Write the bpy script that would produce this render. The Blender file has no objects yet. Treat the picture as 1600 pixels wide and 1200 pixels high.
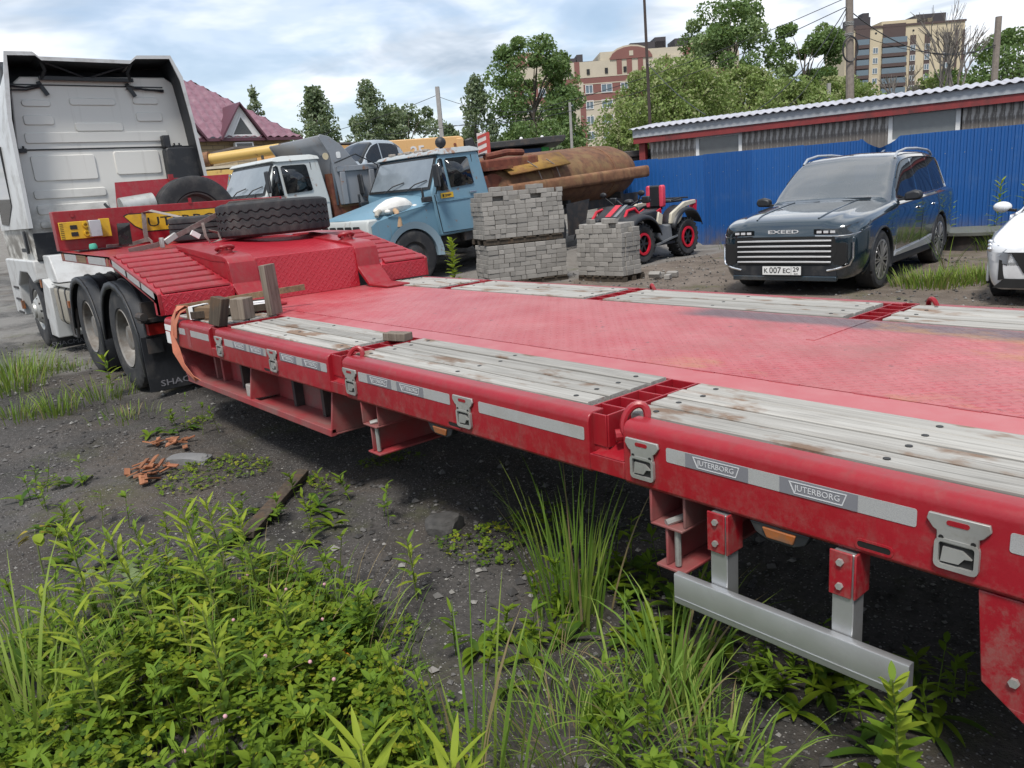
import bpy, bmesh, math, random
import numpy as np
from mathutils import Vector, Matrix, noise
R_ = math.radians
rng = random.Random(7)
nrng = np.random.default_rng(11)
scene = bpy.context.scene

# ------------------------------------------------------------------ camera
CAMH = 1.65
RW = ((0.65328895, 0.13576453, -0.74483659), (0.75314558, -0.21706233, 0.62101181), (-0.07736459, -0.96667054, -0.24405488))
cam_d = bpy.data.cameras.new('camera')
cam_d.sensor_width = 36.0
cam_d.lens = 1196.0 / 1600.0 * 36.0
cam_d.clip_start = 0.05
cam_d.clip_end = 3000.0
cam = bpy.data.objects.new('camera', cam_d)
scene.collection.objects.link(cam)
cam.matrix_world = Matrix(((RW[0][0], -RW[0][1], -RW[0][2], 0.0), (RW[1][0], -RW[1][1], -RW[1][2], 0.0),
                           (RW[2][0], -RW[2][1], -RW[2][2], CAMH), (0, 0, 0, 1)))
scene.camera = cam

# ------------------------------------------------------------------ light
SUN_TO = Vector((0.30, -0.42, 0.86)).normalized()
sun_d = bpy.data.lights.new('sun', 'SUN')
sun_d.energy = 2.3
sun_d.angle = R_(12)
sun_d.color = (1.0, 0.95, 0.88)
sun = bpy.data.objects.new('sun', sun_d)
scene.collection.objects.link(sun)
sun.rotation_euler = SUN_TO.to_track_quat('Z', 'Y').to_euler()
world = bpy.data.worlds.new('World')
scene.world = world
world.use_nodes = True
wt = world.node_tree
wt.nodes.clear()
def wn(t, **k):
    n = wt.nodes.new(t)
    for a, b in k.items(): setattr(n, a, b)
    return n
w_out = wn('ShaderNodeOutputWorld')
w_sky = wn('ShaderNodeTexSky')
w_sky.sky_type = 'NISHITA'; w_sky.sun_disc = False
w_sky.sun_elevation = math.asin(SUN_TO.z)
w_sky.sun_rotation = math.atan2(SUN_TO.x, SUN_TO.y)
w_sky.air_density = 1.0; w_sky.dust_density = 2.0
w_b1 = wn('ShaderNodeBackground'); w_b1.inputs[1].default_value = 0.12
wt.links.new(w_sky.outputs[0], w_b1.inputs[0])
w_tc = wn('ShaderNodeTexCoord')
w_sep = wn('ShaderNodeSeparateXYZ'); wt.links.new(w_tc.outputs['Generated'], w_sep.inputs[0])
def wmath(op, a, b=None, c=None, clamp=False):
    n = wn('ShaderNodeMath', operation=op); n.use_clamp = clamp
    for i, v in enumerate((a, b, c)):
        if v is None: continue
        if isinstance(v, (int, float)): n.inputs[i].default_value = v
        else: wt.links.new(v, n.inputs[i])
    return n.outputs[0]
w_z = wmath('ADD', wmath('MAXIMUM', w_sep.outputs[2], 0.0), 0.16)
w_cx = wmath('DIVIDE', w_sep.outputs[0], w_z); w_cy = wmath('DIVIDE', w_sep.outputs[1], w_z)
w_cmb = wn('ShaderNodeCombineXYZ'); wt.links.new(w_cx, w_cmb.inputs[0]); wt.links.new(w_cy, w_cmb.inputs[1])
def wnoise(scale, detail, rough, off, dist=0.0):
    mp = wn('ShaderNodeMapping'); mp.inputs['Location'].default_value = off
    wt.links.new(w_cmb.outputs[0], mp.inputs[0])
    n = wn('ShaderNodeTexNoise'); n.inputs['Scale'].default_value = scale; n.inputs['Detail'].default_value = detail
    n.inputs['Roughness'].default_value = rough; n.inputs['Distortion'].default_value = dist
    wt.links.new(mp.outputs[0], n.inputs['Vector']); return n.outputs[0]
def wramp(fac, stops):
    n = wn('ShaderNodeValToRGB'); wt.links.new(fac, n.inputs[0]); e = n.color_ramp.elements
    while len(e) < len(stops): e.new(0.5)
    for el, (p, c) in zip(e, stops): el.position = p; el.color = (*c, 1) if len(c) == 3 else c
    return n.outputs[0]
SKY_OFF = (3.1, 1.7, 0.4)
w_n1 = wnoise(0.75, 6, 0.56, SKY_OFF, 0.3)            # cover
w_n2 = wnoise(0.42, 3, 0.5, (7.3, 2.2, 1.9), 0.2)     # thickness: dark bellies
w_n3 = wnoise(2.3, 4, 0.55, (1.3, 8.2, 3.0), 0.4)     # small lumps
w_cover = wramp(w_n1, [(0.36, (0, 0, 0)), (0.52, (1, 1, 1))])
w_lump = wmath('ADD', wmath('MULTIPLY', w_n3, 0.50), wmath('MULTIPLY', w_n2, 0.66))
w_ccol = wramp(w_lump, [(0.43, (1.0, 1.0, 1.0)), (0.53, (0.82, 0.86, 0.92)), (0.60, (0.55, 0.62, 0.71)), (0.69, (0.36, 0.44, 0.54))])
w_b2 = wn('ShaderNodeBackground'); w_b2.inputs[1].default_value = 0.82
wt.links.new(w_ccol, w_b2.inputs[0])
w_mix = wn('ShaderNodeMixShader')
wt.links.new(wmath('MAXIMUM', w_cover, 0.42), w_mix.inputs[0]); wt.links.new(w_b1.outputs[0], w_mix.inputs[1]); wt.links.new(w_b2.outputs[0], w_mix.inputs[2])
wt.links.new(w_mix.outputs[0], w_out.inputs[0])
vs = scene.view_settings
vs.view_transform = 'Standard'; vs.look = 'None'; vs.exposure = 0.68; vs.gamma = 1.0; vs.use_curve_mapping = False
scene.cycles.max_bounces = 4
scene.cycles.transparent_max_bounces = 8
scene.cycles.caustics_reflective = False; scene.cycles.caustics_refractive = False

# ------------------------------------------------------------------ mesh helpers
COL = scene.collection
class MB:
    """collects geometry for ONE mesh object"""
    def __init__(s): s.v = []; s.f = []; s.mi = []; s.cur = 0; s.uv = None
    def mat(s, i): s.cur = i; return s
    def add(s, vs, fs):
        o = len(s.v); s.v.extend([tuple(map(float, p)) for p in vs])
        for f in fs: s.f.append(tuple(o + i for i in f)); s.mi.append(s.cur)
        return s
    def box(s, x0, x1, y0, y1, z0, z1):
        return s.add([(x0, y0, z0), (x1, y0, z0), (x1, y1, z0), (x0, y1, z0), (x0, y0, z1), (x1, y0, z1), (x1, y1, z1), (x0, y1, z1)],
                     [(0, 3, 2, 1), (4, 5, 6, 7), (0, 1, 5, 4), (1, 2, 6, 5), (2, 3, 7, 6), (3, 0, 4, 7)])
    def cbox(s, c, d, rot=None):
        """box of size d about c, optional 3x3 rotation"""
        vs = []
        for k in ((-1, -1, -1), (1, -1, -1), (1, 1, -1), (-1, 1, -1), (-1, -1, 1), (1, -1, 1), (1, 1, 1), (-1, 1, 1)):
            p = Vector((k[0] * d[0] / 2, k[1] * d[1] / 2, k[2] * d[2] / 2))
            if rot is not None: p = rot @ p
            vs.append((p[0] + c[0], p[1] + c[1], p[2] + c[2]))
        return s.add(vs, [(0, 3, 2, 1), (4, 5, 6, 7), (0, 1, 5, 4), (1, 2, 6, 5), (2, 3, 7, 6), (3, 0, 4, 7)])
    def bar(s, p0, p1, w, h, up=(0, 0, 1)):
        """rectangular bar from p0 to p1, w sideways, h along up"""
        p0 = Vector(p0); p1 = Vector(p1); d = (p1 - p0).normalized(); u = Vector(up)
        sd = d.cross(u)
        if sd.length < 1e-5: sd = d.cross(Vector((1, 0, 0)))
        sd.normalize(); u = sd.cross(d).normalized()
        vs = []
        for p in (p0, p1):
            for a, b in ((-1, -1), (1, -1), (1, 1), (-1, 1)): vs.append(p + sd * a * w / 2 + u * b * h / 2)
        return s.add(vs, [(0, 1, 2, 3), (7, 6, 5, 4), (0, 4, 5, 1), (1, 5, 6, 2), (2, 6, 7, 3), (3, 7, 4, 0)])
    def prism(s, poly, ax, a, b):
        """2D poly extruded along axis ax from a to b. ax 'x': poly=(y,z); 'y': (x,z); 'z': (x,y)"""
        def P(q, t): return (t, q[0], q[1]) if ax == 'x' else (q[0], t, q[1]) if ax == 'y' else (q[0], q[1], t)
        n = len(poly); vs = [P(q, a) for q in poly] + [P(q, b) for q in poly]
        fs = [tuple(range(n)), tuple(range(2 * n - 1, n - 1, -1))] + [(i, i + n, (i + 1) % n + n, (i + 1) % n) for i in range(n)]
        return s.add(vs, fs)
    def ring(s, outer, inner, ax, a, b):
        """frame between two 2D polys with the same number of points, extruded"""
        def P(q, t): return (t, q[0], q[1]) if ax == 'x' else (q[0], t, q[1]) if ax == 'y' else (q[0], q[1], t)
        n = len(outer); vs = [P(q, a) for q in outer] + [P(q, a) for q in inner] + [P(q, b) for q in outer] + [P(q, b) for q in inner]
        fs = []
        for i in range(n):
            j = (i + 1) % n
            fs += [(i, j, n + j, n + i), (2 * n + i, 3 * n + i, 3 * n + j, 2 * n + j), (i, 2 * n + i, 2 * n + j, j), (n + i, n + j, 3 * n + j, 3 * n + i)]
        return s.add(vs, fs)
    def cyl(s, p0, p1, r0, r1=None, n=16, caps=True):
        r1 = r0 if r1 is None else r1
        p0 = Vector(p0); p1 = Vector(p1); d = (p1 - p0).normalized()
        a = d.cross(Vector((0, 0, 1)))
        if a.length < 1e-4: a = Vector((1, 0, 0))
        a.normalize(); b = d.cross(a)
        vs = []
        for p, r in ((p0, r0), (p1, r1)):
            for i in range(n):
                t = 2 * math.pi * i / n; vs.append(p + a * (r * math.cos(t)) + b * (r * math.sin(t)))
        fs = [(i, (i + 1) % n, n + (i + 1) % n, n + i) for i in range(n)]
        if caps: fs += [tuple(range(n - 1, -1, -1)), tuple(range(n, 2 * n))]
        return s.add(vs, fs)
    def tube(s, pts, r, n=8, closed=False, caps=True):
        pts = [Vector(p) for p in pts]; m = len(pts)
        rr = r if isinstance(r, (list, tuple)) else [r] * m
        vs = []; prev = None
        for i, p in enumerate(pts):
            if closed: d = pts[(i + 1) % m] - pts[i - 1]
            else: d = pts[min(i + 1, m - 1)] - pts[max(i - 1, 0)]
            d.normalize()
            if prev is None:
                a = d.cross(Vector((0, 0, 1)))
                if a.length < 1e-3: a = d.cross(Vector((1, 0, 0)))
            else: a = prev - d * prev.dot(d)
            a.normalize(); prev = a; b = d.cross(a)
            for k in range(n):
                t = 2 * math.pi * k / n; vs.append(p + a * (rr[i] * math.cos(t)) + b * (rr[i] * math.sin(t)))
        fs = []
        for i in range(m if closed else m - 1):
            j = (i + 1) % m
            for k in range(n): fs.append((i * n + k, i * n + (k + 1) % n, j * n + (k + 1) % n, j * n + k))
        if caps and not closed: fs += [tuple(range(n - 1, -1, -1)), tuple(range((m - 1) * n, m * n))]
        return s.add(vs, fs)
    def ribbon(s, pts, side, w, th=0.004):
        """flat strap along pts; side = width direction (vector or list)"""
        pts = [Vector(p) for p in pts]; m = len(pts); vs = []
        for i, p in enumerate(pts):
            d = (pts[min(i + 1, m - 1)] - pts[max(i - 1, 0)]).normalized()
            sd = Vector(side[i] if isinstance(side, list) else side); sd = (sd - d * sd.dot(d)).normalized(); nn = d.cross(sd)
            for a, b in ((-1, -1), (1, -1), (1, 1), (-1, 1)): vs.append(p + sd * a * w / 2 + nn * b * th / 2)
        fs = [(3, 2, 1, 0), tuple((m - 1) * 4 + k for k in range(4))]
        for i in range(m - 1):
            for k in range(4): fs.append((i * 4 + k, i * 4 + (k + 1) % 4, i * 4 + 4 + (k + 1) % 4, i * 4 + 4 + k))
        return s.add(vs, fs)
    def lathe(s, prof, c=(0, 0, 0), ax=(0, 1, 0), n=32, closed=False):
        """prof = [(r, t)]: r from axis, t along axis"""
        c = Vector(c); d = Vector(ax).normalized(); a = d.cross(Vector((0, 0, 1)))
        if a.length < 1e-4: a = Vector((1, 0, 0))
        a.normalize(); b = d.cross(a); m = len(prof); vs = []
        for i in range(n):
            t = 2 * math.pi * i / n; e = a * math.cos(t) + b * math.sin(t)
            for r, h in prof: vs.append(c + e * r + d * h)
        fs = []
        for i in range(n):
            j = (i + 1) % n
            for k in range(m if closed else m - 1): fs.append((i * m + k, j * m + k, j * m + (k + 1) % m, i * m + (k + 1) % m))
        return s.add(vs, fs)
    def grid(s, P, closed_u=False):
        """P[i][j] points"""
        nu = len(P); nv = len(P[0]); vs = [p for row in P for p in row]; fs = []
        for i in range(nu if closed_u else nu - 1):
            for j in range(nv - 1):
                k = (i + 1) % nu; fs.append((i * nv + j, k * nv + j, k * nv + j + 1, i * nv + j + 1))
        return s.add(vs, fs)
    def ball(s, c, r, nu=12, nv=8, sx=1, sy=1, sz=1):
        P = []
        for i in range(nu):
            a = 2 * math.pi * i / nu
            P.append([(c[0] + r * sx * math.cos(a) * math.sin(math.pi * j / nv), c[1] + r * sy * math.sin(a) * math.sin(math.pi * j / nv), c[2] - r * sz * math.cos(math.pi * j / nv)) for j in range(nv + 1)])
        return s.grid(P, True)
    def xform(s, M, start=0):
        for i in range(start, len(s.v)): s.v[i] = tuple(M @ Vector(s.v[i]))
        return s
    def build(s, name, mats, parent=None, world=False, smooth=35, bevel=0.0, loc=None):
        me = bpy.data.meshes.new(name)
        vs = s.v
        if world and parent is not None:
            Mi = parent.matrix_basis.inverted(); vs = [tuple(Mi @ Vector(p)) for p in vs]
        if loc is not None: vs = [(p[0] - loc[0], p[1] - loc[1], p[2] - loc[2]) for p in vs]
        me.from_pydata(vs, [], s.f)
        if not isinstance(mats, (list, tuple)): mats = [mats]
        for m in mats: me.materials.append(m)
        if len(mats) > 1: me.polygons.foreach_set('material_index', s.mi)
        if smooth:
            me.polygons.foreach_set('use_smooth', [True] * len(me.polygons)); me.update()
            me.set_sharp_from_angle(angle=R_(smooth))
        ob = bpy.data.objects.new(name, me); COL.objects.link(ob)
        if parent is not None: ob.parent = parent
        if loc is not None: ob.location = loc
        if bevel:
            b = ob.modifiers.new('bevel', 'BEVEL'); b.width = bevel; b.segments = 2; b.limit_method = 'ANGLE'; b.angle_limit = R_(40); b.harden_normals = False
        return ob

def fixnormals(ob):
    bm = bmesh.new(); bm.from_mesh(ob.data); bmesh.ops.recalc_face_normals(bm, faces=bm.faces); bm.to_mesh(ob.data); bm.free()
def tag(o, label, cat=None, group=None, kind=None):
    if label: o['label'] = label
    if cat: o['category'] = cat
    if group: o['group'] = group
    if kind: o['kind'] = kind
    return o
def thing(name, label, cat, loc=(0, 0, 0), rotz=0.0, group=None, rot=None):
    o = bpy.data.objects.new(name, None); o.empty_display_size = 0.2; COL.objects.link(o)
    o.location = loc; o.rotation_euler = rot if rot is not None else (0, 0, rotz)
    return tag(o, label, cat, group)
def inst(name, ob, parent, loc=(0, 0, 0), rot=(0, 0, 0), scale=(1, 1, 1)):
    """copy of a mesh object sharing its data"""
    o = bpy.data.objects.new(name, ob.data if hasattr(ob, 'data') else ob); COL.objects.link(o)
    o.parent = parent; o.location = loc; o.rotation_euler = rot; o.scale = scale; return o
def rrect(cx, cy, w, h, r, n=3):
    pts = []
    for sx, sy, a0 in ((1, 1, 0), (-1, 1, 90), (-1, -1, 180), (1, -1, 270)):
        for i in range(n + 1):
            a = R_(a0 + 90 * i / n); pts.append((cx + sx * (w / 2 - r) + r * math.cos(a), cy + sy * (h / 2 - r) + r * math.sin(a)))
    return pts
def text_mesh(body, size, extrude=0.002, sx=1.0, align='CENTER', bold=0.0):
    cu = bpy.data.curves.new('text', 'FONT'); cu.body = body; cu.size = size; cu.extrude = extrude; cu.align_x = align; cu.align_y = 'CENTER'
    cu.offset = bold; cu.resolution_u = 2
    o = bpy.data.objects.new('text', cu); COL.objects.link(o)
    dg = bpy.context.evaluated_depsgraph_get(); me = bpy.data.meshes.new_from_object(o.evaluated_get(dg))
    bpy.data.objects.remove(o); bpy.data.curves.remove(cu)
    for v in me.vertices: v.co.x *= sx
    return me
def text_obj(name, body, size, mat, parent, origin, xdir, ydir, extrude=0.002, sx=1.0, align='CENTER', bold=0.0, world=True):
    """flat lettering; xdir = reading direction, ydir = up of the letters"""
    me = text_mesh(body, size, extrude, sx, align, bold)
    x = Vector(xdir).normalized(); y = Vector(ydir); y = (y - x * y.dot(x)).normalized(); z = x.cross(y)
    M = Matrix(((x[0], y[0], z[0], origin[0]), (x[1], y[1], z[1], origin[1]), (x[2], y[2], z[2], origin[2]), (0, 0, 0, 1)))
    if world and parent is not None: M = parent.matrix_basis.inverted() @ M
    me.transform(M); me.materials.clear(); me.materials.append(mat)
    o = bpy.data.objects.new(name, me); COL.objects.link(o); o.parent = parent
    return o

# ------------------------------------------------------------------ material helpers
class NT:
    def __init__(s, name):
        s.m = bpy.data.materials.new(name); s.m.use_nodes = True; s.t = s.m.node_tree
        s.b = s.t.nodes['Principled BSDF']; s._co = None
    def n(s, t, **k):
        x = s.t.nodes.new(t)
        for a, b in k.items(): setattr(x, a, b)
        return x
    def put(s, sock, v):
        if isinstance(v, bpy.types.NodeSocket): s.t.links.new(v, sock)
        elif isinstance(v, (tuple, list)) and len(v) == 3 and sock.type == 'RGBA': sock.default_value = (*v, 1)
        else: sock.default_value = v
    def co(s, kind='Object'):
        if s._co is None: s._co = s.n('ShaderNodeTexCoord')
        return s._co.outputs[kind]
    def map(s, vec=None, scale=(1, 1, 1), loc=(0, 0, 0), rot=(0, 0, 0)):
        m = s.n('ShaderNodeMapping'); s.put(m.inputs['Vector'], vec or s.co()); m.inputs['Scale'].default_value = scale
        m.inputs['Location'].default_value = loc; m.inputs['Rotation'].default_value = rot; return m.outputs[0]
    def noise(s, scale, detail=4, rough=0.55, vec=None, dist=0.0):
        x = s.n('ShaderNodeTexNoise'); s.put(x.inputs['Vector'], vec or s.co()); x.inputs['Scale'].default_value = scale
        x.inputs['Detail'].default_value = detail; x.inputs['Roughness'].default_value = rough; x.inputs['Distortion'].default_value = dist
        return x.outputs[0]
    def vor(s, scale, vec=None, feature='F1', out='Distance', rnd=1.0):
        x = s.n('ShaderNodeTexVoronoi', feature=feature); s.put(x.inputs['Vector'], vec or s.co()); x.inputs['Scale'].default_value = scale
        x.inputs['Randomness'].default_value = rnd; return x.outputs[out]
    def ramp(s, fac, stops, interp='LINEAR'):
        x = s.n('ShaderNodeValToRGB'); s.put(x.inputs[0], fac); e = x.color_ramp.elements; x.color_ramp.interpolation = interp
        while len(e) < len(stops): e.new(0.5)
        for el, (p, c) in zip(e, stops):
            el.position = p; c = (c, c, c) if isinstance(c, (int, float)) else c; el.color = (*c, 1)
        return x.outputs[0]
    def mix(s, fac, a, b, mode='MIX'):
        x = s.n('ShaderNodeMix', data_type='RGBA', blend_type=mode); s.put(x.inputs[0], fac); s.put(x.inputs[6], a); s.put(x.inputs[7], b)
        return x.outputs[2]
    def math(s, op, a, b=None, c=None, clamp=False):
        x = s.n('ShaderNodeMath', operation=op); x.use_clamp = clamp
        for i, v in enumerate((a, b, c)):
            if v is not None: s.put(x.inputs[i], v)
        return x.outputs[0]
    def sep(s, vec=None):
        x = s.n('ShaderNodeSeparateXYZ'); s.put(x.inputs[0], vec or s.co()); return x.outputs
    def bump(s, h, strength=0.3, dist=0.01, nrm=None):
        x = s.n('ShaderNodeBump'); s.put(x.inputs['Height'], h); x.inputs['Strength'].default_value = strength; x.inputs['Distance'].default_value = dist
        if nrm is not None: s.put(x.inputs['Normal'], nrm)
        return x.outputs[0]
    def rand(s): return s.n('ShaderNodeObjectInfo').outputs['Random']
    def fin(s, col=None, rough=None, metal=None, nrm=None, spec=None, coat=None, **k):
        b = s.b.inputs
        if col is not None: s.put(b['Base Color'], col)
        if rough is not None: s.put(b['Roughness'], rough)
        if metal is not None: s.put(b['Metallic'], metal)
        if nrm is not None: s.put(b['Normal'], nrm)
        if spec is not None: s.put(b['Specular IOR Level'], spec)
        if coat is not None: s.put(b['Coat Weight'], coat)
        for a, v in k.items(): s.put(b[a.replace('_', ' ')], v)
        return s.m
def plain(name, col, rough=0.5, metal=0.0, var=0.12, scale=6.0, dirt=None, dscale=3.0, damt=0.5, bump=0.0, bscale=60.0, spec=None, coat=None, rvar=0.1):
    """painted or moulded surface: slight colour drift, optional dirt in clouds, fine relief"""
    t = NT(name)
    n1 = t.noise(scale, 5, 0.6)
    c = t.mix(t.ramp(n1, [(0.3, 0.0), (0.7, 1.0)]), tuple(x * (1 - var) for x in col), tuple(min(1, x * (1 + var)) for x in col))
    r = t.math('MULTIPLY_ADD', n1, rvar * 2, rough - rvar, clamp=True)
    if dirt is not None:
        dn = t.noise(dscale, 7, 0.65)
        f = t.ramp(dn, [(0.62 - damt * 0.3, 0.0), (0.78 - damt * 0.2, 1.0)])
        f = t.math('MULTIPLY', f, min(1.0, 0.45 + damt * 0.5))
        c = t.mix(f, c, dirt); r = t.math('ADD', r, t.math('MULTIPLY', f, 0.25), clamp=True)
    nr = t.bump(t.noise(bscale, 4, 0.6), bump, 0.01) if bump else None
    return t.fin(c, r, metal, nr, spec, coat)
# ------------------------------------------------------------------ shared materials
def m_red():
    t = NT('red_paint')
    n = t.noise(1.3, 6, 0.6); n2 = t.noise(14, 5, 0.65); n3 = t.noise(5, 8, 0.7)
    c = t.mix(t.ramp(n, [(0.3, 0.0), (0.7, 1.0)]), (0.23, 0.006, 0.012), (0.31, 0.010, 0.020))
    f = t.ramp(n3, [(0.60, 0.0), (0.72, 1.0)]); f = t.math('MULTIPLY', f, 0.42)
    c = t.mix(f, c, (0.20, 0.10, 0.085))
    chips = t.ramp(n2, [(0.70, 0.0), (0.74, 1.0)]); c = t.mix(t.math('MULTIPLY', chips, 0.7), c, (0.07, 0.035, 0.03)); stk = t.math('MULTIPLY', t.ramp(t.noise(1.0, 5, 0.6, t.map(None, (14, 14, 1.2))), [(0.55, 0.0), (0.72, 1.0)]), 0.35); c = t.mix(stk, c, (0.13, 0.05, 0.045)); scr = t.ramp(t.noise(1.0, 4, 0.7, t.map(None, (1.5, 60, 60))), [(0.68, 0.0), (0.71, 1.0)]); c = t.mix(t.math('MULTIPLY', scr, 0.5), c, (0.50, 0.16, 0.17))
    spl = t.math('MULTIPLY', t.ramp(t.noise(16, 8, 0.8, t.map(None, (1, 1, 0.8))), [(0.46, 0.0), (0.62, 1.0)]), t.ramp(t.sep()[2], [(0.60, 0.5), (0.80, 0.06), (1.5, 0.2)])); c = t.mix(spl, c, (0.22, 0.13, 0.11))
    r = t.math('ADD', t.math('ADD', t.math('MULTIPLY', n3, 0.25), t.math('MULTIPLY', spl, 0.3)), 0.22)
    return t.fin(c, r, 0.0, t.bump(t.noise(40, 4, 0.6), 0.08, 0.01), 0.5)
def m_red_under():
    t = NT('red_paint_dusty'); n = t.noise(3, 7, 0.65)
    c = t.mix(t.ramp(n, [(0.35, 0.0), (0.68, 1.0)]), (0.30, 0.028, 0.035), (0.20, 0.11, 0.10))
    return t.fin(c, 0.6, 0.0, t.bump(t.noise(50, 4, 0.6), 0.12, 0.01))
def m_diamond(name, deck_dirt_sheen):
    """red chequer plate: raised dashes at +-45 degrees"""
    t = NT(name)
    o3 = t.sep(); gn = t.n('ShaderNodeNewGeometry'); n3_ = t.n('ShaderNodeSeparateXYZ'); t.put(n3_.inputs[0], gn.outputs['Normal']); isx = t.math('GREATER_THAN', t.math('ABSOLUTE', n3_.outputs[0]), 0.7)
    cx = t.n('ShaderNodeCombineXYZ'); t.put(cx.inputs[0], t.math('ADD', t.math('MULTIPLY', o3[0], t.math('SUBTRACT', 1.0, isx)), t.math('MULTIPLY', o3[2], isx))); t.put(cx.inputs[1], o3[1]); g = cx.outputs[0]
    def dashes(rot, off):
        v = t.map(g, (1, 1, 1), (off, off * 0.5, 0), (0, 0, rot)); s = t.sep(v)
        a = t.math('ABSOLUTE', t.math('SUBTRACT', t.math('FRACT', t.math('MULTIPLY', s[0], 14.0)), 0.5))
        b = t.math('ABSOLUTE', t.math('SUBTRACT', t.math('FRACT', t.math('MULTIPLY', s[1], 28.0)), 0.5))
        ea = t.math('SUBTRACT', 1.0, t.math('MULTIPLY', a, 2.6), clamp=True); eb = t.math('SUBTRACT', 1.0, t.math('MULTIPLY', b, 5.0), clamp=True)
        return t.math('MULTIPLY', ea, eb)
    h = t.math('MAXIMUM', dashes(R_(45), 0.0), dashes(R_(-45), 0.018))
    n = t.noise(0.9, 6, 0.6); n3 = t.noise(3.2, 8, 0.7)
    c = t.mix(t.ramp(n, [(0.3, 0.0), (0.7, 1.0)]), (0.34, 0.012, 0.024), (0.43, 0.020, 0.036))
    r = t.math('ADD', t.math('MULTIPLY', n3, 0.30), 0.20)
    if deck_dirt_sheen:
        s = t.sep(); c = t.mix(t.math('MULTIPLY_ADD', t.ramp(n3, [(0.35, 0.0), (0.7, 1.0)]), 0.30, 0.07), c, (0.50, 0.30, 0.29))  # pale pink mix: dust film plus sky sheen put into the colour
        # trodden grime and an oil streak towards the far planks, rear half of the deck
        fx = t.ramp(t.math('MULTIPLY_ADD', s[0], 0.2, 0.6), [(0.0, 0.0), (0.55, 0.3), (0.95, 1.0)])
        fy = t.ramp(t.math('MULTIPLY_ADD', s[1], 0.6, 0.55), [(0.2, 0.35), (0.8, 1.0)])
        gr = t.math('MULTIPLY', t.math('MULTIPLY', fx, fy), t.ramp(t.noise(2.1, 8, 0.7), [(0.42, 0.0), (0.64, 1.0)]))
        c = t.mix(t.math('MULTIPLY', gr, 0.55), c, (0.17, 0.105, 0.085))
        ox = t.ramp(t.math('MULTIPLY_ADD', s[0], 0.45, 0.40), [(0.47, 0.0), (0.56, 1.0)])
        oy = t.ramp(t.math('ABSOLUTE', t.math('SUBTRACT', s[1], t.math('ADD', 0.545, t.math('MULTIPLY', n3, 0.12)))), [(0.07, 1.0), (0.15, 0.0)])
        oil = t.math('MULTIPLY', ox, oy); c = t.mix(t.math('MULTIPLY', oil, 0.85), c, (0.05, 0.045, 0.055))
        spots = t.ramp(t.noise(21, 3, 0.5), [(0.70, 0.0), (0.72, 1.0)]); c = t.mix(t.math('MULTIPLY', spots, 0.7), c, (0.10, 0.03, 0.03))
        rust = t.math('MULTIPLY', t.ramp(t.math('MULTIPLY_ADD', s[0], 0.5, 0.05), [(0.45, 0.0), (0.6, 1.0)]), t.ramp(t.noise(1.7, 5, 0.6, t.map(None, (1, 2.2, 1), (4, 1, 0))), [(0.56, 0.0), (0.64, 1.0)]))
        c = t.mix(t.math('MULTIPLY', rust, 0.5), c, (0.36, 0.16, 0.04))
        r = t.math('ADD', r, t.math('MULTIPLY', gr, 0.2), clamp=True)
    else:
        f = t.math('MULTIPLY', t.ramp(n3, [(0.58, 0.0), (0.72, 1.0)]), 0.35); c = t.mix(f, c, (0.15, 0.05, 0.05))
    worn = t.math('MULTIPLY', t.ramp(h, [(0.5, 0.0), (0.9, 1.0)]), 0.12); c = t.mix(worn, c, (0.62, 0.16, 0.18))
    return t.fin(c, r, 0.0, t.bump(h, 0.6, 0.005), 0.6)
RED = m_red(); REDU = m_red_under(); CHK = m_diamond('red_chequer_plate', False); CHKD = m_diamond('red_deck_plate', True)
def m_wood(name, base, dark, stain, axis=0, stains=0.5):
    t = NT(name); rn = t.rand()
    off = t.n('ShaderNodeCombineXYZ'); t.put(off.inputs[0], t.math('MULTIPLY', rn, 37.0)); t.put(off.inputs[1], t.math('MULTIPLY', rn, 11.0)); t.put(off.inputs[2], t.math('MULTIPLY', rn, 5.0))
    v = t.n('ShaderNodeVectorMath', operation='ADD'); t.put(v.inputs[0], t.co()); t.put(v.inputs[1], off.outputs[0]); v = v.outputs[0]
    sc = [38, 38, 38]; sc[axis] = 1.6
    g = t.noise(1.0, 7, 0.65, t.map(v, sc), 0.6); g2 = t.noise(1.0, 3, 0.5, t.map(v, [s * 2.6 if s > 2 else 2.5 for s in sc]))
    c = t.mix(t.ramp(g, [(0.3, 0.0), (0.72, 1.0)]), dark, base)
    c = t.mix(t.math('MULTIPLY', t.ramp(g2, [(0.60, 0.0), (0.68, 1.0)]), 0.5), c, tuple(x * 0.5 for x in dark))
    st = t.ramp(t.noise(2.6, 5, 0.6, t.map(v, [1.0 if i == axis else 2.0 for i in range(3)])), [(0.56, 0.0), (0.64, 1.0)])
    c = t.mix(t.math('MULTIPLY', st, stains), c, stain)
    br = t.math('MULTIPLY_ADD', rn, 0.30, 0.85); hs = t.n('ShaderNodeHueSaturation'); t.put(hs.inputs['Value'], br); t.put(hs.inputs['Color'], c); c = hs.outputs[0]
    return t.fin(c, 0.8, 0.0, t.bump(t.math('ADD', g, t.math('MULTIPLY', g2, 0.5)), 0.35, 0.006), 0.3)
WOOD = m_wood('grey_plank_wood', (0.43, 0.42, 0.39), (0.235, 0.222, 0.20), (0.17, 0.10, 0.06), 0, 0.85)
WOODV = m_wood('grey_block_wood', (0.26, 0.22, 0.18), (0.13, 0.105, 0.08), (0.08, 0.06, 0.05), 2)
WOODD = m_wood('dark_old_wood', (0.10, 0.08, 0.06), (0.035, 0.028, 0.022), (0.12, 0.07, 0.04), 2)
WOODX = m_wood('brown_board_wood', (0.25, 0.17, 0.10), (0.12, 0.08, 0.05), (0.06, 0.04, 0.03), 0)
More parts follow.
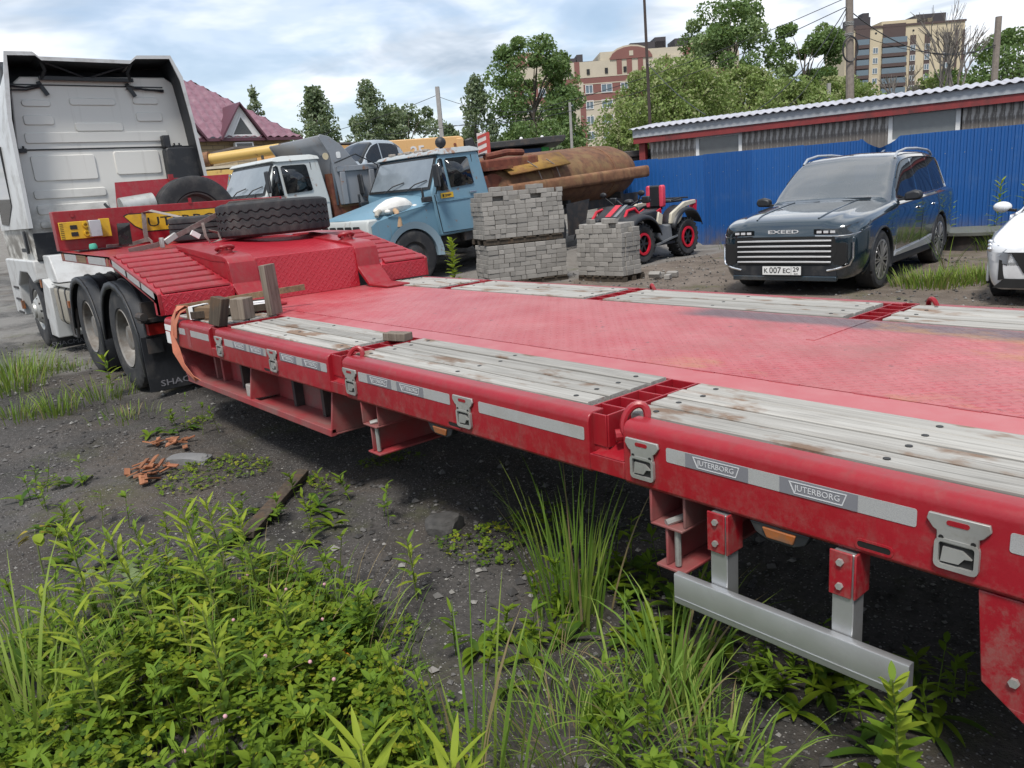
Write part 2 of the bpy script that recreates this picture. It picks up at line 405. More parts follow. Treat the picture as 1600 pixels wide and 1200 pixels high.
BLACK = plain('black_plastic', (0.016, 0.018, 0.022), 0.5, dirt=(0.09, 0.085, 0.08), dscale=4, damt=0.3)
DARK = plain('dark_steel', (0.03, 0.03, 0.032), 0.65, dirt=(0.10, 0.075, 0.06), dscale=5, damt=0.5)
RUBBER = plain('tyre_rubber', (0.022, 0.023, 0.026), 0.78, dirt=(0.09, 0.085, 0.08), dscale=5, damt=0.45, bump=0.1)
STEEL = plain('galvanised_steel', (0.42, 0.42, 0.40), 0.45, 0.55, dirt=(0.22, 0.19, 0.15), dscale=14, damt=0.35)
ALU = plain('aluminium_profile', (0.55, 0.56, 0.57), 0.38, 0.75, var=0.05, dirt=(0.36, 0.35, 0.33), dscale=5, damt=0.3)
def m_tape():
    t = NT('reflective_tape'); h = t.vor(420, None); n = t.noise(6, 5, 0.6)
    c = t.mix(t.ramp(h, [(0.2, 0.0), (0.5, 1.0)]), (0.36, 0.36, 0.37), (0.46, 0.46, 0.46)); c = t.mix(t.math('MULTIPLY', t.ramp(n, [(0.5, 0.0), (0.75, 1.0)]), 0.5), c, (0.32, 0.29, 0.25))
    return t.fin(c, 0.35, 0.25, t.bump(h, 0.15, 0.003))
TAPE = m_tape()
TAPEG = plain('tape_logo_grey', (0.19, 0.19, 0.21), 0.4, var=0.06)
PRINTW = plain('print_light', (0.56, 0.56, 0.57), 0.5, var=0.04)
AMBER = plain('amber_lens', (0.36, 0.10, 0.015), 0.3, var=0.3, dirt=(0.15, 0.09, 0.06), damt=0.9, dscale=9)
YEL = plain('yellow_enamel', (0.62, 0.38, 0.02), 0.42, dirt=(0.30, 0.17, 0.05), dscale=7, damt=0.35)
INK = plain('black_print', (0.012, 0.012, 0.012), 0.5)
STRAPG = plain('grey_strap_web', (0.24, 0.21, 0.19), 0.85, var=0.25, scale=30, bump=0.2, bscale=200)
STRAPO = plain('faded_orange_web', (0.52, 0.17, 0.10), 0.85, var=0.2, scale=9, dirt=(0.30, 0.14, 0.09), damt=0.5, bump=0.2, bscale=200)
WHITEP = plain('white_paint', (0.52, 0.53, 0.53), 0.38, var=0.04, dirt=(0.24, 0.22, 0.20), dscale=2.5, damt=0.45)
PAPER = plain('white_board', (0.70, 0.70, 0.69), 0.6, var=0.05)
def m_glass(name, tint=(0.02, 0.025, 0.03), rough=0.04, alpha=0.75):
    """vehicle glass: see-through pane with a dark tint and a clear sky reflection"""
    t = NT(name); t.fin(tint, rough, 0.0, None, 0.8); t.b.inputs['Alpha'].default_value = alpha
    return t.m
GLASS = m_glass('tinted_glass', (0.012, 0.014, 0.016), 0.03, 0.92)
GLASSC = m_glass('clear_glass', (0.03, 0.035, 0.04), 0.05, 0.6)
CHROME = plain('chrome_trim', (0.72, 0.72, 0.73), 0.14, 1.0, var=0.03, rvar=0.03)

# ------------------------------------------------------------------ ground
def ground_h(x, y):
    h = 0.035 * noise.noise(Vector((x * 0.55, y * 0.55, 3.1))) + 0.018 * noise.noise(Vector((x * 1.9, y * 1.9, 7.7)))
    # the weedy bank under the photographer and the soft rise behind the yard
    h += 0.05 * max(0.0, 1.0 - ((x + 2.6) / 1.6) ** 2 - ((y - 0.45) / 0.7) ** 2)
    d = -0.745 * x + 0.621 * y
    t = min(1.0, max(0.0, (d - 130.0) / 100.0)); h += 13.0 * t * t * (3 - 2 * t)
    # earth bank the old lorries stand on
    fx = min(1.0, max(0.0, (-11.55 - x) / 0.5)) * min(1.0, max(0.0, (x + 22.0) / 3.0)); q = min(1.0, max(0.0, (-14.85 - x) / 0.3))
    r = (1 - q) * 0.048 * max(0.0, y - 7.2) + q * (0.17 * min(1.0, max(0.0, y - 4.0)) + 0.03 * max(0.0, y - 5.0)); h += fx * min(r, 0.42) * min(1.0, max(0.0, (18.5 - y) / 3.0))
    return h
def axis_vals(lo, hi, c0, c1, fine, grow):
    v = [c0]; x = c0
    while x < c1: x += fine; v.append(x)
    st = fine
    while x < hi: st *= grow; x += st; v.append(min(x, hi))
    x = c0; st = fine; w = []
    while x > lo: st *= grow; x -= st; w.append(max(x, lo))
    return w[::-1] + v
def m_ground():
    t = NT('cinder_asphalt_ground'); g = t.co()
    big = t.noise(0.45, 6, 0.6); mid = t.noise(2.2, 8, 0.68); fine = t.noise(38, 6, 0.7); grit = t.noise(140, 3, 0.6)
    st = t.vor(85, None, 'F1', 'Distance'); stc = t.vor(85, None, 'F1', 'Color')
    c = t.mix(t.ramp(fine, [(0.3, 0.0), (0.7, 1.0)]), (0.026, 0.025, 0.024), (0.115, 0.105, 0.098))
    # old worn asphalt patches, paler
    old = t.ramp(t.math('ADD', t.math('MULTIPLY', big, 0.55), t.math('MULTIPLY', mid, 0.45)), [(0.47, 0.0), (0.60, 1.0)])
    c = t.mix(t.math('MULTIPLY', old, 0.55), c, t.mix(grit, (0.07, 0.066, 0.062), (0.14, 0.133, 0.126)))
    s = t.sep()
    # the yard beyond the trailer: trodden brown earth
    far = t.ramp(t.math('MULTIPLY_ADD', s[1], 0.1, -0.05), [(0.40, 0.0), (0.62, 1.0)])
    earth = t.mix(t.ramp(mid, [(0.3, 0.0), (0.7, 1.0)]), (0.105, 0.082, 0.065), (0.21, 0.175, 0.145))
    c = t.mix(far, c, earth)
    # pale road past the tractor
    road = t.ramp(t.math('MULTIPLY_ADD', s[0], -0.1, 0.0), [(0.98, 0.0), (1.25, 1.0)]) 
    c = t.mix(t.math('MULTIPLY', road, 0.75), c, t.mix(mid, (0.17, 0.165, 0.155), (0.27, 0.26, 0.245)))
    # thin moss film
    moss = t.math('MULTIPLY', t.ramp(t.noise(1.25, 7, 0.7, t.map(None, (1, 1, 1), (9, 4, 2))), [(0.54, 0.0), (0.66, 1.0)]), 0.6)
    c = t.mix(moss, c, t.mix(fine, (0.035, 0.045, 0.012), (0.10, 0.11, 0.03)))
    brown = t.math('MULTIPLY', t.ramp(t.noise(0.9, 6, 0.65, t.map(None, (1, 1, 1), (3, 17, 2))), [(0.48, 0.0), (0.62, 1.0)]), 0.55); c = t.mix(brown, c, t.mix(fine, (0.055, 0.042, 0.032), (0.13, 0.105, 0.082)))
    damp = t.math('MULTIPLY', t.ramp(t.noise(0.8, 7, 0.65, t.map(None, (0.7, 1.3, 1), (21, 3, 5))), [(0.44, 0.0), (0.60, 1.0)]), t.ramp(t.math('MULTIPLY', s[1], 0.1), [(0.02, 0.35), (0.10, 0.8), (0.45, 0.7), (0.6, 0.0)])); c = t.mix(damp, c, t.mix(fine, (0.012, 0.0115, 0.011), (0.045, 0.042, 0.039)))
    # single light stones
    pick = t.ramp(stc, [(0.66, 0.0), (0.72, 1.0)]); core = t.ramp(st, [(0.25, 1.0), (0.42, 0.0)]); sf = t.math('MULTIPLY', pick, core)
    c = t.mix(t.math('MULTIPLY', sf, 0.8), c, t.mix(grit, (0.22, 0.21, 0.20), (0.38, 0.37, 0.35)))
    hh = t.math('ADD', t.math('MULTIPLY', fine, 0.7), t.math('ADD', t.math('MULTIPLY', sf, 0.6), t.math('MULTIPLY', grit, 0.3)))
    return t.fin(c, t.math('MULTIPLY_ADD', damp, -0.25, 0.92), 0.0, t.bump(hh, 0.9, 0.014), 0.25)
def build_ground():
    xs = axis_vals(-420, 260, -8.5, 0.5, 0.07, 1.12); ys = axis_vals(-160, 460, -0.6, 3.6, 0.07, 1.12)
    v = []; f = []; nx = len(xs)
    for y in ys:
        for x in xs: v.append((x, y, ground_h(x, y)))
    for j in range(len(ys) - 1):
        for i in range(nx - 1): a = j * nx + i; f.append((a, a + 1, a + nx + 1, a + nx))
    mb = MB(); mb.v = v; mb.f = f; mb.mi = [0] * len(f)
    o = mb.build('ground', m_ground(), smooth=180); tag(o, 'dark cinder and worn asphalt ground of the lorry yard', None, None, 'structure')
build_ground()
# ------------------------------------------------------------------ low-loader trailer (x along it, tractor at -x)
YN, YF, DK = 1.83, 4.43, 0.88
TR = thing('lowloader_trailer', 'long red low-loader trailer with grey plank outer decks and a stepped gooseneck', 'trailer', (-3.0, 3.13, 0.0))
def tp(mb, name, mats, **k): return mb.build(name, mats, TR, world=True, **k)
SEG = [(-6.50, -5.50), (-5.38, -3.72), (-3.56, -1.80), (-1.64, 0.12), (0.28, 2.04), (2.2, 3.6)]
def beam_profile(y, s, z0, z1):
    """outer side beam, rounded shoulder; s=+1 near side (outer face towards -y)"""
    r = 0.034; p = [(y, z0 + 0.012), (y, z1 - r)]
    for i in range(1, 5):
        a = math.pi / 2 * i / 4; p.append((y + s * (r - r * math.cos(a)), z1 - r + r * math.sin(a)))
    return p + [(y + s * 0.085, z1), (y + s * 0.085, z0), (y + s * 0.012, z0)]
for y, s, nm in ((YN, 1, 'near'), (YF, -1, 'far')):
    mb = MB()
    for i, (a, b) in enumerate(SEG):
        mb.prism(beam_profile(y, s, 0.66, DK), 'x', a, b)
        if i < len(SEG) - 1: mb.prism(beam_profile(y, s, 0.66, 0.735)[:1] + [(y, 0.735), (y + s * 0.085, 0.735), (y + s * 0.085, 0.66)], 'x', b - 0.0, SEG[i + 1][0])
    o = tp(mb, 'side_beam', RED, bevel=0.004); fixnormals(o)
def m_redd():
    t = NT('red_deck_dust_sheen'); n = t.noise(1.3, 5, 0.6); n3 = t.noise(9, 5, 0.65); c = t.mix(t.math('MULTIPLY_ADD', t.ramp(n3, [(0.35, 0.0), (0.7, 1.0)]), 0.25, 0.10), t.mix(n, (0.34, 0.012, 0.024), (0.43, 0.02, 0.036)), (0.50, 0.30, 0.29)); return t.fin(c, t.math('MULTIPLY_ADD', n3, 0.25, 0.20))  # dust and the sky's sheen are both painted into the pale pink
REDD = m_redd()
# steel deck between the planks
mb = MB().box(-6.6, 3.6, 2.552, 3.845, 0.862, 0.876); o = tp(mb, 'deck_plate', CHKD)
mb = MB().box(-6.6, 3.6, 2.378, 2.542, 0.862, 0.876); tp(mb, 'deck_edge_plate', REDD)
mb = MB(); x = -6.5
while x < 3.5: 
    mb.box(x, x + 0.09 + rng.random() * 0.05, 2.5405, 2.5535, 0.866, 0.8775); x += 0.30 + rng.random() * 0.08
tag(tp(mb, 'weld_seam', RED), None, None, None, 'stuff')
mb = MB().box(-1.785, -1.74, 3.28, 3.845, 0.87, 0.8785); tp(mb, 'deck_joint_strip', CHKD)
# main frame below
mb = MB()
for y in (2.62, 3.56):
    mb.box(-6.55, 3.6, y, y + 0.02, 0.42, 0.862); mb.box(-6.55, 3.6, y - 0.07, y + 0.09, 0.395, 0.42)
tp(mb, 'main_beam', REDU)
for x in np.arange(-6.3, 3.5, 0.94):
    mb = MB().box(x, x + 0.012, YN + 0.086, YF - 0.086, 0.68, 0.855).box(x - 0.04, x + 0.05, YN + 0.086, YF - 0.086, 0.667, 0.679); tp(mb, 'cross_member', REDU)
# stake pockets in the gaps
for gx in (-5.50, -3.74, -1.86, 0.06, 1.98):
    for y0, y1 in ((1.86, 2.376), (3.848, 4.40)):
        mb = MB(); n = 5; w = (y1 - y0) / n
        mb.box(gx, gx + 0.008, y0, y1, 0.76, 0.878); mb.box(gx + 0.122, gx + 0.13, y0, y1, 0.76, 0.878); mb.box(gx + 0.008, gx + 0.122, y0, y1, 0.735, 0.76)
        for k in range(n + 1): mb.box(gx + 0.008, gx + 0.122, y0 + k * w - 0.004, y0 + k * w + 0.004, 0.76, 0.8765)
        tp(mb, 'stake_pocket', RED, bevel=0.002)
# slanted tray plates and lashing rings in the gaps
for gx in (-3.60, -1.70, 0.20):
    for y, s in ((YN, 1), (YF, -1)):
        mb = MB(); mb.add([(gx - 0.085, y, 0.737), (gx + 0.058, y, 0.737), (gx + 0.058, y + s * 0.16, 0.80), (gx - 0.03, y + s * 0.16, 0.80)], [(0, 1, 2, 3)]); tp(mb, 'ring_tray', RED)
        mb = MB(); pts = []
        for k in range(22):
            a = 2 * math.pi * k / 22; u = 0.042 * math.cos(a); v = 0.058 * math.sin(a) + 0.052
            pts.append((gx + 0.055 + 0.75 * u, y + s * (0.055 + 0.35 * v) + s * 0.55 * u, 0.815 + 0.92 * v))
        mb.tube(pts, 0.0135, 8, closed=True); mb.cyl((gx + 0.0, y + s * 0.03, 0.81), (gx + 0.06, y + s * 0.10, 0.815), 0.022, n=10)
        tp(mb, 'lashing_ring', RED)
# planks, each with its bolts
def plank(x0, x1, y0, y1, k):
    mb = MB(); L = x1 - x0; jx = rng.uniform(-0.012, 0.012); w = y1 - y0; nb = 10
    zt = DK + rng.uniform(0.001, 0.006); P = []
    for i in range(nb + 1):
        x = x0 + jx + L * i / nb; e = 0.0016 * noise.noise(Vector((x * 3, k * 7.3, 0)));  q = 0.002 * noise.noise(Vector((x * 2, k * 3.1, 5)))
        P.append([(x, y0 + e, zt - 0.04), (x, y0 + e, zt - 0.004 + q), (x, y0 + 0.004 + e, zt + q), (x, y1 - 0.004 + e, zt + q), (x, y1 + e, zt - 0.004 + q), (x, y1 + e, zt - 0.04)])
    mb.grid(P); n = 6
    mb.add(P[0], [tuple(range(n))]); mb.add(P[-1], [tuple(range(n - 1, -1, -1))])
    mb.mat(1)
    for i in range(3):
        bx = x0 + L * (0.055 + 0.445 * i) + rng.uniform(-0.015, 0.015); by = (y0 + y1) / 2 + rng.uniform(-0.012, 0.012)
        mb.cyl((bx, by, zt - 0.01), (bx, by, zt + 0.0022), 0.0105, n=8)
    mb.mat(0)
    return tp(mb, 'plank', [WOOD, INK], smooth=25, loc=None)
PSEG = [(-5.34, -3.77), (-3.58, -1.885), (-1.70, 0.04), (0.22, 1.95), (2.14, 3.55)]
k = 0
for (a, b) in PSEG + [(-6.46, -5.53)]:
    for i in range(4):
        w = (2.374 - 1.925) / 4; plank(a, b, 1.925 + i * w + 0.0075, 1.925 + (i + 1) * w - 0.0075, k); k += 1
        w = (4.335 - 3.852) / 4; plank(a, b, 3.852 + i * w + 0.0075, 3.852 + (i + 1) * w - 0.0075, k); k += 1
for y0, y1 in ((1.92, 2.376), (3.85, 4.345)):
    for a, b in PSEG + [(-6.46, -5.53)]: tp(MB().box(a + 0.03, b - 0.03, y0, y1, 0.815, 0.825), 'gap_shade_liner', DARK)  # added dark sheet under the boards, so their gaps read as shaded
# rope latches along the near beam
def latch(x):
    mb = MB(); y = YN
    top = [(x - 0.066, 0.832), (x + 0.066, 0.832), (x + 0.070, 0.815), (x + 0.055, 0.795), (x + 0.046, 0.790), (x + 0.046, 0.762), (x - 0.046, 0.762), (x - 0.046, 0.790), (x - 0.055, 0.795), (x - 0.070, 0.815)]
    hole = rrect(x, 0.816, 0.05, 0.013, 0.006, 2)
    mb.prism(top, 'y', y - 0.010, y - 0.001)
    o = tp(mb, 'latch', [STEEL, INK], bevel=0.002)
    Mi = o.parent.matrix_basis.inverted()
    def sub(mb, name, m): return mb.build(name, m, o, smooth=35) if not mb.xform(Mi) else mb.build(name, m, o)
    m2 = MB().prism(hole, 'y', y - 0.0115, y - 0.0095); m2.xform(Mi); m2.build('latch_slot', RED, o)
    m2 = MB()
    for dx in (-0.035, 0.035): m2.cyl((x + dx, y - 0.0115, 0.776), (x + dx, y - 0.009, 0.776), 0.006, n=8)
    m2.xform(Mi); m2.build('rivet', INK, o)
    m2 = MB().ring(rrect(x, 0.735, 0.098, 0.078, 0.014), rrect(x, 0.737, 0.078, 0.058, 0.008), 'y', y - 0.012, y - 0.001); m2.xform(Mi); m2.build('latch_frame', STEEL, o)
    m2 = MB().prism(rrect(x, 0.737, 0.080, 0.060, 0.008), 'y', y - 0.003, y + 0.001); m2.xform(Mi); m2.build('latch_recess', INK, o)
    m2 = MB().prism([(x - 0.030, 0.752), (x + 0.012, 0.752), (x + 0.034, 0.735), (x + 0.018, 0.733), (x + 0.006, 0.716), (x - 0.034, 0.714)], 'y', y - 0.010, y - 0.003); m2.xform(Mi); m2.build('latch_tongue', STEEL, o)
for x in (-5.315, -4.43, -3.48, -2.52, -1.555, -0.605, 0.36): latch(x)
# reflective tape with printed badge
def badge(parent, cx, cz, w, y, h):
    Mi = parent.parent.matrix_basis.inverted()
    hw = w / 2; out = [(cx - hw, cz + h / 2), (cx + hw, cz + h / 2), (cx + hw * 0.86, cz - h / 2), (cx - hw * 0.80, cz - h / 2)]
    inn = [(cx - hw * 0.94, cz + h / 2 - 0.0025), (cx + hw * 0.955, cz + h / 2 - 0.0025), (cx + hw * 0.83, cz - h / 2 + 0.0025), (cx - hw * 0.77, cz - h / 2 + 0.0025)]
    m2 = MB().ring(out, inn, 'y', y - 0.0042, y - 0.003); m2.xform(Mi); m2.build('badge_outline', PRINTW, parent)
    me = text_mesh('JUTERBORG', h * 0.72, 0.0004, 1.15); wd = max(v.co.x for v in me.vertices) - min(v.co.x for v in me.vertices)
    for v in me.vertices: v.co.x *= w * 0.78 / wd
    M = Mi @ Matrix(((1, 0, 0, cx), (0, 0, -1, y - 0.0040), (0, 1, 0, cz), (0, 0, 0, 1))); me.transform(M); me.materials.clear(); me.materials.append(PRINTW)
    t = bpy.data.objects.new('badge_lettering', me); COL.objects.link(t); t.parent = parent
def tape(x0, x1, badges=(), z0=0.778, z1=0.826):
    mb = MB().prism(rrect((x0 + x1) / 2, (z0 + z1) / 2, x1 - x0, z1 - z0, 0.006, 2), 'y', YN - 0.0015, YN + 0.001); o = tp(mb, 'reflective_tape', TAPE)
    Mi = TR.matrix_basis.inverted()
    for bx in badges:
        m2 = MB().box(bx - 0.11, bx + 0.11, YN - 0.003, YN - 0.001, z0 + 0.001, z1 - 0.001); m2.xform(Mi); m2.build('badge_ground', TAPEG, o)
        badge(o, bx, (z0 + z1) / 2, 0.165, YN, 0.034)
tape(-1.46, -0.70, (-1.275, -0.955)); tape(-0.50, 0.10, (-0.2,)); tape(-3.40, -2.62, (-3.20, -2.93)); tape(-2.42, -1.82)
tape(-4.33, -3.74, (-4.22, -3.92)); tape(-5.22, -4.53, (-4.95, -4.68)); tape(-5.90, -5.52); tape(-6.16, -6.02)
mb = MB().box(-6.502, -6.30, YN - 0.002, YN + 0.001, 0.78, 0.828); tp(mb, 'front_tape', PAPER); mb = MB().box(-6.502, -6.40, YN - 0.002, YN + 0.001, 0.675, 0.77); tp(mb, 'front_tape', PAPER)
mb = MB().box(-5.99, -5.92, YN - 0.0016, YN + 0.002, 0.69, 0.84); tp(mb, 'beam_slot', REDU)
# small details on the beam
for cx in (-0.80, -2.60, -4.55):
    mb = MB().ring(rrect(cx, 0.692, 0.10, 0.030, 0.014), rrect(cx, 0.692, 0.086, 0.018, 0.008), 'y', YN - 0.003, YN + 0.001); tp(mb, 'hand_hole_rim', RED)
    mb = MB().prism(rrect(cx, 0.692, 0.086, 0.018, 0.008), 'y', YN - 0.0012, YN + 0.001); tp(mb, 'hand_hole', INK)
for a in (-1.17, -2.83):
    mb = MB().prism([(a, 0.659), (a + 0.19, 0.659), (a + 0.175, 0.628), (a + 0.14, 0.612), (a + 0.06, 0.612), (a + 0.02, 0.628)], 'y', YN + 0.012, YN + 0.05); o = tp(mb, 'marker_lamp', BLACK, bevel=0.003)
    m2 = MB().prism([(a + 0.045, 0.652), (a + 0.15, 0.652), (a + 0.142, 0.622), (a + 0.06, 0.622)], 'y', YN + 0.004, YN + 0.013); m2.xform(TR.matrix_basis.inverted()); m2.build('lens', AMBER, o, bevel=0.003)
# side guard: aluminium rail on two posts
mb = MB().prism(rrect(1.808, 0.364, 0.028, 0.104, 0.004, 2), 'x', -1.415, -0.685).box(-1.414, -0.686, 1.7925, 1.794, 0.332, 0.335); tp(mb, 'side_guard_rail', ALU)
for px in (-1.295, -0.905):
    mb = MB().box(px, px + 0.06, 1.825, 1.885, 0.318, 0.655); tp(mb, 'guard_post', ALU, bevel=0.003)
    mb = MB().box(px - 0.007, px + 0.055, 1.817, 1.824, 0.528, 0.659).box(px + 0.0601, px + 0.067, 1.817, 1.90, 0.528, 0.659); o = tp(mb, 'guard_bracket', RED, bevel=0.003)
    for z in (0.56, 0.63): m2 = MB().cyl((px + 0.025, 1.817, z), (px + 0.025, 1.808, z), 0.010, n=6); m2.xform(TR.matrix_basis.inverted()); m2.build('bolt', STEEL, o)
# outriggers
for ox in (-3.44, -1.545, 0.4):
    mb = MB(); mb.box(ox, ox + 0.010, YN + 0.01, 2.6, 0.545, 0.66); mb.box(ox, ox + 0.13, YN + 0.012, 2.6, 0.535, 0.545); mb.box(ox + 0.055, ox + 0.065, YN + 0.02, 2.6, 0.40, 0.535)
    mb.box(ox + 0.02, ox + 0.135, YN + 0.012, 2.6, 0.388, 0.399); mb.box(ox + 0.12, ox + 0.13, YN + 0.03, 2.6, 0.546, 0.66)
    tp(mb, 'outrigger', REDU, bevel=0.003)
    mb = MB().cyl((ox + 0.095, YN + 0.035, 0.405), (ox + 0.095, YN + 0.035, 0.53), 0.011, n=8).cyl((ox + 0.06, YN + 0.02, 0.552), (ox + 0.09, YN + 0.09, 0.562), 0.012, n=8); tp(mb, 'outrigger_pin', STEEL)
# wheel-bay panel at the rear, near edge of the picture
mb = MB().prism([(-0.56, 0.657), (-0.54, 0.42), (-0.44, 0.345), (-0.25, 0.25), (0.5, 0.25), (0.5, 0.657)], 'y', YN + 0.012, YN + 0.022); o = tp(mb, 'bay_panel', RED, bevel=0.003)
m2 = MB().cyl((-0.47, YN + 0.012, 0.45), (-0.47, YN + 0.002, 0.45), 0.012, n=6); m2.xform(TR.matrix_basis.inverted()); m2.build('bolt', STEEL, o)
# tool rack under the beam
mb = MB(); mb.box(-6.2, -3.83, YN + 0.05, 2.32, 0.392, 0.404); mb.box(-6.2, -3.83, YN + 0.015, YN + 0.05, 0.388, 0.43); mb.box(-6.15, -3.84, 2.06, 2.07, 0.404, 0.66)
mb.prism([(YN + 0.02, 0.405), (2.32, 0.405), (2.32, 0.66), (YN + 0.06, 0.66)], 'x', -3.845, -3.83)
mb.prism([(YN + 0.02, 0.43), (2.3, 0.405), (2.3, 0.66), (YN + 0.06, 0.66)], 'x', -4.98, -4.965)
mb.prism([(-6.45, 0.66), (-6.2, 0.40), (-6.18, 0.40), (-6.42, 0.66)], 'y', YN + 0.02, 2.3)
tp(mb, 'tool_rack', REDU, bevel=0.003)
for x in (-6.0, -5.86, -5.48, -5.18, -4.62, -4.22, -4.0):
    mb = MB().box(x, x + 0.035, 2.00, 2.0595, 0.405, 0.657); tp(mb, 'rack_rib', DARK if x in (-5.48, -4.62, -4.22) else REDU)
mb = MB().box(-5.16, -5.0, 1.90, 2.04, 0.405, 0.50); tag(mb.build('concrete_block', plain('concrete_block', (0.33, 0.31, 0.29), 0.9, bump=0.3), bevel=0.008), 'small grey block lying in the tool rack under the trailer', 'block')
# gooseneck
XF, XK, XB = -6.58, -7.80, -9.78
def slab(y0, y1, pts, name, m, bevel=0.004): o = tp(MB().prism(pts, 'y', y0, y1), name, m, bevel=bevel); fixnormals(o); return o
slab(2.70, 3.69, [(XF, 0.877), (XF - 0.03, 1.255), (XK, 1.372), (XB, 1.372), (XB, 1.26), (XK, 1.20), (-7.0, 0.877)], 'neck_box', CHK)
for y0, y1 in ((2.46, 2.705), (3.685, 3.93)):
    pr = [(XK - 0.1, 1.386), (-6.72, 1.294), (-6.645, 1.275), (-6.600, 1.235), (-6.585, 1.17), (-6.575, 1.06), (-6.40, 0.905), (-6.08, 0.897)]
    lo = [(-6.08, 0.880), (-6.42, 0.882), (-6.62, 1.05), (-6.63, 1.17), (-6.68, 1.245), (-7.0, 1.25), (XK - 0.1, 1.34)]
    slab(y0, y1, pr + lo, 'neck_strap', RED)
    yy = y0 + 0.012 if y0 < 3 else y1 - 0.012
    slab(yy - 0.006, yy + 0.006, [(XK, 1.34), (-6.75, 1.28), (-6.655, 1.20), (-6.64, 1.0), (-6.55, 0.882), (-6.66, 0.882), (XK, 1.20)], 'strap_web', RED, 0.0)
    cy = (y0 + y1) / 2; mb = MB().cyl((-6.95, cy, 1.30), (-6.95, cy, 1.333), 0.062, n=20); mb.tube([(-6.95 + 0.055 * math.cos(a) , cy + 0.075 * math.sin(a), 1.352 + 0.018 * math.cos(a)) for a in np.linspace(0, 2 * math.pi, 18)[:-1]], 0.016, 8, closed=True)
    mb.cyl((-6.95, cy, 1.33), (-6.95, cy, 1.375), 0.024, n=12); tp(mb, 'swivel_ring', RED)
for y0, y1 in ((YN, 2.46), (3.93, 4.47)):
    slab(y0, y1, [(XF + 0.03, 0.885), (XF + 0.03, 1.05), (XF, 1.068), (XK, 1.335), (XK, 1.285), (XF - 0.10, 1.0), (XF - 0.10, 0.885)], 'wing_ramp', CHK)
    for i in range(8):
        t = 0.02 + 0.96 * i / 7.0; x = XF + (XK - XF) * t; z = 1.068 + (1.335 - 1.068) * t
        o = slab(y0 + 0.045, y1 - 0.03, [(x, z - 0.001), (x + 0.052, z - 0.012), (x + 0.050, z + 0.004), (x + 0.004, z + 0.034), (x - 0.004, z + 0.034)], 'anti_slip_rib', RED, 0.0025)
    o = slab(y0 if y0 < 3 else y1, y0 + 0.03 if y0 < 3 else y1 - 0.03, [(XF + 0.032, 0.886), (XF + 0.032, 1.062), (XF, 1.082), (XK, 1.352), (XK, 1.255), (XF - 0.05, 0.98), (XF - 0.05, 0.886)], 'wing_edge', RED)
# reflective strips on the sloping edge
for a, b in ((0.05, 0.30), (0.33, 0.60), (0.64, 0.95)):
    q = lambda t, d: (XF + (XK - XF) * t, 1.082 + 0.27 * t - d)
    mb = MB().prism([q(a, 0.02), q(b, 0.02), q(b, 0.075), q(a, 0.075)], 'y', YN - 0.0025, YN + 0.001); o = tp(mb, 'edge_tape', TAPE)
slab(YN, YF + 0.03, [(XK, 1.352), (XB - 0.08, 1.384), (XB - 0.08, 1.350), (XK, 1.318)], 'neck_platform', RED)
for y in (YN, YF - 0.0): slab(y, y + 0.03, [(XK, 1.35), (XB - 0.08, 1.382), (XB - 0.08, 1.278), (XK, 1.252)], 'platform_edge', RED)
for a, b, m in ((-7.86, -7.92, AMBER), (-7.97, -8.62, TAPE), (-8.72, -9.1, WOODX), (-9.14, -9.68, TAPE), (-9.72, -9.8, AMBER)):
    zz = lambda x: 1.35 + (x - XK) / (XB - XK) * 0.03
    mb = MB().prism([(a, zz(a) - 0.018), (b, zz(b) - 0.018), (b, zz(b) - 0.088), (a, zz(a) - 0.088)], 'y', YN - 0.004, YN + 0.001); tp(mb, 'edge_marker', m)
mb = MB()
for y in (2.5, 3.0, 3.3, 3.75): mb.prism([(XK, 1.316), (XB, 1.348), (XB, 1.16), (XK, 1.08)], 'y', y, y + 0.02)
mb.box(XB, XK, 2.52, 3.75, 1.15, 1.165); tp(mb, 'neck_frame', REDU)
# bulkhead with its yellow badge
mb = MB().box(XB - 0.02, XB + 0.02, 1.81, 4.48, 1.386, 1.815); mb.box(XB - 0.14, XB - 0.02, 1.81, 1.83, 1.386, 1.815); mb.box(XB - 0.14, XB - 0.021, 4.46, 4.48, 1.386, 1.815)
tp(mb, 'bulkhead', RED, bevel=0.006)
bx = XB + 0.021
lg = [(2.52, 1.715), (2.56, 1.735), (4.05, 1.735), (3.98, 1.60), (3.86, 1.515), (2.74, 1.515), (2.62, 1.59)]
mb = MB().prism(lg, 'x', bx - 0.001, bx + 0.002); o = tp(mb, 'badge_border', INK)
cg = (sum(p[0] for p in lg) / 7, sum(p[1] for p in lg) / 7)
mb = MB().prism([(cg[0] + (p[0] - cg[0]) * 0.978, cg[1] + (p[1] - cg[1]) * 0.90) for p in lg], 'x', bx + 0.0015, bx + 0.0035); tp(mb, 'badge_plate', YEL)
me = text_mesh('JUTERBORG', 0.155, 0.0008, 1.2); wd = max(v.co.x for v in me.vertices) - min(v.co.x for v in me.vertices)
for v in me.vertices: v.co.x *= 1.18 / wd
me.transform(TR.matrix_basis.inverted() @ Matrix(((0, 0, 1, bx + 0.0045), (1, 0, 0, 3.30), (0, 1, 0, 1.618), (0, 0, 0, 1)))); me.materials.clear(); me.materials.append(INK)
t = bpy.data.objects.new('badge_lettering', me); COL.objects.link(t); t.parent = TR
for y in (3.3, 2.0, 2.6):
    mb = MB().box(XB + 0.0205, XB + 0.03, y - 0.018, y + 0.018, 1.745 if y != 3.3 else 1.80, 1.785 if y != 3.3 else 1.87); tp(mb, 'bulkhead_lug', RED)
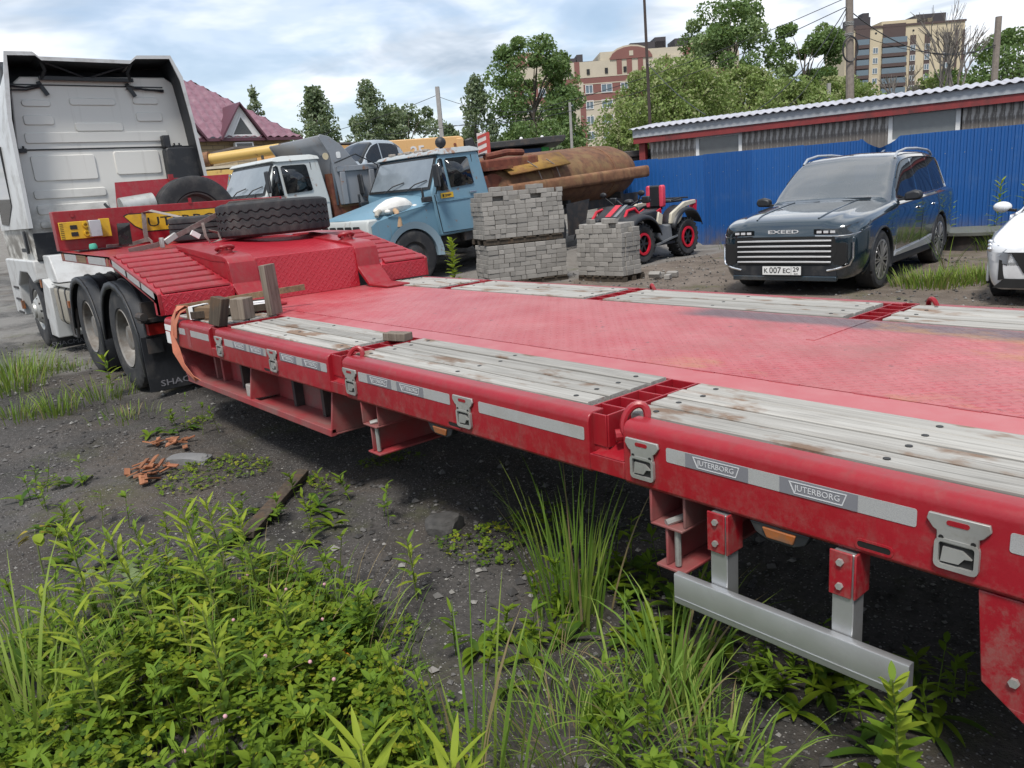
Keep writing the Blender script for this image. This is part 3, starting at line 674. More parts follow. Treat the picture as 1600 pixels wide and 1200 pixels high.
# spare-wheel tray behind the bulkhead
mb = MB().add([(-10.33, 2.58, 1.40), (-10.33, 3.82, 1.40), (-10.52, 4.13, 2.16), (-10.52, 2.70, 2.125), (-10.345, 2.58, 1.40), (-10.345, 3.82, 1.40), (-10.535, 4.13, 2.16), (-10.535, 2.70, 2.125)],
              [(0, 1, 2, 3), (7, 6, 5, 4), (0, 4, 5, 1), (1, 5, 6, 2), (2, 6, 7, 3), (3, 7, 4, 0)]); mb.box(-10.5, -9.8, 2.6, 3.85, 1.37, 1.395); tp(mb, 'wheel_tray', RED)
mb = MB().box(-10.50, -10.47, 3.33, 3.39, 2.11, 2.19); tp(mb, 'tray_lug', RED)
mb = MB().cyl((-10.15, 2.62, 1.80), (-10.15, 3.0, 1.84), 0.13, n=24); tp(mb, 'air_tank', STEEL)
# rear axle group, out of frame to the right
def lathe_wheel(prof_t, prof_r, parent, c, s, name='wheel'):
    o = MB().lathe(prof_t, c, (0, s, 0), 40, closed=True).build('tyre', RUBBER, parent, world=True)
    r = MB().lathe(prof_r, c, (0, s, 0), 32).build('rim', WHITEP, parent, world=True); return o
for ax in (0.95, 2.25, 3.3):
    for y, s in ((YN + 0.06, 1), (YF - 0.06, -1)):
        lathe_wheel([(0.24, 0.02), (0.39, 0.0), (0.415, 0.03), (0.42, 0.12), (0.415, 0.22), (0.39, 0.25), (0.24, 0.23)], [(0.0, 0.09), (0.12, 0.09), (0.13, 0.12), (0.2, 0.13), (0.23, 0.05), (0.245, 0.02)], TR, (ax, y, 0.415), s)
# ------------------------------------------------------------------ truck wheels and tyres
def tyre_mesh(mb, c, ax, R, W, rb, n=96, lugs=True):
    """tyre about axis ax, outer face at t=0; zigzag grooves and notched shoulders when lugs"""
    d = Vector(ax).normalized(); a = d.cross(Vector((0, 0, 1)))
    if a.length < 1e-4: a = Vector((1, 0, 0))
    a.normalize(); b = d.cross(a); c = Vector(c); P = []
    if lugs: n = max(96, int(R * 240) // 4 * 4)
    for i in range(n):
        t = 2 * math.pi * i / n; e = a * math.cos(t) + b * math.sin(t); zz = (0.010 if (i // 2) % 2 else -0.010) if lugs else 0.0; nt = 0.012 if (lugs and i % 4 == 0) else 0.0
        prof = [(rb, W * 0.10), (rb + 0.02, W * 0.02), (R * 0.80, 0.0), (R * 0.90, W * 0.005), (R * 0.955 - nt * 0.5, W * 0.035), (R * 0.992 - nt, W * 0.075), (R - nt, W * 0.13)]
        for g in (0.29, 0.5, 0.71): w = W * g + zz; prof += [(R, w - 0.010), (R - 0.011, w - 0.006), (R - 0.011, w + 0.006), (R, w + 0.010)]
        prof += [(R - nt, W * 0.87), (R * 0.992 - nt, W * 0.925), (R * 0.955 - nt * 0.5, W * 0.965), (R * 0.90, W * 0.995), (R * 0.80, W), (rb + 0.02, W * 0.98), (rb, W * 0.90), (rb, W * 0.10)]
        P.append([c + e * r + d * h for r, h in prof])
    mb.grid(P, True)
def truck_wheel(parent, c, s, front=False, R=0.52):
    """c = centre of the outer face"""
    ax = (0, s, 0)
    w = MB(); 
    if front:
        tyre_mesh(w, c, ax, R, 0.30, 0.29)
    else:
        tyre_mesh(w, c, ax, R, 0.27, 0.29); tyre_mesh(w, (c[0], c[1] + s * 0.33, c[2]), ax, R, 0.27, 0.29, lugs=False)
    o = w.build('wheel', RUBBER, parent, world=True)
    Mi = parent.matrix_basis.inverted()
    r = MB()
    if front:
        r.lathe([(0.298, 0.03), (0.285, 0.015), (0.27, 0.02), (0.25, 0.05), (0.20, 0.03), (0.155, -0.02), (0.14, -0.03), (0.11, -0.03), (0.10, -0.06), (0.0, -0.065)], c, ax, 40)
    else:
        r.lathe([(0.298, 0.02), (0.288, 0.005), (0.275, 0.02), (0.265, 0.16), (0.235, 0.20), (0.18, 0.19), (0.16, 0.15), (0.135, 0.12), (0.12, 0.05), (0.0, 0.045)], c, ax, 40)
    r.xform(Mi); rim = r.build('rim', RIMM if not front else STEEL, o)
    b = MB(); cv = Vector(c); dep = 0.185 if not front else 0.028
    for i in range(10):
        t = 2 * math.pi * i / 10; p = cv + Vector((0.17 * math.cos(t) if not front else 0.18 * math.cos(t), s * dep, 0.17 * math.sin(t))); b.cyl(p, p - Vector((0, s * 0.03, 0)), 0.016, n=6)
    b.xform(Mi); b.build('wheel_nuts', DARK, o)
    return o
RIMM = plain('dusty_silver_rim', (0.24, 0.235, 0.225), 0.55, 0.3, dirt=(0.13, 0.10, 0.075), dscale=6, damt=0.7)
CABW = NT('cab_white')
def _cab():
    t = CABW; n = t.noise(0.8, 5, 0.6); s = t.sep()
    c = t.mix(n, (0.64, 0.63, 0.585), (0.72, 0.71, 0.67))
    soot = t.math('MULTIPLY', t.ramp(t.noise(2.2, 6, 0.65, t.map(None, (1, 1, 1.5))), [(0.40, 0.0), (0.60, 1.0)]), t.ramp(t.math('MULTIPLY', s[2], 0.28), [(0.42, 0.95), (0.62, 0.0)]))
    c = t.mix(soot, c, (0.14, 0.125, 0.105)); streak = t.ramp(t.noise(1.0, 4, 0.6, t.map(None, (9, 9, 0.5))), [(0.62, 0.0), (0.75, 1.0)])
    c = t.mix(t.math('MULTIPLY', streak, 0.28), c, (0.28, 0.25, 0.21))
    t.fin(c, 0.42, 0.0, None, 0.5)
_cab(); CABW = CABW.m

TK = thing('tractor_unit', 'white tractor unit with black mudguards, coupled to the red trailer', 'truck', (-11.0, 3.13, 0.0))
def kp(mb, name, m, **k): return mb.build(name, m, TK, world=True, **k)
XC = -12.0
# cab shell: outside white, rear wall with pressings
sec = [(1.94, 1.22), (1.915, 1.62), (1.95, 2.3), (2.07, 3.45), (2.2, 3.56), (4.0, 3.60), (4.14, 3.5), (4.25, 2.3), (4.28, 1.62), (4.26, 1.22)]
kp(MB().prism(sec, 'x', -14.25, XC), 'cab', CABW, bevel=0.02)
def press(y0, y1, z0, z1, h=0.018):
    mb = MB(); x = XC; o = rrect((y0 + y1) / 2, (z0 + z1) / 2, y1 - y0, z1 - z0, 0.035); i = rrect((y0 + y1) / 2, (z0 + z1) / 2, y1 - y0 - 0.02, z1 - z0 - 0.02, 0.028); n = len(o)
    mb.add([(x - 0.001, *p) for p in o] + [(x + h, *p) for p in i], [tuple(range(n, 2 * n))] + [(k, (k + 1) % n, n + (k + 1) % n, n + k) for k in range(n)])
    kp(mb, 'cab_pressing', CABW, smooth=30)
for q in ((2.15, 2.49, 3.19, 3.28), (2.71, 3.29, 3.21, 3.31), (3.51, 3.86, 3.23, 3.33), (2.13, 2.49, 2.96, 3.09), (3.52, 3.88, 3.0, 3.13), (2.10, 3.92, 2.73, 2.87), (2.72, 3.33, 2.875, 2.99),
          (2.11, 2.89, 2.25, 2.58), (3.13, 3.74, 2.29, 2.61), (2.06, 2.95, 2.02, 2.14), (2.06, 2.95, 1.82, 1.95), (2.06, 2.95, 1.64, 1.74), (3.2, 3.95, 2.05, 2.17), (3.2, 3.95, 1.85, 1.97)): press(*q)
kp(MB().box(XC + 0.001, XC + 0.012, 1.92, 4.2, 2.645, 2.662), 'panel_seam', BLACK); kp(MB().box(XC + 0.001, XC + 0.012, 2.05, 3.95, 3.455, 3.47), 'panel_seam', BLACK)
for y in (2.02, 4.0):
    kp(MB().box(XC + 0.002, XC + 0.05, y - 0.05, y + 0.07, 2.62, 2.67).cyl((XC + 0.03, y - 0.03, 2.64), (XC + 0.03, y - 0.03, 2.70), 0.012, n=8).cyl((XC + 0.03, y + 0.04, 2.64), (XC + 0.03, y + 0.04, 2.70), 0.012, n=8), 'hose_clip', BLACK)
for a, b in (((2.05, 3.44), (2.42, 3.46)), ((3.45, 3.48), (3.95, 3.42))):
    kp(MB().tube([(XC + 0.03, a[0], a[1]), (XC + 0.05, (a[0] + b[0]) / 2, (a[1] + b[1]) / 2 - 0.03), (XC + 0.03, b[0], b[1])], 0.014, 6).tube([(XC + 0.03, a[0], a[1] - 0.05), (XC + 0.05, (a[0] + b[0]) / 2, a[1] - 0.05), (XC + 0.03, b[0], b[1] - 0.02)], 0.01, 6), 'cable_loom', BLACK)
for y in (2.44, 3.52): kp(MB().bar((XC + 0.02, y - 0.05, 3.50), (XC + 0.05, y + 0.03, 3.33), 0.05, 0.02, (1, 0, 0)), 'fairing_stay', BLACK)
# black vent box, intake and lower rear panel
kp(MB().prism(rrect(4.0, 2.36, 0.44, 0.54, 0.05), 'x', XC + 0.01, XC + 0.20), 'air_box', BLACK, bevel=0.02); kp(MB().box(XC + 0.012, XC + 0.16, 3.79, 3.88, 2.63, 2.80), 'air_box_neck', BLACK, bevel=0.01)
kp(MB().box(XC - 0.2, XC + 0.005, 1.94, 4.24, 1.22, 1.60), 'rear_apron', BLACK, bevel=0.02)
# roof deflector, open to the rear: white rim, dark inside
rim = [(1.875, 1.66), (1.91, 3.0), (1.98, 3.55), (2.03, 3.80), (2.34, 3.81), (2.40, 3.755), (3.50, 3.755), (3.58, 3.82), (4.03, 3.84), (4.15, 3.56), (4.21, 2.97), (4.30, 1.66)]
cgy, cgz = 3.08, 2.9
def offs(d): return [(p[0] + (cgy - p[0]) / abs(cgy - p[0] + 1e-6) * d * (1.0 if p[1] < 3.7 else 0.5), p[1] - (d if p[1] > 3.5 else 0)) for p in rim]
fr = [(1.88, 1.66), (1.90, 2.5), (2.05, 3.0), (2.2, 3.20), (2.45, 3.22), (2.5, 3.22), (3.6, 3.22), (3.66, 3.22), (3.95, 3.20), (4.12, 3.0), (4.27, 2.5), (4.29, 1.66)]
mid = [((a[0] + b[0]) / 2, max(a[1], b[1]) * 0.6 + 0.4 * (a[1] + b[1]) / 2) for a, b in zip(rim, fr)]
mb = MB().grid([[(-11.70, *p) for p in rim], [(-12.5, *p) for p in mid], [(-14.0, *p) for p in fr]]); o = kp(mb, 'roof_fairing', WHITEP)
mb = MB().ring(rim + [(4.22, 2.25), (1.93, 2.25)][0:0], offs(0.045), 'x', -11.71, -11.675); kp(mb, 'fairing_rim', WHITEP)
i2 = offs(0.05); mb = MB().grid([[(-11.685, *p) for p in i2], [(-12.45, *p) for p in [((a[0]), a[1] - 0.05) for a in i2]]]); kp(mb, 'fairing_lining', BLACK)
mb = MB().add([(-12.0, 2.0, 3.47), (-12.0, 4.15, 3.50), (-12.3, 4.1, 3.8), (-12.3, 2.05, 3.78)], [(0, 1, 2, 3)]); kp(mb, 'fairing_back', BLACK)
for y, dy in ((2.42, 0.5), (3.52, -0.5)):
    kp(MB().tube([(-11.75, y, 3.74), (-11.85, y + dy * 0.1, 3.62), (-11.92, y, 3.52)], 0.022, 6).tube([(-11.75, y, 3.72), (-11.9, y + dy, 3.56)], 0.012, 6), 'fairing_strut', BLACK)
kp(MB().box(-11.95, -11.9, 2.4, 3.55, 3.515, 3.56), 'fairing_crossbar', BLACK)
# cab side towards the photographer: window, handle, steps, arch
kp(MB().prism([(-13.75, 1.75), (-13.2, 1.72), (-12.62, 1.98), (-12.55, 2.75), (-13.5, 2.8)], 'y', 1.872, 1.925), 'side_window', GLASS)
kp(MB().box(-12.62, -12.3, 1.878, 1.90, 1.35, 1.40), 'door_seam', BLACK); kp(MB().prism(rrect(-12.2, 1.48, 0.10, 0.30, 0.04), 'y', 1.87, 1.90), 'door_handle', BLACK)
kp(MB().prism([(-12.02, 1.24), (-11.98, 0.98), (-12.3, 0.93), (-12.6, 1.06), (-13.2, 1.06), (-13.6, 0.85), (-13.6, 0.4), (-14.3, 0.4), (-14.3, 1.24)], 'y', 1.88, 2.5), 'lower_cab', WHITEP, bevel=0.02)
kp(MB().prism([(-11.9, 1.0), (-11.55, 0.9), (-11.62, 0.22), (-12.05, 0.22), (-12.12, 0.5)], 'y', 1.92, 2.35), 'side_skirt', WHITEP, bevel=0.015)
kp(MB().prism([(-11.6, 1.30), (-11.35, 0.95), (-11.95, 0.95), (-11.98, 1.30)], 'y', 2.0, 2.9), 'rear_skirt', WHITEP, bevel=0.015)
kp(MB().box(-13.62, -13.55, 1.86, 1.90, 0.5, 0.62), 'indicator', AMBER); kp(MB().box(-12.0, -11.95, 1.905, 1.919, 0.88, 0.98), 'side_marker', AMBER)
for z in (0.42, 0.62, 0.80): kp(MB().box(-14.0, -13.62, 1.865, 2.0, z, z + 0.03), 'step', DARK)
# fuel tank, air gear, chassis
TANKM = plain('beige_tank', (0.36, 0.33, 0.27), 0.5, 0.3, dirt=(0.16, 0.13, 0.10), dscale=4, damt=0.4)
kp(MB().prism(rrect(2.25, 0.67, 0.56, 0.50, 0.07), 'x', -11.55, -10.62), 'fuel_tank', TANKM, bevel=0.01)
for x in (-11.3, -10.9): kp(MB().ring(rrect(2.25, 0.67, 0.575, 0.515, 0.075), rrect(2.25, 0.67, 0.555, 0.495, 0.07), 'x', x, x + 0.05), 'tank_strap', DARK)
kp(MB().box(-11.55, -10.5, 1.96, 2.52, 0.922, 0.94), 'tank_step', STEEL, bevel=0.006)
kp(MB().cyl((-10.45, 1.98, 0.55), (-10.45, 2.5, 0.55), 0.14, n=20), 'air_cylinder', STEEL); kp(MB().tube([(-10.6, 1.95, 0.75), (-10.62, 1.93, 0.5), (-10.55, 1.92, 0.35), (-10.35, 1.92, 0.35), (-10.3, 1.95, 0.7)], 0.02, 6), 'pipe', DARK)
kp(MB().box(-10.5, -10.42, 1.90, 1.96, 0.70, 0.78), 'side_marker', AMBER)
for y in (2.70, 3.48): kp(MB().box(-14.0, -7.5, y, y + 0.08, 0.78, 1.05), 'chassis_rail', DARK)
kp(MB().prism([(-8.3, 1.06), (-9.7, 1.06), (-9.5, 1.18), (-8.5, 1.20)], 'y', 2.6, 3.65), 'fifth_wheel', DARK)
for x in (-8.28, -9.70, -12.76): kp(MB().cyl((x, 2.2, 0.52), (x, 4.05, 0.52), 0.09, n=14), 'axle', DARK)
kp(MB().tube([(-11.6, 2.8, 1.9), (-11.2, 2.9, 1.6), (-10.8, 2.9, 1.35), (-10.4, 2.9, 1.3)], 0.02, 6), 'air_hose', BLACK)
for x in (-8.28, -9.70):
    truck_wheel(TK, (x, 1.93, 0.52), 1); truck_wheel(TK, (x, 4.33, 0.52), -1)
truck_wheel(TK, (-12.76, 1.93, 0.52), 1, True); truck_wheel(TK, (-12.76, 4.33, 0.52), -1, True)
# mudguards
def guard(xc, y0, y1, tail):
    P = []; R0 = 0.60
    pts = [(-0.66, 0.46), (-0.655, 0.62)]
    for i in range(9):
        a = R_(165 - i * 150 / 8); pts.append((R0 * 1.06 * math.cos(a), 0.54 + R0 * 0.93 * math.sin(a)))
    pts += [(0.655, 0.62), (0.68, tail)]
    o = kp(MB().grid([[(xc + p[0], y0, p[1]), (xc + p[0], y1, p[1])] for p in pts]), 'mudguard', BLACK)
    sm = o.modifiers.new('solid', 'SOLIDIFY'); sm.thickness = 0.014
    inn = [(p[0] * 0.90, 0.52 + (p[1] - 0.52) * 0.885) if p[1] > 0.5 else (p[0] * 0.92, p[1]) for p in pts]
    n = len(pts); yl = y0 if y0 < 3 else y1
    f = MB().add([(xc + p[0], yl, p[1]) for p in pts] + [(xc + p[0], yl, p[1]) for p in inn], [(k, k + 1, n + k + 1, n + k) for k in range(n - 1)])
    f.xform(TK.matrix_basis.inverted()); g = f.build('guard_lip', BLACK, o); sm = g.modifiers.new('solid', 'SOLIDIFY'); sm.thickness = 0.02; sm.offset = 0
    for k in range(4):
        rb = MB().tube([(xc + R0 * 1.07 * math.cos(R_(a)), y0 + 0.12 + k * 0.12, 0.545 + R0 * 0.94 * math.sin(R_(a))) for a in range(30, 155, 12)], 0.010, 5); rb.xform(TK.matrix_basis.inverted()); rb.build('guard_rib', BLACK, o)
for xc, tl in ((-8.28, 0.22), (-9.70, 0.14)):
    guard(xc, 1.90, 2.58, tl); guard(xc, 3.68, 4.36, tl)
for y0, y1 in ((1.90, 2.58), (3.68, 4.36)):
    o = kp(MB().box(-7.60, -7.588, y0, y1, 0.07, 0.60), 'mud_flap', BLACK, bevel=0.003)
    text_obj('flap_lettering', 'SHACMAN', 0.080, TAPEG, TK, (-7.585, (y0 + y1) / 2 + 0.02, 0.135), (0, 1, 0), (0, 0, 1), 0.001, 1.35, bold=0.001)
    kp(MB().box(-7.60, -7.56, y0 + 0.05, y1, 0.60, 0.92), 'flap_carrier', DARK, bevel=0.004)
text_obj('flap_emblem', 'S', 0.11, TAPEG, TK, (-7.585, 2.28, 0.26), (0, 1, 0), (0, 0, 1), 0.001)
kp(MB().box(-12.06, -12.045, 1.90, 2.35, 0.03, 0.45), 'mud_flap', BLACK); text_obj('flap_lettering', 'SHACMAN', 0.085, TAPEG, TK, (-12.042, 2.13, 0.09), (0, 1, 0), (0, 0, 1), 0.001, 1.2)
kp(MB().box(-7.56, -7.48, 1.96, 2.10, 0.62, 0.72), 'tail_lamp', plain('red_lens', (0.25, 0.012, 0.01), 0.3)); kp(MB().box(-7.56, -7.55, 1.94, 2.08, 0.44, 0.58), 'marker_plate', DARK)
kp(MB().cyl((-7.58, 1.92, 0.80), (-7.40, 1.92, 0.80), 0.035, n=10).cyl((-7.58, 2.1, 0.82), (-7.45, 2.1, 0.82), 0.03, n=10).box(-7.58, -7.46, 1.9, 2.2, 0.74, 0.77), 'coupling_bracket', DARK)

# ------------------------------------------------------------------ things lying on the trailer
def loose_tyre(c, R, W, label, rz=0.0, tilt=(0, 0), lugs=True):
    t = thing('lorry_tyre', label, 'tyre', c, 0, 'spare tyres on the gooseneck', rot=(tilt[0], tilt[1], rz)); mb = MB(); tyre_mesh(mb, (0, 0, 0), (0, 0, 1), R, W, R * 0.56, 96, lugs)
    mb.build('tread_body', RUBBER, t); m = MB().lathe([(R * 0.57, W * 0.12), (R * 0.55, W * 0.3), (R * 0.55, W * 0.7), (R * 0.57, W * 0.88)], (0, 0, 0), (0, 0, 1), 40); m.build('inner_liner', BLACK, t); return t
loose_tyre((-7.93, 3.52, 1.40), 0.57, 0.345, 'large zigzag-tread tyre lying flat on the gooseneck', 0.2, (0.0, -0.02))
loose_tyre((-8.98, 3.28, 1.385), 0.50, 0.27, 'smaller ribbed tyre lying flat behind the large one on the gooseneck', 0.7, lugs=False)
sw = thing('spare_wheel', 'spare wheel standing upright behind the red bulkhead', 'wheel', (-10.15, 3.48, 1.64), 0, None)
mb = MB(); tyre_mesh(mb, (0.13, 0, 0), (-1, 0, 0), 0.50, 0.28, 0.29, 64, False); mb.build('tyre', RUBBER, sw); MB().lathe([(0.30, 0.02), (0.28, 0.03), (0.26, 0.16), (0.2, 0.18), (0.13, 0.15), (0.0, 0.15)], (0.13, 0, 0), (-1, 0, 0), 32).build('rim', RIMM, sw)
# yellow lamp bracket, dark folded sheet with its green cap
yb = thing('chock_rack', 'yellow slotted rack with a silver holder against the bulkhead', 'rack', (-9.70, 2.08, 1.40))
MB().cbox((-0.02, -0.04, 0.20), (0.03, 0.40, 0.19)).build('yellow_plate', YEL, yb, bevel=0.004); MB().cbox((-0.02, 0.22, 0.205), (0.03, 0.11, 0.20)).build('yellow_end', YEL, yb, bevel=0.004)
MB().cbox((0.04, 0.10, 0.205), (0.10, 0.12, 0.18)).build('silver_holder', ALU, yb, bevel=0.006)
for z in (0.16, 0.235): MB().prism(rrect(-0.10, z, 0.07, 0.045, 0.006), 'x', -0.004, 0.0).build('slot', INK, yb)
for z in (0.16, 0.25): MB().ring([(0.02 + 0.03 * math.cos(a), z + 0.03 * math.sin(a)) for a in np.linspace(0, 6.28, 15)[:-1]], [(0.02 + 0.018 * math.cos(a), z + 0.018 * math.sin(a)) for a in np.linspace(0, 6.28, 15)[:-1]], 'x', -0.004, 0.02).build('ring', YEL, yb)
for k in range(9): MB().box(-0.0045, -0.003, -0.235, -0.20, 0.115 + k * 0.02, 0.121 + k * 0.02).build('notch', INK, yb)
fs = thing('folded_sheet', 'dark glossy folded sheet standing open below the yellow rack', 'sheet', (-9.35, 2.10, 1.378))
MB().cbox((0.1, -0.02, 0.012), (0.24, 0.42, 0.012)).build('flat_leaf', GLASS, fs, bevel=0.002); MB().prism([(0.22, 0.02), (0.36, 0.02), (0.37, 0.26), (0.24, 0.26)], 'x', -0.02, -0.005).build('raised_leaf', GLASS, fs)
gc = MB(); gc.lathe([(0.0, 0.0), (0.04, 0.0), (0.042, 0.02), (0.034, 0.05), (0.0, 0.055)], (-9.27, 2.04, 1.397), (0, 0, 1), 14); tag(gc.build('green_cap', plain('mint_plastic', (0.08, 0.42, 0.30), 0.4)), 'small mint-green plastic cap on the dark sheet', 'cap')
# ratchet straps
def strap(name, label, parts, grp=None):
    t = thing(name, label, 'strap', parts[0][2][0], 0, grp)
    for nm, m, pts, side, w in parts: MB().ribbon(pts, side, w).build(nm, m, t, world=True)
    return t
st = strap('ratchet_strap', 'grey ratchet strap hanging over the bulkhead and badge', [('webbing', STRAPG, [(-9.74, 2.72, 1.40), (-9.72, 2.72, 1.55), (-9.73, 2.74, 1.73), (-9.68, 2.80, 1.755), (-9.3, 2.95, 1.67), (-8.95, 3.05, 1.60), (-8.7, 3.0, 1.55)], (0, 1, 0.2), 0.05), ('loose_end', STRAPG, [(-9.4, 2.2, 1.40), (-9.5, 2.45, 1.39), (-9.4, 2.65, 1.44), (-9.1, 2.6, 1.40)], (0.3, 0, 1), 0.045)])
st = strap('ratchet_strap', 'grey ratchet strap with steel buckle drawn tight to the large tyre', [('webbing', STRAPG, [(-8.25, 2.12, 1.37), (-8.2, 2.38, 1.40), (-8.1, 2.62, 1.50), (-8.05, 2.80, 1.58), (-8.05, 3.0, 1.66), (-8.0, 3.1, 1.745), (-7.9, 3.6, 1.752)], (0.3, -0.1, 1), 0.05),
      ('hanging_loop', STRAPG, [(-8.02, 2.80, 1.58), (-8.0, 2.80, 1.45), (-8.0, 2.84, 1.37), (-7.95, 2.93, 1.40), (-7.98, 2.92, 1.47), (-8.02, 2.85, 1.50)], (1, 0.3, 0), 0.045)])
MB().cbox((-8.14, 2.50, 1.45), (0.05, 0.14, 0.06), Matrix.Rotation(0.5, 3, 'X')).cbox((-8.10, 2.40, 1.42), (0.07, 0.03, 0.10)).build('buckle', STEEL, st, world=True, bevel=0.006)
MB().cbox((-8.05, 2.72, 1.47), (0.03, 0.09, 0.05), Matrix.Rotation(-0.6, 3, 'X')).build('hook', PAPER, st, world=True)
strap('orange_sling', 'faded orange sling hanging over the front corner of the deck', [('webbing', STRAPO, [(-6.05, 1.98, 0.93), (-6.10, 1.90, 0.985), (-6.16, 1.84, 0.97), (-6.22, 1.815, 0.88), (-6.25, 1.80, 0.76), (-6.2, 1.795, 0.65), (-6.10, 1.80, 0.53), (-6.0, 1.83, 0.44), (-5.95, 1.88, 0.412)], [(0.6, 0.4, 0.5), (1, 0.2, 0), (1, 0, 0), (1, 0, 0), (0.9, 0, 0.2), (0.7, 0.4, 0.2), (0.9, 0, 0.3), (1, 0, 0.2), (1, 0, 0)], 0.075),
      ('second_fold', STRAPO, [(-6.0, 2.02, 0.92), (-6.06, 1.93, 0.975), (-6.12, 1.852, 0.955), (-6.17, 1.812, 0.86), (-6.21, 1.806, 0.75)], (1, 0.2, 0), 0.06)])
# timber pieces on the front planks
def timber(name, label, c, d, m, rot=(0, 0, 0), bev=0.004, n=1): 
    o = MB().cbox((0, 0, d[2] / 2), d).build(name, m, None, bevel=bev); o.location = c; o.rotation_euler = rot; return tag(o, label, 'timber')
o = timber('board_offcut', 'tall grey board standing upright on the front planks', (-5.55, 2.36, 0.886), (0.045, 0.155, 0.375), WOODV, (0.0, -0.03, 0.62))
timber('timber_block', 'brown-grey squared timber block standing beside the tall board', (-5.60, 2.135, 0.886), (0.12, 0.125, 0.155), WOODV, (0, 0, 0.55))
timber('timber_prop', 'dark leaning timber stub at the deck edge', (-5.50, 1.905, 0.886), (0.10, 0.085, 0.20), WOODD, (-0.1, 0.22, 0.45))
timber('wood_block', 'small flat wood block on the planks beside the second pocket row', (-3.70, 2.27, 0.879), (0.16, 0.075, 0.045), WOODV, (0, 0, 0.3))
bd = thing('plank_bundle', 'bundle of thin brown laths strapped at one end on the front deck', 'bundle', (-5.98, 2.0, 0.888), 0.5)
for k in range(4): MB().cbox((0, -0.05 + k * 0.035, 0.045 + 0.004 * (k % 2)), (0.27, 0.03, 0.085)).build('lath', WOODX, bd, bevel=0.002)
MB().ring([(-0.085, 0.0), (0.09, 0.0), (0.09, 0.1), (-0.085, 0.1)], [(-0.08, 0.004), (0.085, 0.004), (0.085, 0.095), (-0.08, 0.095)], 'x', -0.09, -0.05).build('band', PAPER, bd)
o = MB().cbox((0, 0, 0.0), (0.035, 0.98, 0.045)).build('lath', WOODX); o.location = (-6.0, 2.30, 1.0); o.rotation_euler = (0.06, 0, -0.42); tag(o, 'long brown lath lying across the bundle towards the gooseneck', 'timber')
wb = thing('framed_whiteboard', 'white panel in a dark frame lying flat on the front deck', 'panel', (-6.02, 2.24, 0.89), -0.35)
MB().cbox((0, 0, 0.045), (0.34, 0.62, 0.012)).build('face', PAPER, wb); 
for sx in (-1, 1): MB().cbox((sx * 0.18, 0, 0.035), (0.03, 0.64, 0.05)).build('frame_side', WOODD, wb)
MB().cbox((0, -0.31, 0.035), (0.33, 0.03, 0.05)).build('frame_end', WOODD, wb)
# ------------------------------------------------------------------ old lorries parked nose-in behind the trailer
def m_oldpaint(name, col, rust=0.45, fade=(0.5, 0.55, 0.58)):
    t = NT(name); n = t.noise(1.2, 5, 0.6); n2 = t.noise(3.5, 8, 0.7)
    c = t.mix(n, col, tuple(a * 0.8 + b * 0.2 for a, b in zip(col, fade)))
    rf = t.ramp(n2, [(0.66 - rust * 0.14, 0.0), (0.70 - rust * 0.12, 1.0)])
    rc = t.mix(t.noise(18, 4, 0.6), (0.16, 0.06, 0.025), (0.30, 0.16, 0.09)); c = t.mix(t.math('MULTIPLY', rf, 0.85), c, rc)
    st = t.math('MULTIPLY', t.ramp(t.noise(1.0, 5, 0.6, t.map(None, (7, 7, 0.7))), [(0.60, 0.0), (0.72, 1.0)]), 0.35); c = t.mix(st, c, (0.20, 0.13, 0.08))
    return t.fin(c, t.math('MULTIPLY_ADD', rf, 0.35, 0.42), 0.0, t.bump(n2, 0.12, 0.01), 0.4)
def m_rust(name, a=(0.09, 0.045, 0.03), b=(0.21, 0.105, 0.055), c3=(0.23, 0.145, 0.07), amt=0.5):
    t = NT(name); n = t.noise(1.6, 7, 0.65); n2 = t.noise(6, 8, 0.7)
    c = t.mix(t.ramp(n2, [(0.3, 0.0), (0.7, 1.0)]), a, b); c = t.mix(t.math('MULTIPLY', t.ramp(n, [(0.60 - amt * 0.25, 0.0), (0.66 - amt * 0.2, 1.0)]), 0.85), c, t.mix(n2, tuple(x * 0.6 for x in c3), c3))
    st = t.math('MULTIPLY', t.ramp(t.noise(1.0, 5, 0.6, t.map(None, (5, 5, 0.6))), [(0.52, 0.0), (0.7, 1.0)]), 0.6); c = t.mix(st, c, (0.07, 0.04, 0.03))
    return t.fin(c, 0.8, 0.0, t.bump(n2, 0.25, 0.01), 0.3)
BLUEP = m_oldpaint('faded_light_blue_paint', (0.105, 0.225, 0.31), 0.34)
BLUEL = m_oldpaint('pale_blue_guard_paint', (0.24, 0.34, 0.41), 0.6)
OLDW = m_oldpaint('old_white_paint', (0.46, 0.48, 0.47), 0.32)
ROOFR = m_oldpaint('rusty_roof_paint', (0.30, 0.33, 0.34), 1.0)
RUST = m_rust('rusty_tank_steel', amt=0.35); RUSTR = m_rust('red_rust_steel', (0.10, 0.03, 0.022), (0.22, 0.075, 0.045), (0.27, 0.13, 0.06), 0.2)
RUSTB = m_rust('dark_rust_band', (0.13, 0.06, 0.035), (0.27, 0.14, 0.075), (0.30, 0.18, 0.09), 0.3)
YCR = m_oldpaint('crane_yellow', (0.56, 0.36, 0.09), 0.35, (0.6, 0.5, 0.3)); YBM = m_oldpaint('crane_boom_ochre', (0.58, 0.34, 0.13), 0.25, (0.6, 0.45, 0.3))
GREYP = m_oldpaint('grey_tipper_paint', (0.20, 0.21, 0.23), 0.42)
def cab_shell(pts, hw):
    mb = MB(); n = len(pts)
    mb.add([(-hw(z), y, z) for y, z in pts] + [(hw(z), y, z) for y, z in pts], [tuple(range(n)), tuple(range(2 * n - 1, n - 1, -1))] + [(i, n + i, n + (i + 1) % n, (i + 1) % n) for i in range(n)])
    return mb
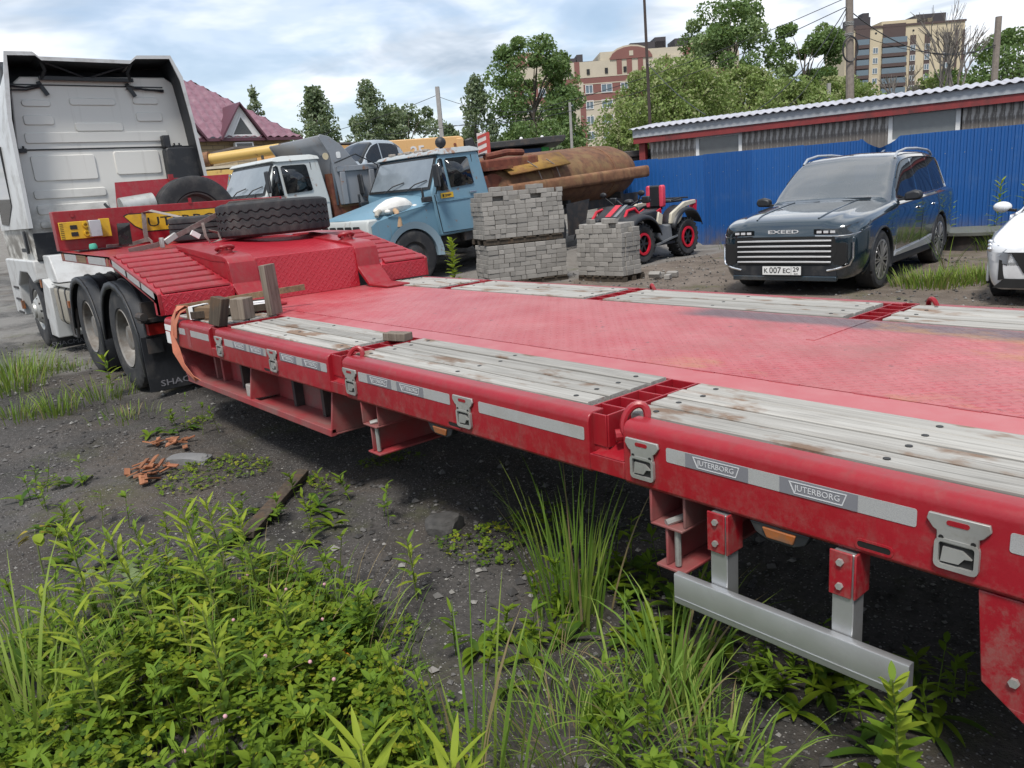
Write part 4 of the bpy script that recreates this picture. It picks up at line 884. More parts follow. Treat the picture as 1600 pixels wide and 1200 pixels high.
def old_cab(T, paint, roofm, fascia, bonnet=True, floor=0.80):
    """conventional cab, nose at y=0, local +x is the side we see"""
    W = 1.19
    hw = lambda z: W - max(0.0, z - 1.62) * 0.16
    y0 = 1.52
    prof = [(y0 + 0.08, floor), (y0, 1.60), (y0 + 0.02, 1.68), (y0 + 0.36, 2.30), (y0 + 0.50, 2.36), (y0 + 1.22, 2.37), (y0 + 1.32, 2.28), (y0 + 1.40, 1.5), (y0 + 1.40, floor)]
    o = cab_shell(prof, hw).build('cab', paint, T, bevel=0.03); fixnormals(o)
    rf = [(y0 + 0.28, 2.33), (y0 + 0.34, 2.385), (y0 + 0.55, 2.42), (y0 + 1.18, 2.42), (y0 + 1.33, 2.38), (y0 + 1.35, 2.31), (y0 + 1.2, 2.31), (y0 + 0.4, 2.30)]
    o = cab_shell(rf, lambda z: 1.115 - max(0, z - 2.34) * 1.1).build('cab_roof', roofm, T, bevel=0.015); fixnormals(o)
    # windscreen on the sloping front
    def ws(u, v, off=0.012):
        z = 1.68 + 0.62 * v; y = y0 + 0.02 + 0.34 * v - off; x = (2 * u - 1) * (hw(z) - 0.05); return (x, y - 0.06 * (1 - (2 * u - 1) ** 2), z + off * 0.3)
    def pane(u0, u1, v0, v1, off, m, name, par):
        P = [[ws(u0 + (u1 - u0) * i / 8, v0 + (v1 - v0) * j / 4, off) for j in range(5)] for i in range(9)]
        return MB().grid(P).build(name, m, par)
    r = pane(0.0, 1.0, 0.02, 0.98, 0.012, INK, 'windscreen_rubber', T); pane(0.03, 0.97, 0.09, 0.92, 0.02, GLASSW, 'windscreen', T)
    for ux, uy in ((0.35, 0.62), (0.70, 0.95)):
        a = Vector(ws(ux, 0.0, 0.05)); b = Vector(ws(uy, 0.28, 0.04)); MB().tube([a, (a + b) / 2 + Vector((0, -0.03, 0.03)), b], 0.012, 5).build('wiper', DARK, T)
    for s in (1, -1):
        def sx(z, off): return s * (hw(z) + off)
        def spoly(pts, off, m, name, par=T):
            n = len(pts); mb = MB().add([(sx(z, off), y, z) for y, z in pts], [tuple(range(n))]); ob = mb.build(name, m, par); sm = ob.modifiers.new('solid', 'SOLIDIFY'); sm.thickness = 0.012; sm.offset = 0; return ob
        spoly([(y0 + 0.13, 1.66), (y0 + 0.30, 1.64), (y0 + 0.40, 1.66), (y0 + 0.40, 2.22), (y0 + 0.36, 2.24), (y0 + 0.30, 2.22)], 0.008, GLASS, 'vent_window')
        spoly([(y0 + 0.47, 1.68), (y0 + 1.02, 1.70), (y0 + 1.05, 1.73), (y0 + 1.02, 2.20), (y0 + 0.98, 2.23), (y0 + 0.50, 2.23), (y0 + 0.46, 2.20)], 0.008, GLASS, 'door_window')
        # door seams and mouldings
        mb = MB()
        for a, b in (((y0 + 0.14, 0.88), (y0 + 0.06, 1.58)), ((y0 + 1.12, 0.84), (y0 + 1.12, 2.26)), ((y0 + 0.14, 0.86), (y0 + 1.12, 0.84))): mb.bar((sx(a[1], 0.002), a[0], a[1]), (sx(b[1], 0.002), b[0], b[1]), 0.012, 0.012)
        mb.build('door_seam', INK, T)
        MB().bar((sx(1.45, 0.004), y0 + 0.1, 1.45), (sx(1.45, 0.004), y0 + 1.38, 1.45), 0.012, 0.03).build('side_crease', paint, T)
        MB().cbox((s * (W + 0.025), y0 + 0.98, 1.55), (0.03, 0.16, 0.03)).build('door_handle', CHROME, T, bevel=0.005)
        MB().tube([(s * (W + 0.0), y0 + 0.1, 1.60), (s * (W + 0.18), y0 + 0.0, 1.68), (s * (W + 0.2), y0 + 0.02, 2.05)], 0.012, 5).build('mirror_arm', INK, T)
        MB().cbox((s * (W + 0.2), y0 + 0.02, 1.93), (0.18, 0.06, 0.42)).build('mirror', BLACK, T, bevel=0.03)
    MB().box(-1.0, 1.0, y0 + 0.1, y0 + 2.2, 0.62, 0.80).build('cab_underframe', DARK, T)
    if bonnet:
        # bonnet and guards in one sheet with a wheel arch on each side
        bt = [(0.10, 1.30), (0.18, 1.36), (0.9, 1.50), (y0 + 0.02, 1.64)]
        P = [[(x * (0.98 - 0.02 * abs(x)), y + 0.05 * x * x, z - 0.10 * abs(x) ** 3.0) for x in np.linspace(-1.17, 1.17, 13)] for y, z in bt]
        MB().grid(P).build('bonnet', paint, T, smooth=60)
        for s in (1, -1):
            arc = [(0.98 + 0.60 * math.cos(R_(a)), 0.50 + 0.60 * math.sin(R_(a))) for a in range(0, 181, 12)]
            poly = [(y0 + 0.10, 0.70), (y0 + 0.06, 1.46), (0.9, 1.36), (0.25, 1.25), (0.14, 1.18), (0.14, 0.62), (0.36, 0.56)] + arc[::-1][1:-1] + [(y0 + 0.1, 0.56)]
            mb = MB(); n = len(poly); mb.add([(s * 1.155, y, z) for y, z in poly] + [(s * 1.13, y, z) for y, z in poly], [tuple(range(n)), tuple(range(2 * n - 1, n - 1, -1))] + [(i, n + i, n + (i + 1) % n, (i + 1) % n) for i in range(n)])
            o = mb.build('front_wing', paint, T); fixnormals(o)
            am = MB(); o1 = [(s * 1.20, 0.98 + 0.66 * math.cos(R_(a)), 0.50 + 0.66 * math.sin(R_(a))) for a in range(-5, 186, 10)]; i1 = [(s * 1.17, 0.98 + 0.53 * math.cos(R_(a)), 0.50 + 0.53 * math.sin(R_(a))) for a in range(-5, 186, 10)]
            o0 = [(s * 0.85, p[1], p[2]) for p in i1]; am.grid([[a, b, c] for a, b, c in zip(o1, i1, o0)]); am.build('arch_flare', fascia, T)
            MB().tube([(s * 1.16, 0.5, 1.30), (s * 1.2, 0.8, 1.36), (s * 1.165, y0 - 0.1, 1.42)], 0.010, 5).build('wing_crease', paint, T)
            MB().cbox((s * 1.17, y0 - 0.12, 1.52), (0.10, 0.20, 0.10)).cbox((s * 1.18, y0 - 0.2, 1.62), (0.03, 0.05, 0.24)).build('wing_mirror_stub', BLACK, T, bevel=0.015)
        fp = [(0.10, 1.30), (0.06, 1.22), (0.04, 0.80), (0.10, 0.62), (0.3, 0.62), (0.3, 1.30)]; o = cab_shell(fp, lambda z: 1.12).build('radiator_fascia', OLDW, T, bevel=0.03); fixnormals(o)
        for k in range(6):
            x = -0.75 + k * 0.3; MB().prism(rrect(x, 1.16, 0.22, 0.07, 0.02), 'y', 0.032, 0.05).build('fascia_slot', INK, T)
        for x in (-0.88, 0.88): MB().lathe([(0.0, -0.03), (0.08, -0.02), (0.11, 0.0), (0.12, 0.03)], (x, 0.04, 0.95), (0, 1, 0), 18).build('headlamp', GLASSC, T)
        MB().box(-1.2, 1.2, -0.12, 0.02, 0.50, 0.68).build('bumper', DARK, T, bevel=0.02)
        MB().box(-1.0, 1.0, 0.2, y0, 0.62, 1.15).build('engine_block', DARK, T)
    for s in (1, -1):
        w = MB(); tyre_mesh(w, (s * 1.16, 0.98, 0.5), (-s, 0, 0), 0.5, 0.26, 0.27, 40, False); w.build('wheel', RUBBER, T); MB().lathe([(0.275, 0.03), (0.25, 0.05), (0.2, 0.02), (0.12, 0.0), (0.1, -0.04), (0, -0.045)], (s * 1.16, 0.98, 0.5), (-s, 0, 0), 24).build('rim', DARK, T)
def rear_axles(T, ys):
    for y in ys:
        for s in (1, -1):
            w = MB(); tyre_mesh(w, (s * 1.16, y, 0.5), (-s, 0, 0), 0.5, 0.26, 0.27, 32, False); w.build('wheel', RUBBER, T)
            MB().lathe([(0.275, 0.03), (0.25, 0.12), (0.15, 0.14), (0, 0.12)], (s * 1.16, y, 0.5), (-s, 0, 0), 20).build('rim', DARK, T)
        MB().cyl((-1.0, y, 0.5), (1.0, y, 0.5), 0.09, n=10).build('axle', DARK, T)
def m_scr():
    t = NT('mottled_windscreen'); n = t.noise(2.0, 5, 0.6); t.fin(t.mix(n, (0.10, 0.12, 0.14), (0.26, 0.30, 0.33)), t.math('MULTIPLY_ADD', n, 0.2, 0.06), 0.0, None, 1.0); return t.m  # pale blue-grey mottling in the screen colour
GLASSW = m_scr()
TILT = 0.048
BT = thing('blue_tanker_truck', 'faded light-blue bonneted truck with a rusty cistern, nose toward the trailer', 'truck', (-13.50, 7.22, 0.03), rot=(TILT, 0, 0))
old_cab(BT, BLUEP, ROOFR, BLUEL)
for y in (-0.42, 0.42): MB().box(y - 0.04, y + 0.04, 1.2, 8.4, 0.72, 0.95).build('chassis_rail', DARK, BT)
rear_axles(BT, (4.55,))
MB().ball((0.55, 2.35, 2.55), 0.11, 14, 10).cyl((0.55, 2.35, 2.38), (0.55, 2.35, 2.5), 0.03, n=8).build('roof_beacon', BLACK, BT)
st = MB().box(1.192, 1.198, 1.72, 2.02, 1.50, 1.60).build('door_sticker', YEL, BT); MB().box(1.199, 1.200, 1.76, 1.80, 1.525, 1.575).box(1.199, 1.200, 1.82, 1.97, 1.55, 1.565).box(1.199, 1.2, 1.82, 1.93, 1.53, 1.54).build('sticker_print', INK, st)
for k in range(7): MB().cbox((0.2 * k - 0.7, 1.98 + 0.09 * (k % 3), 2.43), (0.10, 0.12, 0.05), Matrix.Rotation(k * 0.7, 3, 'Z')).build('debris', plain('rubble', (0.32, 0.28, 0.24), 0.9) if k == 0 else bpy.data.materials['rubble'], BT, bevel=0.01)
# cistern
a, b = 1.06, 0.66
def tk_ring(y, k, n=40): return [(a * k * math.cos(2 * math.pi * i / n), y, 1.52 + b * k * math.sin(2 * math.pi * i / n)) for i in range(n + 1)]
TY = [(3.18, 0.0), (3.19, 0.5), (3.24, 0.82), (3.34, 0.95), (3.5, 1.0), (4.5, 1.0), (5.5, 1.0), (6.6, 1.0), (7.2, 1.0), (7.55, 0.97), (7.8, 0.86), (7.95, 0.66), (8.02, 0.4), (8.04, 0.0)]
o = MB().grid([tk_ring(y, k) for y, k in TY]).build('cistern', RUST, BT, smooth=50); fixnormals(o)
for y in (4.9, 6.9):
    MB().tube([(p[0], p[1], p[2]) for p in tk_ring(y, 1.004)[:-1]], 0.012, 5, closed=True).build('cistern_hoop', RUSTB, BT)
MB().prism(rrect(1.08, 1.45, 0.20, 0.27, 0.07), 'y', 3.5, 7.98).build('side_band', RUSTB, BT, smooth=50); MB().prism(rrect(-1.08, 1.45, 0.20, 0.27, 0.07), 'y', 3.5, 7.98).build('side_band', RUSTB, BT, smooth=50)
o = MB().add([(1.20, 3.55, 1.78), (1.20, 5.3, 1.86), (0.72, 5.45, 2.13), (0.70, 3.6, 2.05)], [(0, 1, 2, 3)]).build('top_guard', m_rust('yellow_rust_sheet', (0.18, 0.085, 0.035), (0.30, 0.16, 0.05), (0.36, 0.21, 0.05), 0.5), BT); sm = o.modifiers.new('solid', 'SOLIDIFY'); sm.thickness = 0.03
MB().box(0.15, 0.95, 3.15, 4.6, 1.88, 2.12).build('pump_box', RUSTR, BT, bevel=0.04); MB().tube([(0.6, 3.4, 2.18), (0.6, 4.0, 2.23), (0.55, 4.5, 2.20)], 0.07, 8).build('suction_pipe', RUSTR, BT); MB().tube([(0.5, 2.98, 2.0), (0.55, 3.1, 2.2), (0.6, 3.4, 2.24), (0.6, 3.6, 2.16)], 0.03, 6).build('rubber_hose', BLACK, BT)
MB().box(0.3, 1.12, 3.02, 3.7, 1.90, 1.96).build('front_shelf', RUSTR, BT); MB().cyl((1.0, 3.2, 1.5), (0.2, 3.2, 1.5), 0.34, n=20).build('drum', RUSTR, BT)
for k in (4.15, 4.7): MB().tube([(1.07, k, 2.0), (1.14, k + 0.2, 1.85), (1.12, k + 0.32, 1.6)], 0.012, 5).build('cable', STRAPG, BT)
for s in (1, -1): MB().add([(s * 1.15, 5.10, 1.0), (s * 1.15, 5.85, 1.03), (s * 1.1, 5.65, 0.30), (s * 1.1, 5.12, 0.30)], [(0, 1, 2, 3)]).build('mud_apron', DARK, BT)
for y in (3.6, 5.4, 7.2): MB().box(-0.9, 0.9, y, y + 0.1, 0.9, 1.05).build('saddle', DARK, BT)
MB().box(0.9, 1.15, 2.2, 3.2, 0.62, 1.0).build('battery_box', DARK, BT, bevel=0.02)
# plush goose flopped over the bonnet
PLW = plain('white_plush', (0.66, 0.65, 0.62), 0.95, var=0.1, bump=0.5, bscale=40); PLB = plain('tan_plush', (0.42, 0.28, 0.17), 0.95, bump=0.4, bscale=40)
gz = thing('plush_goose', 'white plush goose with tan feet flopped over the blue bonnet corner', 'soft toy', (-12.62, 7.95, 1.42), 0.0)
mb = MB(); P = []
for i, (t, r, z) in enumerate([(-0.42, 0.01, 0.05), (-0.38, 0.05, 0.05), (-0.28, 0.10, 0.07), (-0.1, 0.155, 0.10), (0.1, 0.17, 0.12), (0.28, 0.14, 0.12), (0.40, 0.08, 0.10), (0.46, 0.01, 0.09)]):
    P.append([(r * 1.1 * math.cos(k * math.pi / 8), t, z + r * math.sin(k * math.pi / 8)) for k in range(17)])
o = mb.grid(P).build('body', PLW, gz, smooth=80); fixnormals(o)
MB().tube([(0.08, -0.05, 0.08), (0.20, -0.05, 0.02), (0.235, -0.04, -0.12), (0.24, -0.05, -0.26)], [0.045, 0.05, 0.055, 0.07], 10).ball((0.24, -0.05, -0.27), 0.075, 10, 8, 0.5, 1.2, 0.7).build('leg', PLB, gz, smooth=80)
MB().tube([(0.05, -0.3, 0.05), (0.10, -0.40, 0.02), (0.13, -0.44, -0.04)], [0.05, 0.05, 0.04], 8).build('tail_tuft', plain('grey_plush', (0.34, 0.32, 0.28), 0.95, bump=0.4), gz, smooth=80)
MB().ball((0.14, -0.20, 0.03), 0.06, 8, 6, 1, 1, 0.7).build('wing_tip', PLW, gz, smooth=80); MB().ball((0.10, 0.44, 0.08), 0.06, 8, 6, 1, 1.2, 0.8).build('head', PLW, gz, smooth=80)
# white-cab tipper
WT = thing('white_cab_tipper', 'old white-cab truck with a grey tipper body behind the gooseneck tyre', 'truck', (-16.15, 5.06, 0.20), rot=(0.03, 0, 0))
old_cab(WT, OLDW, OLDW, OLDW); rear_axles(WT, (5.1, 6.4))
for y in (-0.42, 0.42): MB().box(y - 0.04, y + 0.04, 1.2, 7.6, 0.72, 0.95).build('chassis_rail', DARK, WT)
def tip(poly, x0, x1, name, m=GREYP, bev=0.01): o = MB().prism([(p[0], p[1]) for p in poly], 'x', x0, x1).build(name, m, WT, bevel=bev); return o
for s in (1, -1):
    x0, x1 = (1.17, 1.21) if s > 0 else (-1.21, -1.17)
    tip([(3.15, 1.35), (7.4, 1.35), (7.4, 2.10), (3.72, 2.10), (3.60, 2.25), (3.36, 2.55), (3.10, 2.74), (2.90, 2.79), (2.86, 2.74), (3.05, 2.40)], x0, x1, 'body_side')
    tip([(3.15, 2.02), (7.4, 2.02), (7.4, 2.13), (3.15, 2.13)], s * 1.211 if s > 0 else -1.26, 1.26 if s > 0 else -1.211, 'top_rail')
    for y in (3.2, 3.9, 4.7, 5.5, 6.3, 7.1): MB().box(s * 1.211 if s > 0 else -1.27, 1.27 if s > 0 else -1.211, y, y + 0.12, 1.35, 2.015).build('side_stake', GREYP, WT, bevel=0.01)
o = MB().grid([[(-1.2, y, z), (1.2, y, z)] for y, z in ((3.1, 1.35), (3.1, 2.4), (3.0, 2.6), (2.88, 2.77))]).build('cab_shield', GREYP, WT); sm = o.modifiers.new('solid', 'SOLIDIFY'); sm.thickness = 0.03
MB().box(-1.17, 1.17, 3.15, 7.4, 1.30, 1.36).build('body_floor', RUSTB, WT); MB().box(0.95, 1.16, 3.0, 3.6, 1.0, 2.0).build('rust_panel', RUSTR, WT)
for z in (2.35,): MB().cyl((1.212, 2.95, z), (1.218, 2.95, z), 0.07, n=14).build('inspection_hole', plain('pale_hole', (0.5, 0.42, 0.28), 0.7), WT); MB().prism(rrect(3.25, 2.36, 0.10, 0.13, 0.03), 'x', 1.212, 1.218).build('light_hole', PAPER, WT)
MB().tube([(1.28, 3.1, 2.2), (1.3, 3.6, 2.35), (1.3, 4.1, 2.1), (1.3, 4.2, 1.6)], 0.015, 5).build('hanging_cable', BLACK, WT)
MB().cyl((0.3, 2.0, 2.42), (0.3, 2.0, 2.50), 0.03, n=8).build('roof_stub', DARK, WT)
# yellow mobile crane behind them
ca = math.atan2(13.0 - 7.7, -16.4 + 20.9)
CR = thing('mobile_crane', 'ochre and yellow mobile crane with a long box boom, parked behind the old trucks', 'crane', (-20.6, 7.6, 0.0), ca)
MB().prism([(1.35, 3.16), (6.5, 3.10), (6.6, 3.06), (6.62, 2.60), (6.5, 2.55), (1.35, 2.78)], 'y', -0.3, 0.3).build('boom', YBM, CR, bevel=0.02)
MB().prism([(6.45, 3.04), (6.62, 3.04), (6.62, 2.48), (6.45, 2.48)], 'y', -0.34, 0.34).build('boom_collar', YBM, CR, bevel=0.015)
MB().prism([(6.63, 3.0), (6.85, 3.05), (6.95, 2.7), (6.85, 2.5), (6.63, 2.55)], 'y', -0.28, 0.28).build('rubber_buffer', BLACK, CR, bevel=0.04)
sp = MB().box(6.97, 7.28, -0.36, 0.36, 2.45, 3.12).build('tip_plate', plain('tip_white', (0.55, 0.5, 0.48), 0.6), CR)
for k in range(4): MB().prism([(6.98 + 0.0, 2.46 + k * 0.17), (7.27, 2.56 + k * 0.17), (7.27, 2.63 + k * 0.17), (6.98, 2.53 + k * 0.17)], 'y', -0.366, -0.36).build('red_stripe', plain('warning_red', (0.38, 0.05, 0.04), 0.6) if k == 0 else bpy.data.materials['warning_red'], sp)
MB().box(7.2, 7.29, -0.368, -0.36, 2.45, 3.12).build('red_post', bpy.data.materials['warning_red'], sp)
text_obj('boom_number', '25', 0.34, PRINTW, CR, (5.45, -0.305, 2.80), (1, 0, 0.01), (0, 0, 1), 0.004, 1.1, bold=0.008, world=False); text_obj('boom_unit', 'T', 0.22, PRINTW, CR, (5.95, -0.305, 2.76), (1, 0, 0.01), (0, 0, 1), 0.004, world=False)
for k, (x, z) in enumerate(((4.3, 2.78), (4.55, 2.80), (6.4, 2.9), (6.4, 2.6), (6.15, 2.8))): MB().cyl((x, -0.3, z), (x, -0.33, z), 0.035 if k > 1 else 0.09, n=10).build('boom_boss', RUSTR if k > 0 else YCR, CR)
MB().cyl((0.25, -0.75, 2.98), (2.1, -0.75, 3.10), 0.13, n=16).build('lift_cylinder', YCR, CR); MB().cyl((0.05, -0.75, 2.965), (0.34, -0.75, 2.985), 0.19, n=16).build('cylinder_head', RUSTB, CR); MB().cyl((-0.2, -0.75, 2.96), (0.1, -0.75, 2.97), 0.08, n=12).build('cylinder_rod', CHROME, CR)
MB().tube([(1.6, -0.75, 3.14), (2.3, -0.7, 3.22), (2.9, -0.5, 3.16), (4.0, -0.4, 3.10)], 0.04, 6).build('hydraulic_pipe', DARK, CR)
MB().box(-0.6, 2.6, -0.9, 0.9, 2.20, 2.72).build('superstructure', YCR, CR, bevel=0.03); MB().box(-0.65, 2.65, -0.92, 0.92, 2.74, 2.80).build('deck_sheet', plain('pale_dust_sheet', (0.5, 0.44, 0.34), 0.8), CR)
MB().box(-0.6, 2.6, -0.905, 0.9, 1.72, 2.18).build('lower_cabinet', plain('pinkish_ochre', (0.50, 0.30, 0.16), 0.6), CR, bevel=0.02)
text_obj('cabinet_lettering', '• TA', 0.30, plain('grey_letter', (0.22, 0.26, 0.27), 0.6), CR, (0.75, -0.904, 2.45), (1, 0, 0), (0, 0, 1), 0.004, 1.15, bold=0.012, world=False)
text_obj('cabinet_number', '66-20', 0.17, plain('brown_letter', (0.20, 0.10, 0.06), 0.6), CR, (0.75, -0.909, 2.05), (1, 0, 0), (0, 0, 1), 0.004, world=False); text_obj('cabinet_number', '094 30', 0.17, bpy.data.materials['brown_letter'], CR, (0.75, -0.909, 1.86), (1, 0, 0), (0, 0, 1), 0.004, world=False)
MB().box(-1.5, 6.5, -1.2, 1.2, 1.0, 1.70).build('carrier_deck', DARK, CR, bevel=0.03)
for x in (-0.6, 0.8, 5.0):
    for s in (1, -1):
        w = MB(); tyre_mesh(w, (x, s * 1.24, 0.55), (0, -s, 0), 0.55, 0.3, 0.28, 28, False); w.build('wheel', RUBBER, CR)
# ------------------------------------------------------------------ cars, lofted from stations
def pchip(xk, yk, x):
    xk = np.asarray(xk, float); yk = np.asarray(yk, float); h = np.diff(xk); d = np.diff(yk) / h; m = np.zeros(len(xk))
    for i in range(1, len(xk) - 1):
        if d[i - 1] * d[i] > 0: w1 = 2 * h[i] + h[i - 1]; w2 = h[i] + 2 * h[i - 1]; m[i] = (w1 + w2) / (w1 / d[i - 1] + w2 / d[i])
    m[0] = d[0]; m[-1] = d[-1]; k = np.clip(np.searchsorted(xk, x) - 1, 0, len(h) - 1); t = (x - xk[k]) / h[k]
    return ((1 + 2 * t) * (1 - t) ** 2) * yk[k] + t * (1 - t) ** 2 * h[k] * m[k] + t * t * (3 - 2 * t) * yk[k + 1] + t * t * (t - 1) * h[k] * m[k + 1]
def car_body(T, stations, paint, glass, spec, wsm=None):
    """stations: (x, [(y,z) x 10]); ring 0 = sill centre ... 9 = roof centre. spec: windows and wheels"""
    X = np.array([s[0] for s in stations]); K = np.array([[p for p in s[1]] for s in stations])
    xs = set(np.round(np.concatenate([np.linspace(X[i], X[i + 1], max(2, int((X[i + 1] - X[i]) / 0.045) + 1)) for i in range(len(X) - 1)]), 4)) | set(spec['cuts'])
    xs = np.array(sorted(xs)); keep = [xs[0]]
    for x in xs[1:]:
        if x - keep[-1] > 0.012 or x in spec['cuts']: keep.append(x)
    xs = np.array(keep); ts = np.concatenate([np.linspace(i, i + 1, 6)[:-1] for i in range(9)] + [[9.0]])
    G = np.zeros((len(xs), len(ts), 3))
    KX = np.array([[[pchip(X, K[:, j, c], x) for c in (0, 1)] for j in range(10)] for x in xs])
    tk = np.arange(10)
    for i, x in enumerate(xs):
        G[i, :, 0] = x; G[i, :, 1] = pchip(tk, KX[i, :, 0], ts); G[i, :, 2] = pchip(tk, KX[i, :, 1], ts)
    full = np.concatenate([G, (G * [1, -1, 1])[:, ::-1][:, 1:]], 1); nt = len(ts); nf = full.shape[1]
    tt = np.concatenate([ts, ts[::-1][1:]])
    V = full.reshape(-1, 3).copy(); faces = {}
    arch = []
    for wx, wz, wr in spec['wheels']:
        dd = np.hypot(V[:, 0] - wx, V[:, 2] - wz); T2 = np.tile(tt, len(xs)); sel = (np.abs(dd - wr) < 0.035) & (T2 > 0.9) & (T2 < 5.2)
        V[sel, 0] = wx + (V[sel, 0] - wx) / dd[sel] * wr; V[sel, 2] = wz + (V[sel, 2] - wz) / dd[sel] * wr
    for i in range(len(xs) - 1):
        xm = (xs[i] + xs[i + 1]) / 2
        for j in range(nf - 1):
            tm = (tt[j] + tt[j + 1]) / 2; a = i * nf + j; q = (a, a + nf, a + nf + 1, a + 1); zc = V[list(q), 2].mean(); side = 'l' if j < nt - 1 else 'r'
            key = 'body'
            if tm < 5.2 and any((V[list(q), 0].mean() - wx) ** 2 + (zc - wz) ** 2 < (wr - 0.004) ** 2 for wx, wz, wr in spec['wheels']): continue
            for nm, x0, x1, t0, t1 in spec['glass']:
                if x0 < xm < x1 and t0 < tm < t1: key = nm + ('_' + side if t1 < 8 else ''); break
            faces.setdefault(key, []).append(q)
    out = {}
    for key, fl in faces.items():
        use = sorted({v for q in fl for v in q}); mp = {v: k for k, v in enumerate(use)}
        mb = MB().add([V[v] for v in use], [tuple(mp[v] for v in q) for q in fl])
        if key == 'body':
            for ii, rev in ((0, False), (len(xs) - 1, True)):     # close nose and tail
                mb.add([full[ii, j] for j in range(nf)], [tuple(range(nf)) if rev else tuple(range(nf - 1, -1, -1))])
        nm = key.rsplit('_', 1)[0] if key[-2:] in ('_l', '_r') else key
        out[key] = mb.build(nm, paint if key == 'body' else (wsm or glass) if key == 'windscreen' else glass, T, smooth=40)
        if key == 'body':
            bm = bmesh.new(); bm.from_mesh(out[key].data); bmesh.ops.remove_doubles(bm, verts=bm.verts, dist=0.0005); bmesh.ops.recalc_face_normals(bm, faces=bm.faces); bm.to_mesh(out[key].data); bm.free()
    for wx, wz, wr in spec['wheels']:
        for s in (1, -1):
            hwid = np.interp(wx, X, K[:, 3, 0]); P = [[(wx + r * math.cos(R_(a)), s * y, wz + r * math.sin(R_(a))) for r, y in ((wr * 1.0, hwid + 0.004), (wr * 0.985, hwid - 0.03), (wr * 0.985, hwid - 0.40), (0.0, hwid - 0.40))] for a in range(-20, 201, 10)]
            MB().grid(P).build('wheel_well', BLACK, T)
            MB().tube([(wx + (wr + 0.006) * math.cos(R_(a)), s * (np.interp(wx + wr * math.cos(R_(a)), X, K[:, 3, 0]) + 0.001), wz + (wr + 0.006) * math.sin(R_(a))) for a in range(-14, 195, 8)], 0.016, 6).build('arch_lip', spec.get('lip', paint), T)
    def at(x, t, s=1):
        kk = [[pchip(X, K[:, j, c], np.array([x]))[0] for c in (0, 1)] for j in range(10)]; return Vector((x, s * float(pchip(tk, [k[0] for k in kk], np.array([t]))[0]), float(pchip(tk, [k[1] for k in kk], np.array([t]))[0])))
    return at
def car_wheel(T, c, s, R, W, rr, spokes, rimm, darkm):
    w = MB(); prof = [(rr, W * 0.12), (rr + 0.012, 0.0), (R * 0.90, -0.004), (R * 0.985, W * 0.07), (R, W * 0.2), (R, W * 0.8), (R * 0.985, W * 0.93), (R * 0.9, W), (rr, W * 0.9)]
    w.lathe(prof, c, (0, -s, 0), 40, closed=True); o = w.build('wheel', RUBBER, T)
    MB().lathe([(rr + 0.005, 0.0), (rr - 0.012, 0.004), (rr - 0.02, 0.03), (rr - 0.03, 0.10), (0.0, 0.11)], c, (0, -s, 0), 36).build('rim_barrel', darkm, o); r = MB().ring([((rr + 0.004) * math.cos(a), (rr + 0.004) * math.sin(a)) for a in np.linspace(0, 2 * math.pi, 41)[:-1]], [((rr - 0.022) * math.cos(a), (rr - 0.022) * math.sin(a)) for a in np.linspace(0, 2 * math.pi, 41)[:-1]], 'y', -0.004, 0.012)
    for k in range(spokes):
        for da in (-0.11, 0.11):
            a = 2 * math.pi * k / spokes; p0 = (0.05 * math.cos(a + da * 0.6), 0.0, 0.05 * math.sin(a + da * 0.6)); p1 = ((rr - 0.012) * math.cos(a + da), 0.0, (rr - 0.012) * math.sin(a + da)); r.bar(p0, p1, 0.014, 0.020, (math.sin(a), 0, -math.cos(a)))
    r.cyl((0, -0.008, 0), (0, 0.03, 0), 0.055, n=18)
    M = Matrix.Translation(Vector(c)) @ Matrix.Scale(-s * 1.0, 4, Vector((0, 1, 0))) @ Matrix.Translation(Vector((0, 0.004, 0)))
    r.xform(M); rm = r.build('rim', rimm, o); fixnormals(rm); return o
def m_carpaint(name, col, flake=0.0):
    t = NT(name); n = t.noise(0.9, 4, 0.5); c = t.mix(n, tuple(x * 0.9 for x in col), tuple(x * 1.1 for x in col)); d = t.math('MULTIPLY', t.ramp(t.noise(3.0, 7, 0.65), [(0.5, 0.0), (0.75, 1.0)]), t.ramp(t.sep()[2], [(0.15, 0.55), (0.75, 0.0)]))
    c = t.mix(d, c, (0.16, 0.14, 0.12)); return t.fin(c, t.math('MULTIPLY_ADD', d, 0.4, 0.14), flake, None, 0.5, 1.0, Coat_Roughness=0.02, Coat_IOR=1.7)
NAVY = m_carpaint('dark_teal_navy_paint', (0.016, 0.033, 0.048), 0.35); GREYR = plain('alloy_rim', (0.40, 0.40, 0.41), 0.3, 0.8, var=0.05, dirt=(0.22, 0.2, 0.17), damt=0.25)
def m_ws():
    t = NT('raked_windscreen_glass'); t.b.inputs['Alpha'].default_value = 0.66; t.fin((0.13, 0.14, 0.145), 0.03, 0.0, None, 0.8, 1.0, IOR=1.9, Coat_IOR=2.0, Coat_Roughness=0.01); return t.m  # pale base colour stands in for sky reflected in the glass
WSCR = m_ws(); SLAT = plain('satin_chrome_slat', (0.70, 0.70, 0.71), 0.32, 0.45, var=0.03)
SU = thing('dark_suv', 'dark blue-green SUV with a wide silver barred grille, parked before the blue fence', 'car', (-5.44, 9.375, 0.0), R_(90) + 0.13)
